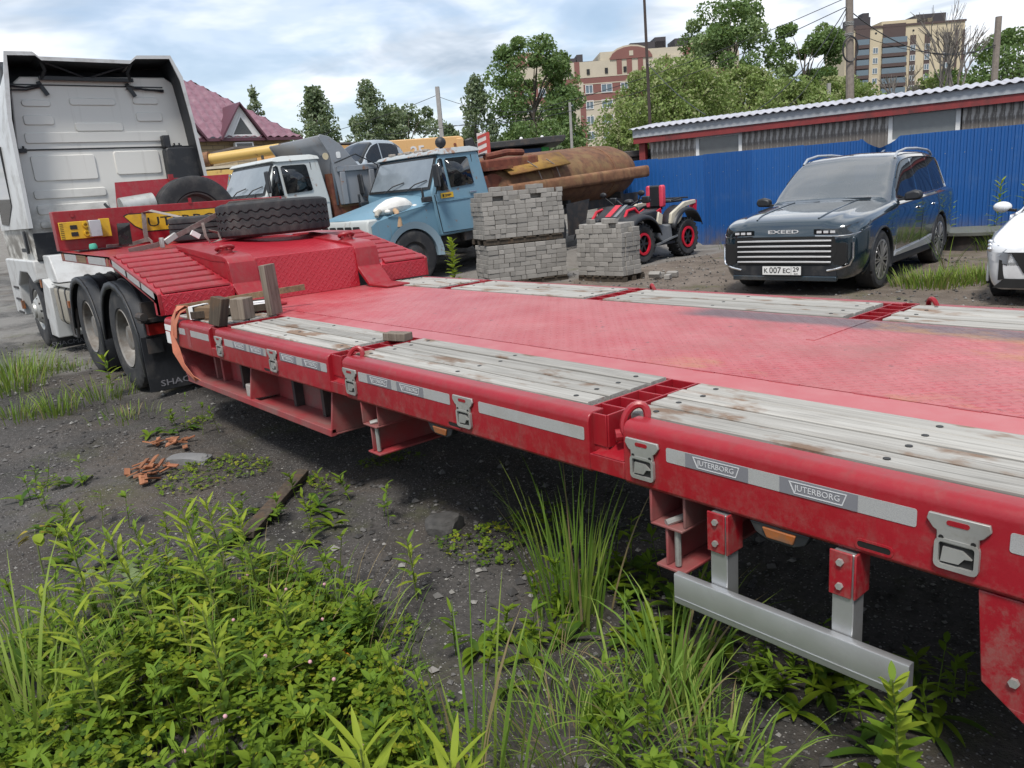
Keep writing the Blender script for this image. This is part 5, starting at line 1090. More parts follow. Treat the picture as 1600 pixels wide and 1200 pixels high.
def st(x, bz, hw, hood, roof=None, belt=1.07, gw=0.87, rw=0.66, rocker=0.36, lowk=1.0):
    """hood station if roof is None"""
    if roof is None:
        return (x, [(0, bz), (hw * 0.82, bz), (hw * 0.965, rocker), (hw, 0.60), (hw * 0.998, hood - 0.20), (hw * 0.965, hood - 0.085), (hw * 0.90, hood - 0.035), (hw * 0.72, hood - 0.004), (hw * 0.62, hood + 0.018), (0, hood + 0.03)])
    return (x, [(0, bz), (hw * 0.82, bz), (hw * 0.955, rocker), (hw * 0.985, 0.60), (hw, 0.90), (hw * 0.975, belt - 0.05), (gw, belt), (rw + 0.05, roof - 0.10), (rw - 0.05, roof - 0.025), (0, roof + 0.012)])
S = [st(0.0, 0.28, 0.72, 0.90), st(0.05, 0.24, 0.82, 0.95), st(0.16, 0.22, 0.90, 0.985), st(0.40, 0.22, 0.95, 1.03), st(0.90, 0.22, 0.965, 1.08), st(1.30, 0.22, 0.965, 1.115), st(1.52, 0.22, 0.965, 1.13),
     st(1.60, 0.22, 0.965, 0, 1.20, 1.10, 0.88, 0.80), st(1.80, 0.22, 0.965, 0, 1.36, 1.105, 0.88, 0.765), st(2.05, 0.22, 0.965, 0, 1.545, 1.11, 0.88, 0.72), st(2.32, 0.22, 0.965, 0, 1.71, 1.115, 0.88, 0.675), st(2.50, 0.22, 0.965, 0, 1.755, 1.12, 0.88, 0.665),
     st(3.0, 0.22, 0.968, 0, 1.785, 1.13, 0.885, 0.665), st(3.6, 0.22, 0.97, 0, 1.78, 1.14, 0.885, 0.66), st(4.2, 0.24, 0.965, 0, 1.75, 1.155, 0.87, 0.645), st(4.60, 0.27, 0.945, 0, 1.70, 1.165, 0.84, 0.62), st(4.74, 0.30, 0.925, 0, 1.58, 1.17, 0.80, 0.63), st(4.88, 0.34, 0.90, 0, 1.32, 1.15, 0.76, 0.68), st(4.95, 0.42, 0.82, 0, 1.16, 1.05, 0.70, 0.64)]
sp_ = dict(cuts=[1.58, 2.40, 1.84, 2.78, 2.84, 3.62, 3.66, 4.42, 4.62, 4.86], wheels=[(0.93, 0.385, 0.425), (3.83, 0.385, 0.425)],
    glass=[('windscreen', 1.58, 2.40, 7.1, 9.1), ('front_window', 1.84, 2.78, 6.05, 6.95), ('rear_window', 2.84, 3.62, 6.05, 6.95), ('quarter_window', 3.66, 4.42, 6.05, 6.95), ('tailgate_window', 4.62, 4.86, 7.0, 9.1)], lip=BLACK)
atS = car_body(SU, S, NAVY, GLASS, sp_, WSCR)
for wx in (0.93, 3.83):
    for s in (1, -1): car_wheel(SU, (wx, s * 0.955, 0.385), s, 0.385, 0.245, 0.265, 10, GREYR, INK)
# chrome belt and roof rails, mirrors, handles
for s in (1, -1):
    MB().tube([atS(x, 6.02, s) + Vector((0, s * 0.006, 0)) for x in np.linspace(1.72, 4.44, 20)] + [atS(x, t, s) + Vector((0, s * 0.006, 0)) for x, t in ((4.48, 6.2), (4.46, 6.5), (4.42, 6.8), (4.36, 6.96))], 0.010, 6).build('window_trim', CHROME, SU)
    MB().tube([atS(x, 6.98, s) + Vector((0, s * 0.006, 0)) for x in np.linspace(2.0, 4.36, 14)], 0.007, 5).build('window_trim', INK, SU)
    rl = [atS(x, 7.7, s) + Vector((0, 0, dz)) for x, dz in ((2.35, 0.0), (2.48, 0.05), (2.9, 0.062), (3.5, 0.062), (4.1, 0.055), (4.35, 0.035), (4.48, 0.0))]; MB().tube(rl, 0.019, 8).build('roof_rail', ALU, SU)
    MB().prism([(s * 0.96, 1.09), (s * 1.16, 1.10), (s * 1.19, 1.15), (s * 1.17, 1.215), (s * 1.08, 1.235), (s * 0.97, 1.20)], 'x', 1.77, 1.90).build('door_mirror', BLACK, SU, bevel=0.03); MB().bar((1.80, s * 0.88, 1.11), (1.83, s * 1.0, 1.12), 0.06, 0.03).build('mirror_foot', BLACK, SU)
    for x in (2.62, 3.42): MB().prism(rrect(x, 0.96, 0.20, 0.032, 0.014), 'y', s * 0.972, s * 0.990).build('door_handle', CHROME, SU)
    for x in (2.78, 3.66): MB().tube([atS(x, t, s) + Vector((0, s * 0.0005, 0)) for t in np.linspace(2.1, 5.95, 12)], 0.004, 4).build('door_gap', INK, SU)
    o = MB().prism([(1.42, 0.37), (3.30, 0.37), (3.36, 0.50), (2.9, 0.46), (1.55, 0.41)], 'y', s * 0.93, s * 0.965).build('sill_trim', ALU, SU)
    MB().prism([(1.38, 0.26), (3.36, 0.26), (3.36, 0.365), (1.38, 0.365)], 'y', s * 0.87, s * 0.945).build('sill', BLACK, SU, bevel=0.02)
    # headlamp wrapped round the corner
    P = []
    for x, z0, z1 in ((0.012, 0.80, 0.875), (0.045, 0.795, 0.895), (0.10, 0.80, 0.915), (0.20, 0.815, 0.935), (0.34, 0.85, 0.955), (0.50, 0.905, 0.97)):
        yy = float(np.interp(x, [q[0] for q in S], [q[1][4][0] for q in S])) + 0.006; P.append([(x - 0.004, s * (yy - 0.015 * k), z0 + (z1 - z0) * k / 3) for k in range(4)])
    P = [[(-0.006, s * 0.40, 0.81 + 0.065 * k / 3) for k in range(4)], [(-0.006, s * 0.70, 0.805 + 0.07 * k / 3) for k in range(4)]] + P
    MB().grid(P).build('headlamp', GLASSC if False else GLASS, SU, smooth=80)
    for k in range(4): MB().cbox((-0.008 if k < 3 else 0.03, s * (0.47 + 0.085 * k), 0.838), (0.006, 0.06, 0.030)).build('lamp_cell', PRINTW, SU)
    MB().tube([(-0.006, s * 0.42, 0.79), (-0.006, s * 0.70, 0.782), (0.05, s * 0.83, 0.79), (0.20, s * 0.915, 0.815)], 0.006, 5).build('lamp_trim', CHROME, SU)
    # corner intake with light column and chrome hockey stick
    MB().prism(rrect(s * 0.735, 0.565, 0.16, 0.27, 0.03), 'x', -0.006, 0.06).build('corner_intake', INK, SU)
    MB().tube([(0.075, s * 0.865, 0.70), (0.07, s * 0.868, 0.50), (0.04, s * 0.84, 0.42), (-0.002, s * 0.72, 0.375), (-0.012, s * 0.58, 0.345)], 0.016, 6).build('intake_trim', CHROME, SU)
    for k in range(5): MB().cbox((0.01, s * 0.79, 0.47 + k * 0.047), (0.03, 0.045, 0.036)).build('light_bar', GLASSC, SU)
# grille
MB().prism([(-0.66, 0.785), (0.66, 0.785), (0.70, 0.60), (0.62, 0.42), (-0.62, 0.42), (-0.70, 0.60)], 'x', -0.010, 0.02).build('grille_panel', INK, SU)
for k in range(5):
    z = 0.455 + k * 0.068; MB().prism([(-0.63, z - 0.007), (0.63, z - 0.007), (0.63, z + 0.012), (0.35, z + 0.016), (-0.35, z + 0.016), (-0.63, z + 0.012)], 'x', -0.034, -0.012).build('grille_bar', SLAT, SU, bevel=0.004)
text_obj('badge_lettering', 'EXEED', 0.062, PRINTW, SU, (-0.004, 0.0, 0.848), (0, -1, 0), (0.0, 0, 1), 0.004, 2.3, world=False, bold=0.001)
MB().prism([(-0.70, 0.28), (0.70, 0.28), (0.68, 0.40), (0.52, 0.41), (-0.52, 0.41), (-0.68, 0.40)], 'x', -0.012, 0.04).build('lower_intake', BLACK, SU); MB().prism([(-0.70, 0.21), (0.70, 0.21), (0.70, 0.275), (-0.70, 0.275)], 'x', -0.022, 0.05).build('front_skid', NAVY, SU, bevel=0.01)
MB().prism(rrect(0.0, 0.345, 0.54, 0.128, 0.008), 'x', -0.048, -0.036).build('plate_holder', INK, SU); pl = MB().prism(rrect(0.0, 0.349, 0.52, 0.112, 0.006), 'x', -0.053, -0.0482).build('number_plate', PAPER, SU)
text_obj('plate_lettering', 'K', 0.085, INK, pl, (-0.0545, 0.215, 0.345), (0, -1, 0), (0, 0, 1), 0.0008, 1.0, world=False, bold=0.001); text_obj('plate_number', '007', 0.115, INK, pl, (-0.0545, 0.085, 0.349), (0, -1, 0), (0, 0, 1), 0.0008, 0.95, world=False, bold=0.001)
text_obj('plate_lettering', 'EC', 0.085, INK, pl, (-0.0545, -0.068, 0.345), (0, -1, 0), (0, 0, 1), 0.0008, 1.0, world=False, bold=0.001); text_obj('plate_region', '29', 0.085, INK, pl, (-0.0545, -0.195, 0.363), (0, -1, 0), (0, 0, 1), 0.0008, 1.0, world=False, bold=0.001); text_obj('plate_country', 'RUS', 0.028, INK, pl, (-0.0545, -0.195, 0.308), (0, -1, 0), (0, 0, 1), 0.0008, 1.0, world=False)
MB().box(-0.0545, -0.053, -0.133, -0.129, 0.296, 0.402).build('plate_divider', INK, pl)
for s in (1, -1): MB().tube([atS(x, 8.35, s) + Vector((0, 0, 0.003)) for x in np.linspace(0.12, 1.48, 12)], 0.012, 6).build('bonnet_crease', NAVY, SU, smooth=80)
MB().bar((1.56, 0.1, 1.165), (1.60, 0.62, 1.17), 0.03, 0.02).bar((1.56, -0.6, 1.165), (1.58, -0.05, 1.17), 0.03, 0.02).build('wiper', INK, SU); MB().prism([(3.9, 1.775), (4.1, 1.76), (4.08, 1.83)], 'y', -0.02, 0.02).build('shark_fin', NAVY, SU)
MB().box(0.6, 4.5, -0.8, 0.8, 0.24, 0.30).build('underbody', INK, SU)
SEATM = plain('dark_seat_leather', (0.05, 0.045, 0.042), 0.6); MB().prism([(1.62, 0.9), (1.70, 1.09), (2.05, 1.07), (2.10, 0.9)], 'y', -0.78, 0.78).build('dashboard', SEATM, SU, bevel=0.03)
for y in (-0.38, 0.38):
    MB().prism([(2.65, 0.55), (2.60, 0.75), (2.72, 0.78), (2.85, 1.36), (2.98, 1.36), (3.0, 0.6)], 'y', y - 0.24, y + 0.24).build('seat', SEATM, SU, bevel=0.04); MB().box(2.88, 3.0, y - 0.13, y + 0.13, 1.39, 1.58).build('headrest', SEATM, SU, bevel=0.03)
MB().tube([(2.25 + 0.08 * math.sin(a), 0.38 + 0.18 * math.cos(a), 1.08 + 0.17 * math.sin(a)) for a in np.linspace(0, 6.283, 25)[:-1]], 0.015, 6, closed=True).build('steering_wheel', SEATM, SU); MB().box(2.30, 2.33, -0.12, 0.12, 1.56, 1.62).build('inner_mirror', INK, SU, bevel=0.01)
for s in (1, -1): MB().prism(rrect(s * 0.72, 1.02, 0.25, 0.10, 0.03), 'x', 4.90, 4.935).build('tail_lamp', plain('red_lamp', (0.3, 0.01, 0.01), 0.2) if s > 0 else bpy.data.materials['red_lamp'], SU)
# white saloon at the right edge of the picture
WHC = m_carpaint('white_car_paint', (0.72, 0.73, 0.74)); SA = thing('white_car', 'white car cut off by the right edge, headlamp and mirror showing', 'car', (-2.25, 9.45, 0.0), R_(90) + 0.10)
S2 = [st(0.0, 0.26, 0.58, 0.66), st(0.06, 0.20, 0.72, 0.70), st(0.18, 0.18, 0.81, 0.74), st(0.45, 0.18, 0.85, 0.81), st(0.85, 0.18, 0.862, 0.875), st(1.2, 0.18, 0.862, 0.93), st(1.34, 0.18, 0.862, 0.95),
      st(1.42, 0.18, 0.862, 0, 1.02, 0.93, 0.80, 0.72, 0.30), st(1.8, 0.18, 0.862, 0, 1.24, 0.94, 0.80, 0.66, 0.30), st(2.15, 0.18, 0.862, 0, 1.41, 0.95, 0.80, 0.61, 0.30), st(2.5, 0.18, 0.865, 0, 1.465, 0.96, 0.80, 0.59, 0.3), st(3.1, 0.18, 0.865, 0, 1.45, 0.97, 0.79, 0.58, 0.3), st(3.55, 0.2, 0.855, 0, 1.34, 0.985, 0.77, 0.59, 0.3), st(3.95, 0.22, 0.84, 0, 1.08, 0.98, 0.74, 0.62, 0.3), st(4.3, 0.28, 0.80, 0, 1.04, 0.95, 0.70, 0.60), st(4.4, 0.35, 0.72, 0, 0.95, 0.86, 0.64, 0.56)]
atA = car_body(SA, S2, WHC, GLASS, dict(cuts=[1.40, 2.2, 1.72, 2.45, 2.5, 3.4, 3.3, 3.9], wheels=[(0.83, 0.315, 0.355), (3.43, 0.315, 0.355)], glass=[('windscreen', 1.40, 2.2, 7.1, 9.1), ('front_window', 1.72, 2.45, 6.05, 6.95), ('rear_window', 2.5, 3.4, 6.05, 6.95), ('back_window', 3.3, 3.9, 7.05, 9.1)]))
for wx in (0.83, 3.43):
    for s in (1, -1): car_wheel(SA, (wx, s * 0.85, 0.315), s, 0.315, 0.2, 0.20, 7, GREYR, INK)
for s in (1, -1):
    P = []
    for x, z0, z1 in ((0.03, 0.56, 0.63), (0.09, 0.56, 0.67), (0.20, 0.585, 0.70), (0.36, 0.64, 0.735), (0.58, 0.70, 0.775), (0.72, 0.765, 0.785)):
        yy = float(np.interp(x, [q[0] for q in S2], [q[1][4][0] for q in S2])) + 0.008; P.append([(x - 0.004, s * (yy - 0.02 * k), z0 + (z1 - z0) * k / 3) for k in range(4)])
    MB().grid(P).build('headlamp', plain('headlamp_glass', (0.30, 0.32, 0.34), 0.08, 0.3, spec=0.8) if s > 0 else bpy.data.materials['headlamp_glass'], SA, smooth=80)
    for k in range(3): MB().ball((0.12 + 0.1 * k, s * (0.775 + 0.02 * k), 0.625 + 0.03 * k), 0.028, 8, 6).build('lamp_reflector', CHROME, SA)
    MB().prism([(s * 0.47, 0.47), (s * 0.66, 0.52), (s * 0.66, 0.30), (s * 0.52, 0.33)], 'x', 0.022, 0.06).build('fog_recess', INK, SA)
    MB().ball((1.62, s * 0.99, 0.985), 0.10, 14, 10, 0.8, 1.05, 0.66).build('door_mirror', WHC, SA, smooth=80); MB().bar((1.58, s * 0.84, 0.94), (1.62, s * 0.95, 0.95), 0.05, 0.03).build('mirror_foot', INK, SA)
    MB().tube([atA(x, 6.0, s) + Vector((0, s * 0.004, 0)) for x in np.linspace(1.5, 3.6, 14)], 0.008, 5).build('window_trim', INK, SA)
MB().prism([(-0.55, 0.60), (0.55, 0.60), (0.42, 0.38), (-0.42, 0.38)], 'x', -0.012, 0.03).build('grille', INK, SA); MB().prism([(-0.7, 0.22), (0.7, 0.22), (0.6, 0.32), (-0.6, 0.32)], 'x', -0.006, 0.05).build('lower_intake', INK, SA); MB().box(0.5, 4.0, -0.7, 0.7, 0.2, 0.26).build('underbody', INK, SA)
# grey stripped car shell sitting in the tipper body
WR = thing('car_shell', 'grey stripped car shell sitting in the tipper body', 'car', (-16.05, 8.25, 1.55), R_(90)); WR.scale = (0.62, 0.95, 1.0)
GSH = m_oldpaint('car_shell_grey', (0.25, 0.29, 0.33), 0.3)
car_body(WR, [(x * 0.85, [(y * 0.95, z) for y, z in r]) for x, r in S2], GSH, GLASS, dict(cuts=[1.19, 1.87, 1.46, 2.08, 2.12, 2.89, 2.8, 3.3], wheels=[(0.7, 0.31, 0.33), (2.92, 0.31, 0.33)], glass=[('windscreen', 1.19, 1.87, 7.1, 9.1), ('front_window', 1.46, 2.08, 6.05, 6.95), ('rear_window', 2.12, 2.89, 6.05, 6.95), ('back_window', 2.8, 3.3, 7.05, 9.1)]))
# ------------------------------------------------------------------ paver stacks
def m_paver():
    t = NT('grey_paver'); rn = t.rand(); n = t.noise(14, 6, 0.65)
    c = t.mix(n, (0.23, 0.215, 0.20), (0.34, 0.325, 0.30)); hs = t.n('ShaderNodeHueSaturation'); t.put(hs.inputs['Value'], t.math('MULTIPLY_ADD', rn, 0.4, 0.75)); t.put(hs.inputs['Color'], c)
    return t.fin(hs.outputs[0], 0.92, 0.0, t.bump(t.noise(70, 4, 0.6), 0.4, 0.01), 0.25)
PAVER = m_paver()
def brick_mesh(l):
    o = MB().cbox((0, 0, 0), (l - 0.006, 0.094, 0.077)).build('brick', PAVER, None, smooth=0); b = bmesh.new(); b.from_mesh(o.data); bmesh.ops.bevel(b, geom=b.edges[:], offset=0.005, segments=1, affect='EDGES'); b.to_mesh(o.data); b.free()
    m = o.data; bpy.data.objects.remove(o); return m
BM = {0.2: brick_mesh(0.2), 0.1: brick_mesh(0.102)}
def paver_pack(label, loc, rz, W, D, rows, ragged, seed):
    r = random.Random(seed); T = thing('paver_stack', label, 'brick stack', loc, rz, 'stacks of grey pavers behind the trailer')
    for k in range(3): MB().box(-W / 2, W / 2, (-D / 2 + 0.02, -0.05, D / 2 - 0.12)[k], (-D / 2 + 0.12, 0.05, D / 2 - 0.02)[k], 0.0, 0.075).build('pallet_bearer', WOODD, T)
    for k in range(6): MB().box(-W / 2 + k * W / 6 + 0.02, -W / 2 + (k + 1) * W / 6 - 0.03, -D / 2, D / 2, 0.0755, 0.10).build('pallet_board', WOODD, T)
    MB().box(-W / 2 + 0.10, W / 2 - 0.10, -D / 2 + 0.10, D / 2 - 0.10, 0.101, 0.10 + (rows - 1) * 0.08).build('stack_core', PAVER, T)
    def put(l, x, y, z, a, j=0.004):
        o = inst('brick', BM[l], T, (x + r.uniform(-j, j), y + r.uniform(-j * 2, j * 2), z), (0, 0, a + r.uniform(-0.03, 0.03)))
    for row in range(rows):
        z = 0.10 + row * 0.08 + 0.04
        lean = 0.012 * math.sin(row * 0.9 + seed)
        for side in range(3):
            L = W if side == 0 else D - 0.2; x = -L / 2
            top = row >= rows - 2 and ragged
            while x < L / 2 - 0.05:
                l = 0.2 if (r.random() < 0.68 and x + 0.2 <= L / 2 + 0.02) else 0.1
                cx = x + l / 2
                if not (top and r.random() < 0.30 * (row - rows + 3)):
                    if side == 0: put(l, cx + lean, -D / 2 + 0.05, z, 0)
                    elif side == 1: put(l, W / 2 - 0.05 + lean, cx, z, math.pi / 2)
                    else: put(l, -W / 2 + 0.05 + lean, cx, z, math.pi / 2)
                x += l + 0.001
    for i in range(int((W - 0.2) / 0.205)):
        for j in range(int((D - 0.2) / 0.10)):
            if r.random() < 0.85: put(0.2, -W / 2 + 0.2 + i * 0.205, -D / 2 + 0.15 + j * 0.1, 0.10 + (rows - 1) * 0.08 + 0.04, 0)
    for k in range(5 if ragged else 2):
        o = inst('brick', BM[0.2], T, (r.uniform(-W / 3, W / 3), r.uniform(-D / 3, 0), 0.10 + rows * 0.08 + 0.04), (r.uniform(-0.15, 0.15), r.uniform(-0.1, 0.1), r.uniform(-0.6, 0.6)))
    return T
PA = math.atan2(0.94, 0.35)
paver_pack('lower stack of grey pavers beside the blue cab, under another', (-10.66, 9.32, 0.0), PA, 1.52, 0.85, 8, False, 3)
paver_pack('upper stack of grey pavers on its own pallet, beside the blue cab', (-10.68, 9.30, 0.755), PA - 0.02, 1.48, 0.85, 10, True, 5)
paver_pack('low ragged stack of grey pavers in front of the quad bike', (-9.20, 10.15, 0.0), 0.06, 1.02, 0.62, 11, True, 8)
for k, (x, y, z, a, b) in enumerate(((-8.35, 10.3, 0.09, 0.3, 0.5), (-8.42, 10.5, 0.05, 1.0, 0.0), (-8.25, 10.65, 0.06, 0.2, 0.2), (-8.15, 10.4, 0.05, 2.0, 0.0))):
    o = inst('loose_paver', BM[0.2], None, (x, y, z + ground_h(x, y)), (b, 0, a)); tag(o, ['loose grey paver tipped up against the others right of the low stack', 'loose grey paver lying flat nearest the quad wheel', 'loose grey paver on the far side of the fallen ones', 'loose grey paver lying furthest right of the low stack'][k], 'paver', 'fallen pavers')

# ------------------------------------------------------------------ quad bike (nose towards -y)
QR = plain('quad_red', (0.50, 0.012, 0.03), 0.35); QB = plain('quad_sand', (0.50, 0.46, 0.37), 0.4); QK = plain('quad_black', (0.018, 0.019, 0.022), 0.45); QG = plain('quad_grey', (0.20, 0.21, 0.22), 0.4, 0.3)
Q = thing('quad_bike', 'black, sand and red quad bike before the blue fence', 'quad bike', (-10.86, 12.95, 0.0), 0.06); Q.scale = (1.17, 1.17, 1.17)
for y in (-0.68, 0.68):
    for s in (1, -1):
        w = MB(); prof = [(0.18, 0.03), (0.22, 0.0), (0.30, -0.01), (0.335, 0.04), (0.345, 0.13), (0.335, 0.22), (0.30, 0.27), (0.18, 0.24)]; w.lathe(prof, (s * 0.58, y, 0.345), (-s, 0, 0), 32, closed=True)
        for k in range(22):
            a = 2 * math.pi * k / 22
            for t, dr in ((0.06, 0.33), (0.19, 0.33)): w.cbox((s * (0.58 - t), y + math.cos(a + t * 2) * dr, 0.345 + math.sin(a + t * 2) * dr), (0.10, 0.05, 0.05), Matrix.Rotation(-(a + t * 2) if False else (a + t * 2), 3, 'X'))
        o = w.build('wheel', RUBBER, Q)
        MB().ring([(0.19 * math.cos(a), 0.19 * math.sin(a)) for a in np.linspace(0, 6.2832, 33)[:-1]], [(0.15 * math.cos(a), 0.15 * math.sin(a)) for a in np.linspace(0, 6.2832, 33)[:-1]], 'x', -0.015, 0.015).xform(Matrix.Translation((s * 0.575, y, 0.345))).build('bead_ring', QR, o)
        r = MB()
        for k in range(6): a = k * math.pi / 3; r.bar((s * 0.555, y, 0.345), (s * 0.555, y + 0.155 * math.cos(a), 0.345 + 0.155 * math.sin(a)), 0.035, 0.03, (1, 0, 0))
        r.cyl((s * 0.53, y, 0.345), (s * 0.575, y, 0.345), 0.04, n=10).build('rim', QK, o)
        MB().lathe([(0.17, 0.05), (0.0, 0.06)], (s * 0.58, y, 0.345), (-s, 0, 0), 18).build('rim_dish', INK, o)
    MB().bar((-0.4, y, 0.36), (0.4, y, 0.36), 0.08, 0.08).build('axle', QK, Q)
MB().box(-0.2, 0.2, -0.75, 0.85, 0.34, 0.62).build('frame_tub', QK, Q, bevel=0.04)
for s in (1, -1):
    # guards
    P = []
    for a in range(20, 176, 12): P.append([(s * 0.30, -0.68 - 0.50 * math.cos(R_(a)), 0.40 + 0.47 * math.sin(R_(a))), (s * 0.60, -0.68 - 0.49 * math.cos(R_(a)), 0.36 + 0.46 * math.sin(R_(a))), (s * 0.63, -0.68 - 0.47 * math.cos(R_(a)), 0.33 + 0.43 * math.sin(R_(a)))])
    o = MB().grid(P).build('front_guard', QK, Q, smooth=60); sm = o.modifiers.new('solid', 'SOLIDIFY'); sm.thickness = 0.02
    P = [[(p[0], -p[1] - 0.02, p[2] + 0.06) for p in row] for row in P]
    o = MB().grid(P).build('rear_guard', QK, Q, smooth=60); sm = o.modifiers.new('solid', 'SOLIDIFY'); sm.thickness = 0.02
    MB().prism([(-0.20, 0.42), (-0.16, 0.66), (0.08, 0.60), (0.22, 0.62), (0.25, 0.34), (-0.05, 0.30)], 'x', s * 0.30, s * 0.54).build('side_panel', QG, Q, bevel=0.02)
    MB().prism([(0.16, 0.62), (0.20, 0.80), (0.62, 0.98), (0.98, 1.00), (1.0, 0.93), (0.64, 0.88), (0.5, 0.66), (0.4, 0.6)], 'x', s * 0.50, s * 0.56).build('rear_side_cover', QB, Q, bevel=0.015)
    MB().prism([(-0.30, 0.66), (-0.24, 0.86), (-0.12, 0.80), (-0.16, 0.62)], 'x', s * 0.56, s * 0.60).build('front_side_cover', QB, Q, bevel=0.012)
    MB().prism([(-0.95, 0.72), (-0.55, 0.86), (-0.2, 0.90), (0.0, 0.80), (-0.1, 0.74), (-0.6, 0.72)], 'x', s * 0.28, s * 0.50).build('front_shoulder', QK, Q, bevel=0.03)
    MB().box(s * 0.32 if s > 0 else -0.55, 0.55 if s > 0 else s * 0.32, -0.28, 0.30, 0.27, 0.31).build('footboard', QK, Q); MB().bar((s * 0.57, -0.30, 0.29), (s * 0.57, 0.34, 0.40), 0.03, 0.03).build('step_rail', QG, Q)
    MB().tube([(s * 0.46, -1.05, 0.60), (s * 0.47, -0.80, 0.72), (s * 0.42, -0.55, 0.82), (s * 0.36, -0.62, 0.95), (s * 0.34, -0.80, 0.92), (s * 0.36, -0.95, 0.74)], 0.028, 8).build('bull_bar', QR, Q)
    MB().tube([(s * 0.10, -0.35, 1.0), (s * 0.25, -0.30, 1.08), (s * 0.42, -0.22, 1.06)], 0.018, 8).build('handlebar', QK, Q); MB().cbox((s * 0.36, -0.28, 1.08), (0.16, 0.06, 0.12)).build('hand_guard', QK, Q, bevel=0.02)
    MB().tube([(s * 0.26, -0.40, 1.02), (s * 0.40, -0.48, 1.16)], 0.01, 6).build('mirror_stalk', QK, Q); MB().ball((s * 0.42, -0.49, 1.20), 0.07, 10, 8, 1.1, 0.4, 0.7).build('mirror', QK, Q, smooth=80)
    MB().prism([(0.90, 0.80), (1.02, 0.80), (1.03, 0.98), (0.95, 1.0)], 'x', s * 0.46, s * 0.55).build('tail_lamp', QR, Q)
MB().tube([(-0.46, -1.04, 0.60), (0, -1.10, 0.58), (0.46, -1.04, 0.60)], 0.028, 8).tube([(-0.3, -1.06, 0.45), (0.3, -1.06, 0.45)], 0.025, 8).tube([(-0.25, -1.07, 0.59), (-0.28, -1.05, 0.45)], 0.022, 8).tube([(0.25, -1.07, 0.59), (0.28, -1.05, 0.45)], 0.022, 8).build('front_bumper', QR, Q)
MB().prism([(-1.05, 0.66), (-0.98, 0.80), (-0.62, 1.0), (-0.40, 0.98), (-0.40, 0.70), (-0.8, 0.62)], 'x', -0.30, 0.30).build('nose_cowl', QK, Q, bevel=0.05)
MB().prism([(-0.92, 0.84), (-0.60, 1.02), (-0.58, 1.005), (-0.90, 0.825)], 'x', -0.06, 0.06).build('cowl_emblem', QR, Q); MB().prism([(-0.93, 0.835), (-0.60, 1.018), (-0.59, 1.0), (-0.92, 0.82)], 'x', 0.13, 0.2).build('cowl_strip', QG, Q)
for x in (-0.15, -0.05, 0.05, 0.15): MB().cyl((x, -1.06, 0.76), (x, -0.98, 0.78), 0.035, n=10).build('lamp', GLASSC, Q)
MB().prism([(-0.25, 0.84), (-0.05, 0.80), (0.15, 0.82), (0.38, 0.90), (0.42, 0.82), (0.2, 0.72), (-0.2, 0.70)], 'x', -0.17, 0.17).build('seat', QK, Q, bevel=0.04)
for s in (1, -1): MB().prism([(0.10, 0.80), (0.40, 0.90), (0.42, 0.80), (0.15, 0.70)], 'x', s * 0.171, s * 0.20).build('seat_flank', QR, Q, bevel=0.012)
br = MB().prism(rrect(0.0, 1.10, 0.34, 0.40, 0.06), 'y', 0.48, 0.58).build('backrest', QK, Q, bevel=0.03)
for s in (1, -1): MB().prism(rrect(s * 0.145, 1.10, 0.085, 0.40, 0.04), 'y', 0.465, 0.575).build('backrest_flank', plain('quad_pink_red', (0.58, 0.05, 0.09), 0.45) if s > 0 else bpy.data.materials['quad_pink_red'], br, bevel=0.02)
MB().box(-0.12, 0.12, 0.5, 0.56, 0.86, 0.92).build('backrest_mount', QK, Q); MB().box(-0.28, 0.28, 0.60, 1.0, 0.97, 1.03).build('rear_box', QK, Q, bevel=0.03)
for s in (1, -1): MB().tube([(s * 0.36, 0.50, 1.02), (s * 0.38, 0.75, 1.05), (s * 0.36, 1.02, 1.04)], 0.016, 6).build('rack_rail', QK, Q)
MB().tube([(-0.36, 1.02, 1.04), (0.36, 1.02, 1.04)], 0.016, 6).build('rack_rail', QK, Q); MB().ball((0.0, -0.3, 1.05), 0.09, 10, 8, 1.2, 0.8, 0.6).build('dash_pod', QK, Q)
text_obj('cover_mark', 'S', 0.13, INK, Q, (0.562, 0.52, 0.80), (0, 1, 0), (0, 0, 1), 0.002, world=False)

# ------------------------------------------------------------------ blue corrugated fence
def m_fence():
    t = NT('blue_coated_sheet'); rn = t.rand(); n = t.noise(0.9, 6, 0.6); z = t.sep()[2]
    c = t.mix(t.math('MULTIPLY_ADD', rn, 0.6, t.math('MULTIPLY', n, 0.4)), (0.008, 0.070, 0.25), (0.016, 0.105, 0.34))
    c = t.mix(t.math('MULTIPLY', t.ramp(t.noise(2.2, 7, 0.7), [(0.54, 0.0), (0.72, 1.0)]), 0.3), c, (0.10, 0.16, 0.27))
    mud = t.math('MULTIPLY', t.ramp(t.noise(5, 7, 0.7, t.map(None, (1, 1, 0.5))), [(0.35, 0.0), (0.6, 1.0)]), t.ramp(z, [(0.08, 0.85), (0.55, 0.0)])); c = t.mix(mud, c, (0.14, 0.115, 0.09))
    st = t.math('MULTIPLY', t.ramp(t.noise(1.0, 4, 0.6, t.map(None, (12, 12, 0.4))), [(0.60, 0.0), (0.74, 1.0)]), 0.3); c = t.mix(st, c, (0.03, 0.06, 0.13))
    return t.fin(c, t.math('MULTIPLY_ADD', n, 0.25, 0.30))
BLF = m_fence()
FA = Vector((-13.6, 15.35)); FB = Vector((1.6, 19.9)); FD = (FB - FA).normalized(); FN = Vector((FD.y, -FD.x)); fl = (FB - FA).length
FE = thing('blue_fence', 'tall blue corrugated sheet fence behind the parked vehicles', 'fence', (FA.x, FA.y, -0.07), math.atan2(FD.y, FD.x))
pw = 1.15; npan = int(fl / pw) + 1; pit = 0.115
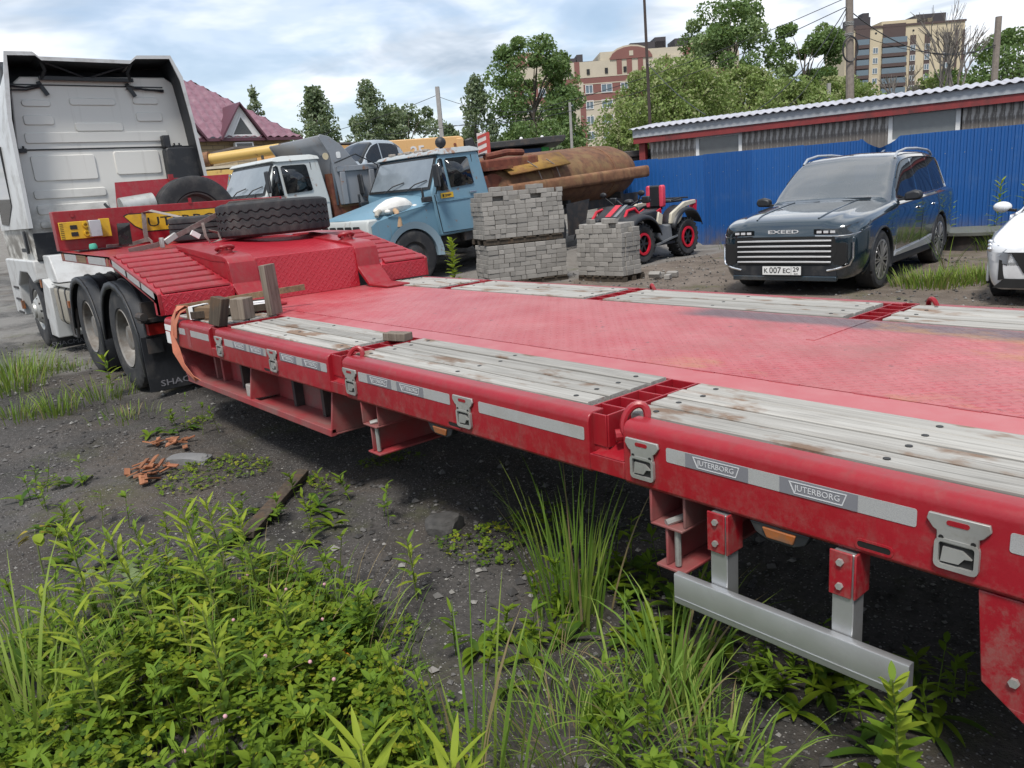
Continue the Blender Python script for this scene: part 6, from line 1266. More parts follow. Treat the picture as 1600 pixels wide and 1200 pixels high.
def sheet(bent):
    prof = []
    for k in range(10):
        x = k * pit; prof += [(x, 0.0), (x + 0.045, 0.0), (x + 0.06, -0.022), (x + 0.10, -0.022)]
    prof.append((pw, 0.0)); zs = [0.06, 0.5, 1.0, 1.5, 1.9, 2.05, 2.2] if bent else [0.06, 2.2]; P = []
    for x, y in prof:
        row = []
        for z in zs:
            dy = dz = 0.0
            if bent and z > 1.85: w = max(0, 1 - abs(x - 0.42) / 0.34); dz = -(z - 1.85) * 0.62 * w ** 0.6; dy = -0.10 * w * (z - 1.85) / 0.35 + 0.02 * math.sin(x * 60) * w
            row.append((x, y + dy, z + dz))
        P.append(row)
    return MB().grid(P).build('fence_sheet', BLF, None, smooth=25)
shA = sheet(False); shB = sheet(True)
bent_i = 5
for i in range(npan):
    o = inst('fence_sheet', shB if i == bent_i else shA, FE, (i * pw, -0.002 * (i % 2), rng.uniform(-0.012, 0.012)))
for o in (shA, shB): bpy.data.objects.remove(o)
scm = MB()
for i in range(npan):
    for z in (0.52, 1.77):
        for k in (1, 4, 7): scm.cyl((i * pw + k * pit + 0.02, -0.001, z), (i * pw + k * pit + 0.02, -0.006, z), 0.008, n=6)
tag(scm.build('fence_screws', STEEL, FE), None, None, None, 'stuff')
for z in (0.5, 1.75): MB().box(0, fl, 0.03, 0.07, z, z + 0.04).build('fence_rail', DARK, FE)
for i in range(int(fl / 2.5) + 1): MB().box(i * 2.5, i * 2.5 + 0.06, 0.07, 0.13, 0, 2.1).build('fence_post', DARK, FE)
# ------------------------------------------------------------------ long shed behind the fence
rc_ = None
def m_peel():
    t = NT('peeling_board_wall'); n = t.noise(1.0, 6, 0.65, t.map(None, (2.2, 2.2, 0.9))); n2 = t.noise(1.0, 4, 0.6, t.map(None, (16, 16, 0.8)))
    c = t.mix(t.ramp(n2, [(0.35, 0.0), (0.65, 1.0)]), (0.13, 0.115, 0.105), (0.24, 0.22, 0.20)); c = t.mix(t.ramp(t.math('ADD', t.math('MULTIPLY', n, 0.6), t.math('MULTIPLY', n2, 0.4)), [(0.49, 0.0), (0.52, 1.0)]), c, (0.50, 0.475, 0.45)); return t.fin(c, 0.85)
PEEL = m_peel(); SHPANE = plain('grey_sheen_shed_pane', (0.16, 0.17, 0.17), 0.18, spec=0.9); ROOFW = plain('pale_corrugated_roof', (0.40, 0.41, 0.46), 0.55, dirt=(0.22, 0.21, 0.21), damt=0.5); FASC = plain('red_fascia', (0.22, 0.03, 0.03), 0.55, dirt=(0.05, 0.03, 0.03), dscale=2.5, damt=0.45); GREYB = plain('grey_fascia_board', (0.36, 0.38, 0.41), 0.7, dirt=(0.25, 0.25, 0.25), damt=0.3)  # shed pane grey has the sky's reflection put into its colour
SA0 = Vector((-14.75, 17.68)); SB0 = Vector((3.5, 21.9)); SD = (SB0 - SA0).normalized(); sl = (SB0 - SA0).length
SH = thing('long_shed', 'long weathered shed with wavy grey roof and dark red fascia behind the fence', 'shed', (SA0.x, SA0.y, 0.10), math.atan2(SD.y, SD.x))
W0 = 0.12; bw = 0.16; nb = int((sl - 0.7) / bw)
wins = [(1.75, 2.85, 2.02, 2.52), (6.55, 7.85, 2.02, 2.56), (12.2, 13.4, 2.0, 2.5)]
bdm = {}
def board(x, z0, z1):
    key = (round(z0, 2), round(z1, 2))
    if key not in bdm: o = MB().box(0, bw - 0.006, 0, 0.025, z0, z1).build('wall_board', PEEL); bdm[key] = o.data; bpy.data.objects.remove(o)
    return inst('wall_board', bdm[key], SH, (x, W0 + rng.uniform(-0.005, 0.005), 0))
for i in range(nb):
    x = 0.3 + i * bw; hit = [w for w in wins if w[0] - bw < x < w[1]]
    if hit: board(x, 0.0, hit[0][2]); board(x, hit[0][3], 2.66)
    else: board(x, 0.0, 2.66)
MB().box(0.3, sl - 0.3, W0 + 0.035, 3.6, 0, 2.62).build('shed_core', DARK, SH)
for (a, b, c, d) in wins:
    f = MB().ring([(a - 0.09, c - 0.09), (b + 0.09, c - 0.09), (b + 0.09, d + 0.09), (a - 0.09, d + 0.09)], [(a, c), (b, c), (b, d), (a, d)], 'y', W0 - 0.03, W0 + 0.03).build('window_frame', PAPER, SH); MB().box(a, b, W0 + 0.0, W0 + 0.012, c, d).build('pane', SHPANE, f)
MB().box(-0.12, sl, -0.10, -0.06, 2.56, 2.72).build('red_fascia_board', FASC, SH); MB().box(-0.12, sl, -0.13, -0.101, 2.725, 2.93).build('grey_fascia_board', GREYB, SH); MB().box(-0.1, sl, -0.06, W0, 2.60, 2.63).build('soffit', DARK, SH); MB().box(-0.02, 0.16, W0 - 0.08, W0 + 0.1, 0, 2.6).build('corner_post', FASC, SH)
P = []; n = int(sl / 0.025)
for i in range(n + 1):
    x = -0.2 + i * 0.025; z = 2.955 + 0.020 * math.sin(2 * math.pi * x / 0.20); P.append([(x, -0.22, z), (x, 1.5, z + 0.20), (x, 3.8, z - 0.1)])
o = MB().grid(P).build('roof_sheet', ROOFW, SH, smooth=60); sm = o.modifiers.new('solid', 'SOLIDIFY'); sm.thickness = 0.012
# kiosk with dark canopy left of the mast
KB = plain('kiosk_blue', (0.012, 0.06, 0.17), 0.5); KG = plain('kiosk_green', (0.03, 0.30, 0.05), 0.5)
KI = thing('roadside_kiosk', 'blue kiosk with green edge and flat dark roof beyond the rusty cistern', 'kiosk', (-20.0, 17.4, 0.24), math.atan2(2.3, 1.9))
MB().box(-1.8, 1.05, 0.2, 2.6, -0.24, 2.72).build('kiosk_wall', KB, KI); MB().box(1.05, 1.30, 0.15, 2.6, 0, 2.74).build('green_corner', KG, KI, bevel=0.01); MB().prism([(-2.1, 2.78), (1.75, 2.84), (1.85, 2.98), (1.8, 3.05), (-2.1, 2.96)], 'y', -0.35, 3.0).build('flat_roof', DARK, KI, bevel=0.02)
MB().box(-0.4, 0.1, 0.18, 0.2, 2.2, 2.5).build('window', PAPER, KI)
for x in (0.4, 1.1): MB().ball((x, 0.2, 3.06), 0.06, 8, 6).build('roof_lamp', PAPER, KI)
MB().cyl((-14.9, 17.2, 1.9), (-14.2, 16.6, 2.35), 0.02, n=6).build('x', DARK) if False else None
# concrete lid by the fence
cl = thing('well_cover', 'flat grey round concrete cover on a dark ring before the fence', 'well cover', (-5.25, 15.55, 0.0))
MB().cyl((0, 0, 0.0), (0, 0, 0.26), 0.62, n=28).build('ring', DARK, cl); MB().cyl((0, 0, 0.262), (0, 0, 0.33), 0.72, n=28).build('lid', plain('concrete_lid', (0.10, 0.105, 0.095), 0.9, bump=0.3), cl, bevel=0.01)
# yard lumber behind the shed corner
o = MB().box(-0.9, 0.9, -0.5, 0.5, 0, 2.32).box(-1.05, 1.05, -0.62, 0.62, 2.32, 2.5).build('dark_booth', DARK, None, bevel=0.03); o.location = (-15.6, 18.1, 0); o.rotation_euler = (0, 0, 0.7); tag(o, 'dark low booth at the left end of the shed', 'booth')
# ------------------------------------------------------------------ house with plum tiled roof
PLUM = plain('plum_metal_tile', (0.21, 0.10, 0.13), 0.30, var=0.15, scale=3, dirt=(0.28, 0.20, 0.22), damt=0.3)
def m_ybrick():
    t = NT('yellow_brick'); b = t.n('ShaderNodeTexBrick'); v = t.sep(); cb = t.n('ShaderNodeCombineXYZ'); t.put(cb.inputs[0], t.math('ADD', v[0], v[1])); t.put(cb.inputs[1], v[2]); t.put(b.inputs['Vector'], cb.outputs[0])
    b.inputs['Color1'].default_value = (0.42, 0.33, 0.20, 1); b.inputs['Color2'].default_value = (0.36, 0.27, 0.16, 1); b.inputs['Mortar'].default_value = (0.20, 0.16, 0.12, 1); b.inputs['Scale'].default_value = 1.0
    b.inputs['Brick Width'].default_value = 0.5; b.inputs['Row Height'].default_value = 0.16; b.inputs['Mortar Size'].default_value = 0.014; return t.fin(b.outputs[0], 0.85)
YBR = m_ybrick()
HO = thing('brick_house', 'yellow brick house with plum tiled roof and two pointed dormers', 'house', (-33.5, 13.0, 0.0))
MB().box(-6.0, -0.25, -6.0, 3.3, 0, 4.70).build('wall', YBR, HO)
def tiles(c00, c10, c11, c01, nu, nv, name):
    """roof plane corner eave-left, eave-right, ridge-right, ridge-left as rippled tile sheet"""
    c00, c10, c11, c01 = map(Vector, (c00, c10, c11, c01)); nn = (c10 - c00).cross(c01 - c00).normalized(); P = []
    for i in range(nu * 6 + 1):
        u = i / (nu * 6); row = []
        for j in range(nv * 3 + 1):
            v = j / (nv * 3); p = c00.lerp(c10, u).lerp(c01.lerp(c11, u), v); L = (c10 - c00).length
            along = (p - c00).dot((c10 - c00).normalized()) / 0.36; h = 0.045 * math.cos(2 * math.pi * along) + 0.05 * (1 - ((j % 3) / 3.0)); row.append(p + nn * h)
        P.append(row)
    return MB().grid(P).build(name, PLUM, HO, smooth=40)
tiles((0.25, -6.5, 4.72), (0.25, 3.6, 4.72), (-3.1, 0.35, 7.45), (-3.1, -6.5, 7.45), 40, 9, 'roof'); tiles((0.25, 3.6, 4.72), (-6.4, 3.6, 4.72), (-3.1, 0.35, 7.45), (-3.1, 0.35, 7.45), 20, 9, 'roof_hip')
MB().box(0.20, 0.30, -6.5, 3.65, 4.60, 4.72).build('gutter', plain('plum_trim', (0.10, 0.035, 0.05), 0.5), HO)
for yc in (0.95, -1.65):
    d = MB().prism([(yc - 0.85, 4.72), (yc + 0.85, 4.72), (yc, 6.05)], 'x', -1.6, 0.22).build('dormer', PAPER, HO); PT = bpy.data.materials['plum_trim']
    for s in (1, -1): MB().add([(0.42, yc, 6.16), (-1.75, yc, 6.16), (-1.75, yc + s * 1.05, 4.66), (0.42, yc + s * 1.05, 4.66), (0.42, yc, 6.08), (-1.75, yc, 6.08), (-1.75, yc + s * 0.98, 4.62), (0.42, yc + s * 0.98, 4.62)], [(0, 1, 2, 3), (7, 6, 5, 4), (0, 3, 7, 4), (1, 5, 6, 2), (3, 2, 6, 7)]).build('dormer_roof', PT, d)
    w = MB().prism([(yc - 0.42, 4.86), (yc + 0.42, 4.86), (yc, 5.56)], 'x', 0.222, 0.232).build('dormer_pane', GLASSC, d); MB().ring([(yc - 0.52, 4.80), (yc + 0.52, 4.80), (yc, 5.70)], [(yc - 0.42, 4.86), (yc + 0.42, 4.86), (yc, 5.56)], 'x', 0.222, 0.25).build('dormer_frame', PAPER, d)
    MB().box(0.0, 0.23, yc - 0.4, yc + 0.4, 4.05, 4.55).build('window', PAPER, d); MB().box(0.232, 0.236, yc - 0.34, yc + 0.34, 4.1, 4.5).build('pane', GLASSC, d)
gw = thing('brick_garage', 'low yellow brick garage with flat roof right of the house', 'garage', (-29.5, 15.0, 0.0)); MB().box(-2.5, 0, -3.0, 2.6, 0, 3.98).build('wall', YBR, gw); MB().box(-2.6, 0.1, -3.1, 2.7, 3.98, 4.06).build('flat_roof', plain('roof_felt', (0.15, 0.13, 0.12), 0.8), gw)
# ------------------------------------------------------------------ apartment blocks
CREAM = plain('cream_brick', (0.47, 0.42, 0.33), 0.85, var=0.06, scale=0.3); BRK = plain('red_brick', (0.20, 0.088, 0.075), 0.85, var=0.08, scale=0.3); DKR = plain('dark_roof', (0.045, 0.04, 0.045), 0.7); BRN = plain('brown_cladding', (0.075, 0.05, 0.045), 0.6); CRM2 = plain('cream_render', (0.50, 0.43, 0.30), 0.8, var=0.05, scale=0.2); PANE = plain('window_glass_blue', (0.10, 0.14, 0.17), 0.08, spec=0.9)
wm = {}
def window(par, x, z, w, h, y=0.0):
    key = (w, h)
    if key not in wm:
        a = MB().ring([(-w / 2, -h / 2), (w / 2, -h / 2), (w / 2, h / 2), (-w / 2, h / 2)], [(-w / 2 + 0.1, -h / 2 + 0.1), (w / 2 - 0.1, -h / 2 + 0.1), (w / 2 - 0.1, h / 2 - 0.1), (-w / 2 + 0.1, h / 2 - 0.1)], 'y', -0.12, 0.02).box(-0.05, 0.05, -0.11, 0.02, -h / 2 + 0.1, h / 2 - 0.1).build('window', PAPER)
        b = MB().box(-w / 2 + 0.1, w / 2 - 0.1, -0.03, 0.01, -h / 2 + 0.1, h / 2 - 0.1).build('pane', PANE); wm[key] = (a.data, b.data); bpy.data.objects.remove(a); bpy.data.objects.remove(b)
    o = inst('window', wm[key][0], par, (x, y - 0.02, z)); inst('pane', wm[key][1], o); return o
# red and cream block: facade runs along x of its frame, seen face -y
r0 = Vector((-120.0, 106.5)); r1 = Vector((-92.0, 142.0)); rd = (r1 - r0).normalized()
RB = thing('red_cream_block', 'red and cream brick apartment block with stepped gables behind the willows', 'building', (r0.x, r0.y, 0), math.atan2(rd.y, rd.x))
MB().box(0, 45, 0, 14, 0, 25.0).build('wall', CREAM, RB)
fh = 2.9
MB().box(-0.05, 45.05, -0.08, 0, 17.6, 22.0).build('red_band', BRK, RB)
for z in (20.75, 18.95, 22.0, 17.5): MB().box(-0.05, 45.05, -0.13, -0.081, z, z + 0.18).build('cream_course', CREAM, RB)
for x in (13.0, 30.5): MB().box(x, x + 1.1, -0.10, 0, 4, 17.5).build('red_pilaster', BRK, RB)
for x in (12.9, 23.0, 30.4): MB().box(x, x + 0.9, -0.16, -0.081, 17.3, 21.2).build('cream_pier', CREAM, RB)
for x in (12.2, 20.6, 22.6, 24.8, 30.2): MB().box(x, x + 1.0, -0.12, -0.01, 22.2, 25.05).build('red_pier', BRK, RB)
for xc in (3.0, 23.5, 38.0):
    pts = [(xc - 4.2, 25.0)] + [(xc + 4.2 * math.cos(R_(a)), 25.0 + 2.2 * math.sin(R_(a))) for a in range(170, 9, -20)] + [(xc + 4.2, 25.0)]; MB().prism(pts, 'y', -0.2, 2.0).build('gable', BRK, RB); MB().prism([(p[0], p[1] + 0.35) for p in pts], 'y', 0.1, 1.8).build('gable_coping', CREAM, RB); MB().box(xc - 0.4, xc + 0.4, -0.25, -0.19, 25.5, 26.4).build('gable_window', CREAM, RB)
MB().box(17.5, 45, 0.5, 13, 25.0, 26.6).build('upper_storey', CREAM, RB)
for (x, w, h) in ((4.0, 9.0, 2.0), (14.0, 4.0, 0.8), (24.0, 7.0, 3.0), (29.0, 2.2, 4.2), (33.0, 9.0, 3.4), (2.0, 1.6, 3.2), (10.0, 1.4, 3.4), (13.2, 1.2, 3.0)): MB().box(x, x + w, 3, 9, 25.0, 25.0 + h * 0.62 + (1.4 if x > 20 else 0)).build('roof_house', DKR, RB)
for i, x in enumerate((2.6, 5.6, 8.6, 11.2, 14.9, 18.4, 21.9, 24.2, 27.8, 32.6, 36.0, 40.0)):
    for f in range(6): window(RB, x, 19.85 - f * fh, 2.2 if i in (5, 8, 10) else 1.5, 1.6, -0.10 if f == 0 else 0.0)
for x in (10.9, 14.6, 18.2, 21.9): MB().box(x, x + 0.6, -0.14, 0.02, 22.6, 23.6).build('attic_opening', INK, RB)
# beige and brown block on the rise
b0 = Vector((-123.0, 247.0)); b1 = Vector((-99.0, 276.0)); bd_ = (b1 - b0).normalized(); bz = 13.0
BB = thing('beige_brown_block', 'beige and brown apartment block on the rise at upper right', 'building', (b0.x, b0.y, bz), math.atan2(bd_.y, bd_.x))
MB().box(0, 37, 0, 15, 0, 28.3).build('wall', CRM2, BB)
for x0, x1, z in ((3.0, 7.5, 29.4), (11.5, 18.5, 29.2)): MB().box(x0, x1, -0.25, 0, 0, z).build('brown_bay', BRN, BB)
for x0, x1 in ((3.3, 7.2), (11.2, 18.9)):
    for f in range(8):
        MB().box(x0, x1, -0.9, -0.26, 2 + f * 2.95, 3.0 + f * 2.95).build('balcony', BRN, BB); MB().box(x0 + 0.1, x1 - 0.1, -0.8, -0.27, 3.02 + f * 2.95, 4.6 + f * 2.95).build('balcony_glazing', PANE, BB)
MB().box(2.5, 8.5, 2, 8, 28.3, 32.0).build('roof_house', DKR, BB); MB().box(6, 8, 2, 5, 32.0, 33.2).build('chimney', DKR, BB); MB().box(12, 28, 2, 10, 28.3, 30.4).build('upper_storey', CRM2, BB); MB().box(23, 32, 2, 9, 28.4, 31.6).build('roof_house', DKR, BB); MB().box(-0.2, 37.2, -0.3, 0.2, 28.3, 28.9).build('parapet', BRN, BB)
for i, x in enumerate((1.4, 9.4, 21.0, 25.5, 31.5)):
    if i >= 2: MB().box(x - 0.9, x + 0.9, -0.12, 0, 6, 25.5).build('brown_strip', BRN, BB)
    for f in range(1, 8): window(BB, x, 1.2 + f * 2.95, 1.6, 1.7, -0.1 if i >= 2 else 0.0)
for x in (9.4, 21.0): MB().cyl((x, -0.02, 26.8), (x, 0.01, 26.8), 0.35, n=10).build('vent', INK, BB)
for x in (34.2, 36.3): MB().box(x, x + 0.7, -0.2, 0, 4, 26).build('corner_fin', BRN, BB)
# ------------------------------------------------------------------ trees
def m_leaf(name, a, b, tr=0.38, ns=0.7):
    t = NT(name); n = t.ramp(t.noise(ns, 4, 0.6), [(0.3, 0.0), (0.7, 1.0)]); c = t.mix(n, a, b); t.fin(c, 0.65, 0.0, None, 0.25); 
    try: t.b.inputs['Subsurface Weight'].default_value = 0.0
    except Exception: pass
    o = t.t.nodes['Material Output']; tl = t.n('ShaderNodeBsdfTranslucent'); t.put(tl.inputs[0], t.mix(0.5, c, (0.20, 0.26, 0.03))); mx = t.n('ShaderNodeMixShader'); mx.inputs[0].default_value = tr
    t.t.links.new(t.b.outputs[0], mx.inputs[1]); t.t.links.new(tl.outputs[0], mx.inputs[2]); t.t.links.new(mx.outputs[0], o.inputs[0]); return t.m
LF_P = [m_leaf('poplar_leaf_%s' % k, a, b) for k, a, b in (('mid', (0.121, 0.201, 0.070), (0.182, 0.271, 0.101)), ('dark', (0.081, 0.151, 0.051), (0.131, 0.201, 0.070)), ('pale', (0.201, 0.282, 0.121), (0.262, 0.343, 0.161)))]
LF_W = [m_leaf('willow_leaf_%s' % k, a, b) for k, a, b in (('mid', (0.198, 0.281, 0.083), (0.281, 0.360, 0.123)), ('dark', (0.132, 0.198, 0.057), (0.198, 0.264, 0.083)), ('pale', (0.296, 0.360, 0.148), (0.360, 0.360, 0.198)))]
LF_B = [m_leaf('birch_leaf_%s' % k, a, b) for k, a, b in (('mid', (0.152, 0.206, 0.116), (0.215, 0.269, 0.161)), ('dark', (0.108, 0.161, 0.090), (0.161, 0.215, 0.116)), ('pale', (0.233, 0.278, 0.179), (0.305, 0.340, 0.233)))]
BARK = plain('bark', (0.10, 0.085, 0.07), 0.9, bump=0.4, bscale=20); BARKG = plain('grey_bark', (0.16, 0.145, 0.13), 0.9, bump=0.4, bscale=20)
def leaf_quads(C, size, rs, flat=0.0):
    n = len(C); a = rs.normal(size=(n, 3)); a /= np.linalg.norm(a, axis=1)[:, None]; b = rs.normal(size=(n, 3)); b -= a * (a * b).sum(1)[:, None]; b /= np.linalg.norm(b, axis=1)[:, None]
    s = size * rs.uniform(0.6, 1.3, n)[:, None]; return np.stack([C - a * s, C + b * s * 0.55, C + a * s, C - b * s * 0.55], 1).reshape(-1, 3)
def tree(name, label, base, H, W, kind, seed, mats, leaf, nleaf, trunk=0.3, grp='trees beyond the yard', lowest=0.18, bark=BARK):
    H *= 0.89; rs = np.random.default_rng(seed); T = thing(name, label, 'tree', (base[0], base[1], ground_h(base[0], base[1])), 0, grp); r = W / 2
    ncl = {'poplar': 80, 'willow': 95, 'birch': 60, 'bush': 55}[kind]; cl = []
    for k in range(ncl * 3):
        if len(cl) >= ncl: break
        u = rs.uniform(0, 1); a = rs.uniform(0, 2 * math.pi)
        if kind == 'poplar': zf = lowest + (1 - lowest) * u; wr = math.sqrt(max(0.04, 1 - ((zf - 0.60) / 0.47) ** 2)) if zf > 0.6 else 0.62 + 0.38 * zf / 0.6
        elif kind == 'willow': zf = 0.10 + 0.90 * u ** 0.8; wr = math.sqrt(max(0.02, 1 - ((zf - 0.42) / 0.60) ** 2))
        elif kind == 'birch': zf = lowest + (1 - lowest) * u; wr = max(0.06, 1.0 - ((zf - lowest) / (1 - lowest)) ** 1.9)
        else: zf = 0.08 + 0.9 * u; wr = math.sqrt(max(0.05, 1 - ((zf - 0.40) / 0.66) ** 2))
        q = rs.uniform(0.35, 1.0) ** 0.6; cr = r * wr * q; cl.append((cr * math.cos(a) * rs.uniform(0.75, 1.08), cr * math.sin(a) * rs.uniform(0.75, 1.08), H * zf * rs.uniform(0.97, 1.0), rs.uniform(0.10, 0.20) * W * (1.0 if kind != 'birch' else 0.9) * (1.0 - 0.30 * zf)))
    cl = np.array(cl); nleaf = int(nleaf * 2.0); pk = rs.integers(0, len(cl), nleaf); d = rs.normal(size=(nleaf, 3)); d /= np.linalg.norm(d, axis=1)[:, None]; d *= rs.uniform(0.25, 1.0, nleaf)[:, None] ** 0.5
    C = cl[pk, :3] + d * cl[pk, 3][:, None] * [1, 1, 0.85 if kind != 'birch' else 1.3]; C = C[C[:, 2] > 0.05 * H]; C[:, 2] = np.minimum(C[:, 2], H * 1.0 + 0.2); n = len(C)
    V = leaf_quads(C, leaf * 0.62, rs); me = bpy.data.meshes.new('crown'); me.vertices.add(4 * n); me.vertices.foreach_set('co', V.astype(np.float32).ravel()); me.loops.add(4 * n); me.loops.foreach_set('vertex_index', np.arange(4 * n, dtype=np.int32)); me.polygons.add(n); me.polygons.foreach_set('loop_start', np.arange(0, 4 * n, 4, dtype=np.int32)); me.polygons.foreach_set('loop_total', np.full(n, 4, dtype=np.int32))
    for m in mats: me.materials.append(m)
    tone = rs.integers(0, 10, len(cl)); pick = np.where(tone[pk[:n]] < 5, 0, np.where(tone[pk[:n]] < 8, 1, 2)); me.polygons.foreach_set('material_index', pick.astype(np.int32)); me.update(); me.validate()
    o = bpy.data.objects.new('crown', me); COL.objects.link(o); o.parent = T
    mb = MB(); top = H * (0.80 if kind != 'willow' else 0.5); pts = [(0.02 * H * math.sin(k * 1.7 + seed) * k / 5, 0.02 * H * math.cos(k * 1.3 + seed) * k / 5, top * k / 5) for k in range(6)]; mb.tube(pts, [trunk * (1 - 0.15 * k) for k in range(6)], 8)
    for k in range(0, len(cl), 2):
        c = cl[k]; z0 = min(top * 0.95, c[2] * 0.70); t0 = z0 / top * 5; i = int(min(4, t0)); p = Vector(pts[i]).lerp(Vector(pts[i + 1]), t0 - i); e = Vector(c[:3]); mb.tube([p, p.lerp(e, 0.5) + Vector((0, 0, 0.04 * H)), e], [trunk * 0.28, trunk * 0.16, trunk * 0.06], 5)
    mb.build('trunk', bark, T, smooth=60); return T
def tb(u_, w): return u_
tree('slim_tree', 'thin pale tree top rising behind the plum roof', (-71.6, 31.6), 14.4, 3.0, 'birch', 1, LF_B, 0.28, 1100, 0.14, lowest=0.3)
tree('birch_tree', 'birch right of the plum roof, leftmost of the row', (-58.0, 30.4), 11.8, 6.6, 'birch', 2, LF_B, 0.24, 5200, 0.2, lowest=0.12)
tree('birch_tree', 'tall pointed birch standing left of the grey pole', (-57.4, 34.9), 12.4, 6.2, 'birch', 3, LF_B, 0.24, 5200, 0.2, lowest=0.12)
tree('birch_tree', 'lower rounded birch just left of the grey pole', (-57.5, 38.8), 10.6, 7.4, 'bush', 4, LF_B, 0.24, 5200, 0.2)
tree('birch_tree', 'slender birch right of the grey pole', (-46.0, 37.0), 11.4, 4.8, 'birch', 5, LF_B, 0.2, 4200, 0.16, lowest=0.08)
tree('poplar_tree', 'big dark poplar left of the red brick block', (-47.5, 44.2), 14.8, 7.8, 'poplar', 6, LF_P, 0.24, 12000, 0.3, lowest=0.10)
tree('willow_tree', 'broad round willow beside the steel mast', (-30.2, 38.9), 9.3, 8.6, 'willow', 7, LF_W, 0.17, 14000, 0.35)
tree('poplar_tree', 'tall poplar rising above the willows at upper right', (-47.1, 70.7), 20.0, 11.0, 'poplar', 8, LF_P, 0.30, 12000, 0.3, lowest=0.25)
tree('willow_tree', 'willow right of the broad one, partly behind it', (-30.2, 47.0), 9.2, 6.4, 'willow', 9, LF_W, 0.18, 9000, 0.3)
tree('poplar_tree', 'slimmer poplar left of the timber utility pole', (-41.9, 76.4), 17.6, 7.8, 'poplar', 10, LF_P, 0.30, 12500, 0.25, lowest=0.12)
tree('willow_tree', 'pale rounded willow bush left of the timber utility pole', (-22.4, 39.3), 6.7, 5.4, 'willow', 11, LF_W, 0.16, 8500, 0.22)
tree('willow_tree', 'willow filling the gap behind the timber utility pole', (-25.0, 49.5), 7.6, 5.4, 'willow', 12, LF_W, 0.18, 6500, 0.22)
tree('scrub_tree', 'yellow-green scrub tree before the beige block, left one', (-27.2, 55.0), 7.9, 5.6, 'bush', 13, LF_W, 0.2, 3200, 0.2)
tree('scrub_tree', 'yellow-green scrub tree before the beige block, right one', (-22.4, 58.6), 7.8, 5.6, 'bush', 14, LF_W, 0.2, 3200, 0.2)
tree('round_tree', 'green round tree behind the right-hand pole', (-20.8, 66.6), 11.0, 7.4, 'willow', 15, LF_P, 0.22, 8000, 0.25)
tree('round_tree', 'green round tree at the right edge above the shed', (-14.0, 68.0), 9.9, 7.0, 'willow', 16, LF_W, 0.22, 7000, 0.25)
tree('round_tree', 'dark green tree behind the leafless one', (-24.4, 64.0), 8.6, 5.0, 'willow', 17, LF_P, 0.2, 5000, 0.2)
tree('small_tree', 'small tree before the red brick block, beside a thin post', (-37.8, 36.5), 5.0, 2.2, 'bush', 18, LF_B, 0.14, 3800, 0.1)
tree('small_tree', 'small bright tree left of the shed end', (-26.6, 30.3), 4.9, 2.2, 'bush', 19, LF_W, 0.13, 4800, 0.1)
tree('scrub_tree', 'low scrub below the slender birch', (-50.2, 38.6), 8.0, 4.6, 'bush', 20, LF_B, 0.2, 4500, 0.12)
tree('scrub_tree', 'low scrub between the two pointed birches', (-60.0, 33.6), 7.6, 6.4, 'bush', 21, LF_B, 0.22, 4500, 0.12)
tree('scrub_tree', 'low scrub under the big dark poplar', (-43.5, 41.0), 7.2, 7.0, 'bush', 22, LF_P, 0.2, 6500, 0.12)
tree('scrub_tree', 'scrub behind the grey pole', (-55.0, 42.5), 8.2, 6.4, 'bush', 23, LF_B, 0.22, 5000, 0.12)
def wood(name, label, pts, n, leaf, mats, seed):
    rs = np.random.default_rng(seed); C = []
    for x, y, w, h in pts:
        k = n // len(pts); q = rs.normal(size=(k, 3)) * [w, w, 0.0]; z = rs.uniform(0, 1, k) ** 0.7 * h * (0.75 + 0.25 * np.sin(q[:, 0] * 1.3 + x)); C.append(np.stack([x + q[:, 0], y + q[:, 1], ground_h(x, y) + z], 1))
    C = np.concatenate(C); V = leaf_quads(C, leaf, rs); m = len(C); me = bpy.data.meshes.new(name); me.from_pydata(V.tolist(), [], np.arange(4 * m).reshape(-1, 4).tolist())
    for q in mats: me.materials.append(q)
    me.polygons.foreach_set('material_index', rs.integers(0, 3, m).astype(np.int32)); o = bpy.data.objects.new(name, me); COL.objects.link(o); return tag(o, label, None, None, 'stuff')
wood('distant_wood', 'far band of mixed green trees along the skyline behind the yard', [(-80, 28, 3.5, 7.5), (-78, 36, 3.5, 8), (-76, 44, 3.5, 8.5), (-72, 50, 3.5, 8.5), (-68, 58, 3.5, 8), (-64, 66, 3.5, 9), (-58, 74, 3.5, 8.5), (-50, 82, 3.5, 8.5), (-44, 88, 3.5, 9), (-36, 92, 3.5, 9), (-28, 96, 3.5, 10), (-20, 98, 3.5, 10)], 26000, 0.20, LF_B, 77)
def bare_tree(label, base, H, seed, spread=0.5):
    r = random.Random(seed); T = thing('leafless_tree', label, 'tree', (base[0], base[1], ground_h(*base)), 0, 'leafless trees before the beige block'); mb = MB()
    def br(p, d, L, rad, n):
        q = p + d * L; m = p.lerp(q, 0.5) + Vector((r.uniform(-1, 1), r.uniform(-1, 1), r.uniform(-0.3, 0.3))) * L * 0.06; mb.tube([p, m, q], [rad, rad * 0.85, rad * 0.68], 5 if n > 1 else 4, caps=False)
        if n == 0: return
        for k in range(3 if n > 1 else 4):
            dd = (d + Vector((r.uniform(-1, 1), r.uniform(-1, 1), r.uniform(-0.1, 0.7))) * spread).normalized(); br(p.lerp(q, r.uniform(0.55, 1.0)), dd, L * r.uniform(0.55, 0.8), rad * 0.60, n - 1)
    mb2 = mb; br(Vector((0, 0, 0)), Vector((0.03, 0, 1)), H * 0.36, 0.21, 5); mb.build('branches', BARKG, T, smooth=0); return T
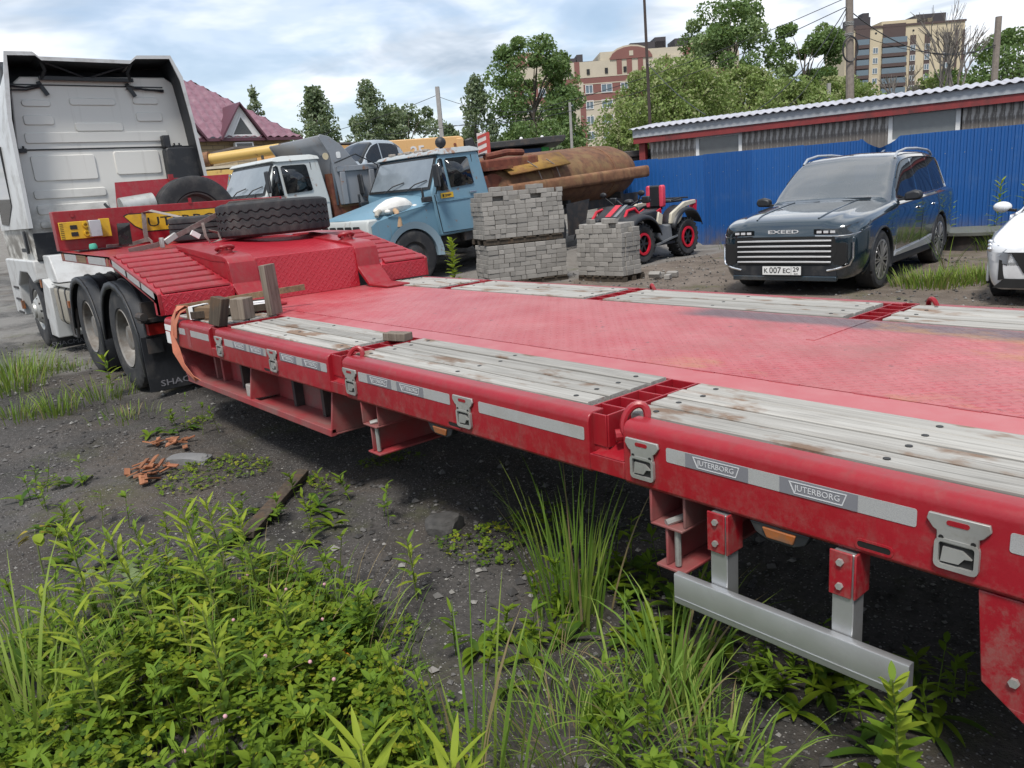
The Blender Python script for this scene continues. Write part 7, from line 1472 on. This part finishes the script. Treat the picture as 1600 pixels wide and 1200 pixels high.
bare_tree('tall leafless tree against the right end of the beige block', (-20.8, 55.4), 12.2, 3, 0.55); bare_tree('leafless tree left of the tall one, before the beige block', (-24.2, 56.0), 9.2, 5, 0.6); bare_tree('low leafless tree nearest the timber pole', (-27.5, 52.0), 7.6, 9, 0.6)
# ------------------------------------------------------------------ poles and wires
PW = plain('weathered_pole_wood', (0.21, 0.18, 0.155), 0.9, var=0.2, scale=8, bump=0.4); PC = plain('pole_concrete', (0.30, 0.29, 0.28), 0.9, bump=0.3); ROD = plain('rusty_mast', (0.05, 0.035, 0.03), 0.7)
def pole(name, label, base, top, r0, r1, m, n=10):
    T = thing(name, label, 'pole', (base[0], base[1], 0)); MB().tube([(0, 0, 0), (top[0] - base[0], top[1] - base[1], top[2])], [r0, r1], n).build('shaft', m, T); return T
p1 = pole('utility_pole', 'square-topped grey pole among the birches', (-43.1, 31.6), (-43.1, 31.6, 8.6), 0.21, 0.18, PC, 4)
p2 = pole('steel_mast', 'thin dark steel mast rising left of the shed', (-21.0, 26.0), (-21.1, 25.9, 9.6), 0.075, 0.05, ROD, 8)
p3 = pole('utility_pole', 'thick timber utility pole bound with wire behind the shed', (-14.55, 30.0), (-14.8, 29.85, 8.6), 0.17, 0.13, PW)
p4 = pole('utility_pole', 'grey timber pole at upper right behind the shed', (-13.4, 40.9), (-13.4, 40.9, 7.45), 0.16, 0.13, PW)
p5 = pole('short_post', 'short pale post standing among the willows', (-21.1, 40.7), (-21.1, 40.7, 5.8), 0.13, 0.12, PC, 4)
p6 = pole('short_post', 'thin pale post before the red brick block', (-33.5, 34.0), (-33.5, 34.05, 6.4), 0.10, 0.08, PC, 6)
for z in (7.6, 7.65, 7.7, 7.25, 7.3): MB().ring([(0.16 * math.cos(a), 0.16 * math.sin(a)) for a in np.linspace(0, 6.28, 15)[:-1]], [(0.14 * math.cos(a), 0.14 * math.sin(a)) for a in np.linspace(0, 6.28, 15)[:-1]], 'z', z - 1.0, z - 0.98).xform(Matrix.Translation((-0.2, -0.12, 0))).build('wire_binding', STEEL, p3)
cb = MB()
for k in range(4): cb.tube([(-0.2 + 0.14 + (0.26 + 0.01 * k) * math.cos(a) * 0.653, -0.12 + (0.26 + 0.01 * k) * math.cos(a) * 0.753 - 0.15, 5.75 + (0.42 + 0.01 * k) * math.sin(a)) for a in np.linspace(0, 6.283, 25)[:-1]], 0.018, 5, closed=True)
cb.build('cable_coil', BLACK, p3)
def wire(label, a, b, sag, r=0.012, n=14):
    a = Vector(a); b = Vector(b); pts = [a.lerp(b, t) - Vector((0, 0, sag * 4 * t * (1 - t))) for t in np.linspace(0, 1, n)]; o = MB().tube(pts, r, 5).build('overhead_wire', BLACK); tag(o, label, 'wire', 'overhead wires')
wire('overhead wire from the timber pole sagging to the right-hand pole', (-14.75, 29.9, 7.1), (-13.4, 40.9, 6.3), 0.9, 0.02); wire('lower overhead wire between the timber pole and right-hand pole', (-14.7, 29.9, 6.4), (-13.4, 40.9, 6.2), 0.5, 0.012)
wire('overhead wire crossing before the willows from the timber pole to the left', (-14.75, 29.9, 7.6), (-38.0, 24.0, 5.2), 0.9, 0.014); wire('lower overhead wire crossing before the poplar', (-14.75, 29.9, 7.3), (-43.1, 31.6, 6.2), 1.2, 0.016); wire('overhead wire from the grey pole leftward', (-43.1, 31.6, 8.1), (-60, 20, 6.0), 0.8, 0.018); wire('overhead wire from the grey pole rightward', (-43.1, 31.6, 8.0), (-33.5, 34.0, 6.2), 0.6, 0.016)
wire('steep dark cable dropping from the timber pole behind the shed roof', (-14.75, 29.9, 7.4), (-17.2, 24.0, 3.3), 1.1, 0.018); wire('second steep cable dropping from the timber pole', (-14.8, 29.85, 7.2), (-15.4, 25.5, 3.5), 0.8, 0.012); wire('pale guy rope from the mast to the shed roof', (-21.05, 25.9, 6.2), (-15.2, 21.5, 3.5), 0.15, 0.014)
# ------------------------------------------------------------------ ground litter and gravel
def stones(name, label, n, area, rmin, rmax, mats, seed, keep=None):
    rs = np.random.default_rng(seed); base = np.array([(1, 0, 0), (-1, 0, 0), (0, 1, 0), (0, -1, 0), (0, 0, 1), (0, 0, -1)], float); tri = np.array([(0, 2, 4), (2, 1, 4), (1, 3, 4), (3, 0, 4), (2, 0, 5), (1, 2, 5), (3, 1, 5), (0, 3, 5)])
    x = rs.uniform(area[0], area[1], n); y = rs.uniform(area[2], area[3], n)
    if keep is not None: k = np.array([keep(a, b) for a, b in zip(x, y)]) > rs.uniform(0, 1, n); x = x[k]; y = y[k]; n = len(x)
    r = rmin + (rmax - rmin) * rs.uniform(0, 1, n) ** 3; z = np.array([ground_h(a, b) for a, b in zip(x, y)])
    V = base[None] * rs.uniform(0.55, 1.15, (n, 6, 1)) * r[:, None, None]; V[:, :, 2] *= 0.65; a = rs.uniform(0, 6.28, n); c, s = np.cos(a)[:, None], np.sin(a)[:, None]; vx = V[:, :, 0] * c - V[:, :, 1] * s; vy = V[:, :, 0] * s + V[:, :, 1] * c; V[:, :, 0] = vx + x[:, None]; V[:, :, 1] = vy + y[:, None]; V[:, :, 2] += (z + r * 0.25)[:, None]
    F = (tri[None] + (np.arange(n) * 6)[:, None, None]).reshape(-1, 3); me = bpy.data.meshes.new(name); me.from_pydata(V.reshape(-1, 3).tolist(), [], F.tolist())
    for m in mats: me.materials.append(m)
    me.polygons.foreach_set('material_index', np.repeat(rs.choice(len(mats), n, p=[0.55, 0.33, 0.12]), 8).astype(np.int32)); o = bpy.data.objects.new(name, me); COL.objects.link(o); return tag(o, label, None, None, 'stuff')
ST = [plain('stone_dark', (0.045, 0.043, 0.042), 0.9), plain('stone_mid', (0.12, 0.115, 0.11), 0.9), plain('stone_pale', (0.24, 0.23, 0.215), 0.85)]
stones('gravel', 'loose cinder gravel scattered over the ground beside the trailer', 26000, (-6.6, -0.2, 0.1, 3.3), 0.0025, 0.013, ST, 4, lambda x, y: 0.25 + 0.75 * (0.5 + 0.5 * noise.noise(Vector((x * 1.1, y * 1.1, 2)))))
stones('coarse_gravel', 'coarser stones strewn near the weeds and under the guard rail', 700, (-4.2, -0.4, 0.6, 3.0), 0.012, 0.032, ST, 5)
stones('yard_gravel', 'stones strewn over the yard left of the trailer', 9000, (-13.5, -6.0, -0.5, 2.6), 0.006, 0.028, ST, 6, lambda x, y: 0.2 + 0.8 * max(0, noise.noise(Vector((x * 0.9, y * 0.9, 6))) + 0.3))
stones('far_gravel', 'stones strewn over the yard beyond the trailer', 5000, (-11.0, -2.0, 5.0, 14.0), 0.008, 0.035, ST, 7)
def rock(name, label, c, r, m, seed, sq=(1, 1, 0.7)):
    rs = random.Random(seed); bm = bmesh.new(); bmesh.ops.create_icosphere(bm, subdivisions=3, radius=1.0)
    for v in bm.verts:
        d = 1 + 0.30 * noise.noise(v.co * 1.3 + Vector((seed, 0, 0))) + 0.10 * noise.noise(v.co * 4 + Vector((0, seed, 0))); q = v.co * d; v.co = Vector((max(-0.8, min(0.75, q.x)) * r * sq[0], max(-0.7, min(0.85, q.y)) * r * sq[1], max(-0.5, min(0.8, q.z)) * r * sq[2]))
    me = bpy.data.meshes.new(name); bm.to_mesh(me); bm.free(); me.materials.append(m); o = bpy.data.objects.new(name, me); COL.objects.link(o); o.location = (c[0], c[1], ground_h(c[0], c[1]) + r * sq[2] * 0.35); o.rotation_euler = (0, 0, seed); return tag(o, label, 'rock')
RKM = plain('dark_rock', (0.06, 0.058, 0.056), 0.85, var=0.3, scale=20, bump=0.6, bscale=60)
rock('rock', 'dark asphalt lump on the gravel in front of the trailer', (-3.02, 2.0), 0.105, RKM, 2); rock('rock', 'dark flat lump at the left beside the yellow-leaved weed', (-4.15, 0.62), 0.10, RKM, 5, (1.3, 0.9, 0.5)); rock('rock', 'pale grey stone slab by the wood chips', (-5.35, 1.50), 0.13, plain('slate', (0.17, 0.17, 0.17), 0.8, bump=0.4), 7, (1.5, 0.8, 0.35))
CHIP = m_wood('orange_bark_wood', (0.40, 0.18, 0.09), (0.20, 0.075, 0.04), (0.10, 0.05, 0.03), 0)
for lab, cx, cy, n in (('flat pile of orange-brown bark chips on the ground', -5.3, 1.22, 26), ('small heap of orange-brown bark chips behind the flat pile', -5.78, 1.50, 16)):
    T = thing('bark_chip_pile', lab, 'chip pile', (cx, cy, ground_h(cx, cy)))
    for k in range(n):
        a = rng.uniform(0, 6.28); q = rng.uniform(0, 1) ** 0.5; o = MB().cbox((0, 0, 0), (rng.uniform(0.05, 0.13), rng.uniform(0.02, 0.05), 0.008)).build('bark_chip', CHIP, T); o.location = (0.24 * q * math.cos(a), 0.15 * q * math.sin(a), 0.012 + 0.035 * (1 - q) + 0.02 * rng.random()); o.rotation_euler = (rng.uniform(-0.4, 0.4), rng.uniform(-0.4, 0.4), rng.uniform(0, 3.1))
o = MB().cbox((0, 0, 0), (0.95, 0.075, 0.04)).build('old_lath', WOODD, None, bevel=0.004); o.location = (-4.08, 1.58, 0.035 + ground_h(-4.08, 1.58)); o.rotation_euler = (0.15, 0.02, R_(137)); tag(o, 'dark rotten lath lying on the gravel', 'timber')
OR = plain('orange_plastic', (0.62, 0.24, 0.03), 0.45, var=0.2)
T = thing('broken_dish', 'broken orange plastic piece in the clover', 'litter', (-2.30, 0.99, 0.10), 0.4); MB().ring([(0.075 * math.cos(a), 0.05 * math.sin(a)) for a in np.linspace(0, 4.5, 12)], [(0.05 * math.cos(a), 0.033 * math.sin(a)) for a in np.linspace(0, 4.5, 12)], 'z', 0.0, 0.006).build('rim_piece', OR, T); MB().cbox((-0.02, 0.03, 0.008), (0.09, 0.04, 0.004), Matrix.Rotation(0.3, 3, 'X')).build('shard', OR, T)
# ------------------------------------------------------------------ plants
LG = lambda n, a, b, tr=0.3: m_leaf(n, a, b, tr, 5.0)
CLV = [LG('clover_mid', (0.075, 0.145, 0.008), (0.165, 0.225, 0.012)), LG('clover_dark', (0.035, 0.09, 0.010), (0.08, 0.135, 0.012)), LG('clover_light', (0.16, 0.21, 0.014), (0.28, 0.29, 0.022))]
WEED = [LG('weed_leaf', (0.11, 0.20, 0.018), (0.18, 0.27, 0.025), 0.35), LG('weed_leaf_light', (0.22, 0.30, 0.025), (0.30, 0.36, 0.035), 0.35)]; STEM = plain('weed_stem', (0.10, 0.13, 0.03), 0.6); GRS = [LG('grass_blade', (0.10, 0.19, 0.025), (0.15, 0.25, 0.04)), LG('grass_blade_light', (0.19, 0.28, 0.045), (0.26, 0.33, 0.07)), LG('grass_dry', (0.20, 0.16, 0.08), (0.27, 0.21, 0.11), 0.2)]
YLW = LG('yellow_leaf', (0.30, 0.25, 0.03), (0.40, 0.30, 0.05)); PALE = LG('pale_round_leaf', (0.16, 0.22, 0.09), (0.22, 0.28, 0.12)); PINK = plain('clover_flower', (0.55, 0.30, 0.33), 0.8)
def leaf(mb, p, d, up, L, W, droop=0.4, n=5, fold=0.25):
    """lance-shaped leaf as a folded strip"""
    p = Vector(p); d = Vector(d).normalized(); s = d.cross(Vector(up))
    if s.length < 1e-3: s = d.cross(Vector((1, 0, 0)))
    s.normalize(); P = []; q = p.copy(); dd = d.copy()
    for i in range(n + 1):
        t = i / n; w = W * (math.sin(math.pi * min(1, t * 0.94 + 0.06)) ** 0.8) * 0.5 + 0.0006; u = s.cross(dd).normalized(); P.append([q - s * w + u * w * fold, q, q + s * w + u * w * fold]); dd = (dd + Vector((0, 0, -droop / n))).normalized(); q = q + dd * (L / n)
    mb.grid(P)
def blade(mb, p, d, L, W, droop, n=6):
    p = Vector(p); dd = Vector(d).normalized(); s = dd.cross(Vector((0, 0, 1)))
    if s.length < 1e-3: s = Vector((1, 0, 0))
    s = (Matrix.Rotation(rng.uniform(-0.8, 0.8), 3, 'Z') @ s).normalized(); P = []
    for i in range(n + 1):
        t = i / n; w = W * 0.5 * (1 - t ** 2.2) + 0.0004; P.append([p - s * w, p + s * w]); p = p + dd * (L / n); dd = (dd + Vector((dd.x * 0.1, dd.y * 0.1, -droop / n * (0.4 + 1.6 * t)))).normalized()
    mb.grid(P)
def weed(name, label, base, top, nl, L, W, grp, spread=1.0, bare=0.15, tip=1.0, light=0.35, droop=0.6):
    b = Vector((base[0], base[1], ground_h(base[0], base[1]))); tp_ = Vector(top) - b; T = thing(name, label, 'weed', b, 0, grp); mid = tp_ * 0.5 + Vector((0.01, 0.0, 0.02)); H_ = tp_.length
    path = lambda t: (Vector((0, 0, 0)) * (1 - t) ** 2 + mid * 2 * t * (1 - t) + tp_ * t * t)
    MB().tube([path(t) for t in np.linspace(0, 1, 7)], [0.0042 * (1 - 0.7 * t) + 0.0008 for t in np.linspace(0, 1, 7)], 5).build('stem', STEM, T)
    for k in range(nl):
        t = bare + (1 - bare) * (k + 0.5) / nl; a = k * 2.4 + rng.uniform(-0.3, 0.3); el = 0.25 + 0.9 * t * tip; d = Vector((math.cos(a), math.sin(a), el * rng.uniform(0.8, 1.2))); mb = MB(); sc = (0.55 + 0.6 * math.sin(math.pi * min(1, 0.25 + 0.65 * t))) * rng.uniform(0.85, 1.15); leaf(mb, path(t), d, (0, 0, 1), L * sc, W * sc, droop * (1.1 - 0.5 * t)); mb.build('leaf', WEED[1] if (rng.random() < light + 0.3 * t) else WEED[0], T, smooth=60)
    return T
weed('tall_weed', 'tall narrow-leaved weed in the clover, left of a pair', (-2.84, 0.60), (-2.98, 0.50, 0.56), 30, 0.115, 0.017, 'narrow-leaved weeds'); weed('tall_weed', 'tall narrow-leaved weed in the clover, right of a pair', (-2.76, 0.79), (-2.86, 0.74, 0.60), 30, 0.115, 0.017, 'narrow-leaved weeds'); weed('tall_weed', 'third narrow-leaved stem behind the pair in the clover', (-3.02, 0.80), (-3.08, 0.78, 0.50), 22, 0.10, 0.015, 'narrow-leaved weeds')
weed('small_weed', 'small lone weed standing on the gravel before the dark lump', (-2.55, 1.51), (-2.56, 1.50, 0.29), 16, 0.075, 0.016, 'narrow-leaved weeds'); weed('small_weed', 'feathery small weed at the edge of the clover', (-2.88, 1.16), (-2.90, 1.15, 0.26), 26, 0.07, 0.010, 'narrow-leaved weeds'); weed('small_weed', 'tiny bright shoot amid the clover', (-2.45, 0.66), (-2.46, 0.66, 0.36), 9, 0.08, 0.014, 'narrow-leaved weeds', light=0.8)
weed('leafy_weed', 'bright yellow-green weed top at the bottom edge, left one', (-1.40, 0.64), (-1.385, 0.63, 0.47), 26, 0.15, 0.018, 'bright weed tops at the bottom edge', light=0.9, droop=0.35); weed('leafy_weed', 'bright yellow-green weed top at the bottom edge, right one', (-1.22, 0.76), (-1.22, 0.755, 0.46), 26, 0.15, 0.018, 'bright weed tops at the bottom edge', light=0.9, droop=0.35)
weed('mugwort', 'lobed green weed before the right end of the guard rail', (-0.66, 1.72), (-0.69, 1.71, 0.42), 36, 0.075, 0.026, None, light=0.15, droop=0.2); weed('wall_weed', 'leafy weed climbing by the front wheel of the blue truck', (-10.2, 7.45), (-10.25, 7.5, 0.95), 40, 0.15, 0.08, None, light=0.7)
for k, (lab, x, y, h, n, L) in enumerate((('narrow-leaved weed left of the tall pair', -3.15, 0.52, 0.42, 26, 0.10), ('narrow-leaved weed right behind the tall pair', -2.92, 1.0, 0.46, 26, 0.10), ('bushy narrow-leaved weed between the pair and the rotten lath', -3.25, 0.98, 0.44, 30, 0.10), ('short narrow-leaved weed before the tall pair', -2.6, 0.62, 0.38, 22, 0.09), ('pale narrow-leaved weed at far left of the clover', -3.0, 0.28, 0.40, 22, 0.10), ('narrow-leaved weed beside the broken orange piece', -2.42, 0.92, 0.34, 20, 0.08), ('thin weed near the coltsfoot leaves', -3.45, 0.72, 0.36, 20, 0.08), ('tall bright weed behind the coltsfoot leaves', -3.3, 0.45, 0.50, 30, 0.11), ('tall bright weed nearest the bottom left', -2.45, 0.30, 0.52, 30, 0.11), ('tall weed in the middle of the clover', -2.25, 0.62, 0.46, 26, 0.10))):
    weed('tall_weed', lab, (x, y), (x - 0.06, y - 0.02, h), n, L, 0.016, 'narrow-leaved weeds', light=0.45)
yw = thing('yellow_weed', 'weed with drooping yellow leaves at the left edge', 'weed', (-3.75, 0.36, 0.02)); MB().tube([(0, 0, 0), (-0.02, 0.0, 0.2), (-0.05, 0.01, 0.34)], 0.004, 5).build('stem', STEM, yw)
for k in range(12): mb = MB(); a = k * 2.1; leaf(mb, (-0.05 + 0.03 * math.cos(a), 0.01 + 0.03 * math.sin(a), 0.30 + 0.05 * rng.random()), (math.cos(a), math.sin(a), -0.2), (0, 0, 1), 0.055, 0.042, 0.6); mb.build('leaf', YLW if k % 3 else WEED[1], yw, smooth=60)
# clover carpet
CP = [(-3.45, 0.0), (-3.40, 0.26), (-3.50, 0.46), (-3.62, 0.72), (-3.41, 0.80), (-3.14, 1.14), (-2.75, 1.26), (-2.40, 1.22), (-2.06, 1.10), (-1.72, 1.0), (-1.5, 0.93), (-1.3, 0.6), (-1.6, -0.1), (-2.4, -0.35)]
def inside(x, y):
    c = False; j = len(CP) - 1
    for i in range(len(CP)):
        if (CP[i][1] > y) != (CP[j][1] > y) and x < (CP[j][0] - CP[i][0]) * (y - CP[i][1]) / (CP[j][1] - CP[i][1]) + CP[i][0]: c = not c
        j = i
    return c
def clover(name, label, pts, hfun, seed, sz=(0.013, 0.027)):
    rs = np.random.default_rng(seed); V = []; F = []; MI = []
    out = np.array([(0, 0), (0.32, 0.35), (0.72, 0.46), (1.0, 0.22), (1.0, -0.22), (0.72, -0.46), (0.32, -0.35)])
    for x, y in pts:
        h = hfun(x, y) * rs.uniform(0.35, 1.05); c = np.array((x, y, ground_h(x, y) + h)); s = rs.uniform(*sz); yaw = rs.uniform(0, 6.28); tilt = rs.normal(0, 0.30, 2); m = rs.choice(3, p=[0.55, 0.25, 0.20])
        for k in range(3):
            a = yaw + k * 2.094 + rs.uniform(-0.2, 0.2); ca, sa = math.cos(a), math.sin(a); ld = rs.uniform(-0.25, 0.35); o = len(V)
            for u, v in out:
                px = (u * ca - v * sa) * s; py = (u * sa + v * ca) * s; V.append((c[0] + px, c[1] + py, c[2] + px * tilt[0] + py * tilt[1] + u * s * ld + abs(v) * s * 0.5))
            F.append(tuple(range(o, o + 7))); MI.append(m)
        if rs.random() < 0.4:
            o = len(V); b = rs.uniform(-0.03, 0.03, 2); V += [(c[0] + b[0] - 0.001, c[1] + b[1], c[2] - h), (c[0] + b[0] + 0.001, c[1] + b[1], c[2] - h), (c[0] + 0.0008, c[1], c[2]), (c[0] - 0.0008, c[1], c[2])]; F.append((o, o + 1, o + 2, o + 3)); MI.append(3)
    me = bpy.data.meshes.new(name); me.from_pydata(V, [], F)
    for q in CLV + [STEM]: me.materials.append(q)
    me.polygons.foreach_set('material_index', MI); o = bpy.data.objects.new(name, me); COL.objects.link(o); return tag(o, label, None, None, 'stuff')
rs_ = np.random.default_rng(21); pts = []
while len(pts) < 5800:
    x = rs_.uniform(-3.7, -1.2); y = rs_.uniform(-0.4, 1.3)
    if inside(x, y) and noise.noise(Vector((x * 3.4, y * 3.4, 9))) * 1.3 + 0.34 - 1.1 * max(0, -(x + 2.7)) > rs_.uniform(0, 0.7): pts.append((x, y))
clover('clover_patch', 'dense green clover and low weeds at the lower left', pts, lambda x, y: 0.06 + 0.20 * (0.5 + 0.5 * noise.noise(Vector((x * 3.2, y * 3.2, 1)))), 22)
pts = []
while len(pts) < 1500:
    x = rs_.uniform(-6.5, -0.4); y = rs_.uniform(0.6, 2.6)
    if noise.noise(Vector((x * 1.3, y * 1.3, 14))) > 0.22 + 0.25 * (y > 2.0): pts.append((x, y))
clover('ground_weeds', 'scattered small low weeds on the cinder ground', pts, lambda x, y: 0.03, 23, (0.008, 0.018)); 
fm = MB()
for k in range(14):
    i = rs_.integers(0, 2500); 
    x = rs_.uniform(-3.2, -1.7); y = rs_.uniform(0.3, 1.15); fm.ball((x, y, ground_h(x, y) + rs_.uniform(0.12, 0.21)), 0.007, 6, 4)
tag(fm.build('clover_flowers', PINK, None, smooth=60), 'tiny pink clover flowers dotted over the clover', None, None, 'stuff')
cf = thing('coltsfoot', 'clump of pale round leaves in the clover at left', 'plant', (-3.35, 0.62, 0.03))
for k in range(14):
    a = rng.uniform(0, 6.28); q = rng.uniform(0.02, 0.30); r = rng.uniform(0.028, 0.055); mb = MB(); c = (q * math.cos(a), q * math.sin(a) * 0.7, 0.10 + 0.07 * rng.random()); tx, ty = rng.uniform(-0.3, 0.3), rng.uniform(-0.3, 0.3)
    rim = [(c[0] + r * (1 + 0.08 * math.sin(5 * t)) * math.cos(t), c[1] + r * (1 + 0.08 * math.sin(5 * t)) * math.sin(t), c[2] + r * (tx * math.cos(t) + ty * math.sin(t)) + 0.008 * math.sin(3 * t)) for t in np.linspace(0, 6.283, 15)[:-1]]; mb.add(rim + [c], [(i, (i + 1) % 14, 14) for i in range(14)]); mb.build('leaf', PALE, cf, smooth=60)
# grasses
def tuft(name, label, c, n, L, W, r, lean=0.35, droop=1.0, grp=None, mats=(0.55, 0.35, 0.10), kind=None, bend=(0, 0)):
    mbs = [MB(), MB(), MB()]
    for k in range(n):
        a = rng.uniform(0, 6.28); q = r * rng.random() ** 0.6; x = c[0] + q * math.cos(a); y = c[1] + q * math.sin(a); i = 0 if rng.random() < mats[0] else 1 if rng.random() < mats[1] / (mats[1] + mats[2] + 1e-6) else 2
        blade(mbs[i], (x, y, ground_h(x, y) - 0.01), (lean * math.cos(a) * rng.uniform(0.2, 1.2) + bend[0], lean * math.sin(a) * rng.uniform(0.2, 1.2) + bend[1], 1), L * rng.uniform(0.45, 1.1), W * rng.uniform(0.7, 1.2), droop * rng.uniform(0.3, 1.3))
    if kind == 'stuff':
        m = MB()
        for i, b in enumerate(mbs): m.mat(i).add(b.v, b.f)
        return tag(m.build(name, GRS, None, smooth=60), label, None, None, 'stuff')
    T = thing(name, label, 'grass tuft', (c[0], c[1], ground_h(*c)), 0, grp)
    for b, nm, g in zip(mbs, ('green_blades', 'light_blades', 'dry_blades'), GRS):
        if b.f: tag(b.build(nm, g, T, world=True, smooth=60), None, None, None, 'stuff')
    return T
def mixed_weeds(name, label, n, region, seed):
    r = random.Random(seed); ms = [MB(), MB(), MB()]
    k = 0
    while k < n:
        x = r.uniform(region[0], region[1]); y = r.uniform(region[2], region[3])
        if not region[4](x, y): continue
        k += 1; z = ground_h(x, y); kind = r.random(); h = r.uniform(0.06, 0.30)
        if kind < 0.45:      # rosette of broad leaves
            for j in range(r.randint(5, 9)): a = r.uniform(0, 6.28); leaf(ms[r.randint(0, 1)], (x, y, z + 0.01), (math.cos(a), math.sin(a), r.uniform(0.4, 1.3)), (0, 0, 1), r.uniform(0.06, 0.16), r.uniform(0.015, 0.04), 1.0)
        else:                # leafy stem
            m = ms[2 if r.random() < 0.5 else 0]; dx, dy = r.uniform(-0.25, 0.25), r.uniform(-0.25, 0.25); m.tube([(x, y, z), (x + dx * h, y + dy * h, z + h)], [0.0022, 0.0012], 4)
            for j in range(r.randint(8, 18)): t = r.uniform(0.2, 1.0); a = j * 2.4; leaf(m, (x + dx * h * t, y + dy * h * t, z + h * t), (math.cos(a), math.sin(a), 0.3 + 0.7 * t), (0, 0, 1), r.uniform(0.03, 0.07), r.uniform(0.008, 0.022), 0.5, 4)
    m = MB()
    for i, b in enumerate(ms): m.mat(i).add(b.v, b.f)
    return tag(m.build(name, [CLV[0], CLV[1], WEED[0]], None, smooth=60), label, None, None, 'stuff')
mixed_weeds('mixed_weeds', 'mixed low weeds growing through the clover', 420, (-3.9, -1.3, -0.2, 1.4, lambda x, y: inside(x, y) or (inside(x + 0.18, y - 0.12) and rng.random() < 0.4)), 31)
mixed_weeds('rail_weeds', 'mixed weeds in the shade beneath the guard rail', 110, (-2.1, -0.7, 1.35, 2.4, lambda x, y: noise.noise(Vector((x * 2, y * 2, 4))) > -0.25), 32)
mixed_weeds('verge_weeds', 'scattered weeds along the edge of the gravel at left', 70, (-6.4, -3.2, 0.5, 1.9, lambda x, y: noise.noise(Vector((x * 1.2, y * 1.2, 8))) > 0.12), 33)
G = 'grass tufts beside the trailer'
tuft('grass_tuft', 'tall upright grass tuft before the trailer, left of the guard rail', (-1.98, 1.88), 80, 0.62, 0.0095, 0.16, 0.24, 0.75, G); tuft('grass_tuft', 'arching grass tuft under the left end of the guard rail', (-1.42, 1.78), 70, 0.46, 0.0105, 0.15, 0.45, 1.3, G); tuft('grass_tuft', 'low arching grass in front of the guard rail', (-1.36, 1.55), 80, 0.38, 0.009, 0.19, 0.6, 1.5, G); tuft('grass_tuft', 'thin half-dry grass clump on the asphalt edge', (-1.80, 1.52), 60, 0.20, 0.003, 0.14, 0.7, 1.4, G, (0.45, 0.2, 0.35))
tuft('grass_tuft', 'long broad blades standing near the bottom edge', (-1.52, 1.02), 30, 0.60, 0.012, 0.14, 0.25, 0.5, G); tuft('grass_tuft', 'fine grass spread right of the long blades', (-1.45, 1.32), 260, 0.24, 0.004, 0.28, 0.7, 1.5, G); tuft('grass_tuft', 'grass growing at the very bottom left of the dark gravel', (-1.10, 1.55), 120, 0.27, 0.007, 0.24, 0.6, 1.4, G)
tuft('grass_tuft', 'long yellow-green blades at the left edge', (-2.75, 0.10), 46, 0.60, 0.012, 0.20, 0.45, 0.8, G, (0.2, 0.75, 0.05)); tuft('grass_tuft', 'thin upright grass beneath the yellow-leaved weed', (-3.4, 0.22), 16, 0.34, 0.007, 0.08, 0.15, 0.4, G, (0.3, 0.7, 0.0)); tuft('grass_tuft', 'feathery grass behind the pair of tall weeds', (-3.0, 0.75), 70, 0.26, 0.003, 0.22, 0.5, 1.2, G, (0.4, 0.4, 0.2))
tuft('clover_grass', 'grass blades mixed through the clover', (-2.5, 0.5), 800, 0.26, 0.005, 0.85, 0.5, 1.1, None, (0.6, 0.35, 0.05), 'stuff')
tuft('dead_stems', 'dry dead stems standing among the clover', (-2.6, 0.55), 150, 0.32, 0.0028, 0.9, 0.5, 0.7, None, (0.0, 0.0, 1.0), 'stuff')
far_g = 'grass patches on the yard'
for lab, c, n, L, r in (('bushy grass patch at the left edge before the tractor', (-10.3, 1.15), 420, 0.34, 0.55), ('grass patch ahead of the bushy one at left', (-9.6, 1.0), 220, 0.28, 0.4), ('grass tuft left of the rear mudguard', (-8.0, 1.15), 110, 0.26, 0.22), ('sparse grass left of the tuft by the mudguard', (-8.15, 0.85), 120, 0.20, 0.32), ('grass sprouting by the rear tractor wheels', (-8.3, 1.62), 110, 0.22, 0.35), ('thin grass between the tractor wheels', (-10.2, 1.72), 80, 0.18, 0.3), ('grass in front of the flap of the tractor', (-7.1, 1.55), 60, 0.16, 0.3)):
    tuft('grass_patch', lab, c, n, L, 0.008, r, 0.4, 0.9, far_g, (0.45, 0.45, 0.1))
for lab, c, n, L, r in (('grass patch before the right front wheel of the dark SUV', (-4.15, 10.85), 420, 0.28, 0.5), ('grass strip right of the dark SUV', (-3.75, 11.4), 380, 0.26, 0.55), ('grass along the fence foot right of the dark SUV', (-5.9, 15.3), 260, 0.40, 0.6), ('grass along the fence foot by the well cover', (-4.4, 15.2), 300, 0.45, 0.7), ('grass at the fence foot right of the quad bike', (-9.6, 15.6), 260, 0.25, 0.9), ('tall single stalks beside the dark SUV', (-4.45, 12.2), 12, 0.75, 0.10)):
    tuft('grass_patch', lab, c, n, L, 0.012, r, 0.4, 0.9, far_g, (0.4, 0.45, 0.15))
for k, (lab, x, y, h) in enumerate((('tall leafy weed against the blue fence, left one', -5.15, 16.3, 1.15), ('tall leafy weed against the blue fence, middle one', -4.75, 16.5, 1.35), ('tall leafy weed against the blue fence, right one', -4.3, 16.4, 1.2), ('tall leafy weed behind the white car', -3.8, 16.2, 1.25), ('shorter leafy weed by the SUV tail', -5.9, 16.0, 0.8))): weed('fence_weed', lab, (x, y), (x + 0.05, y, h), 34, 0.20, 0.05, 'tall weeds along the fence', light=0.3, bare=0.05)
weed('wheel_weed', 'green weed growing before the rear tractor wheel', (-8.22, 1.72), (-8.25, 1.70, 0.40), 16, 0.13, 0.03, None)
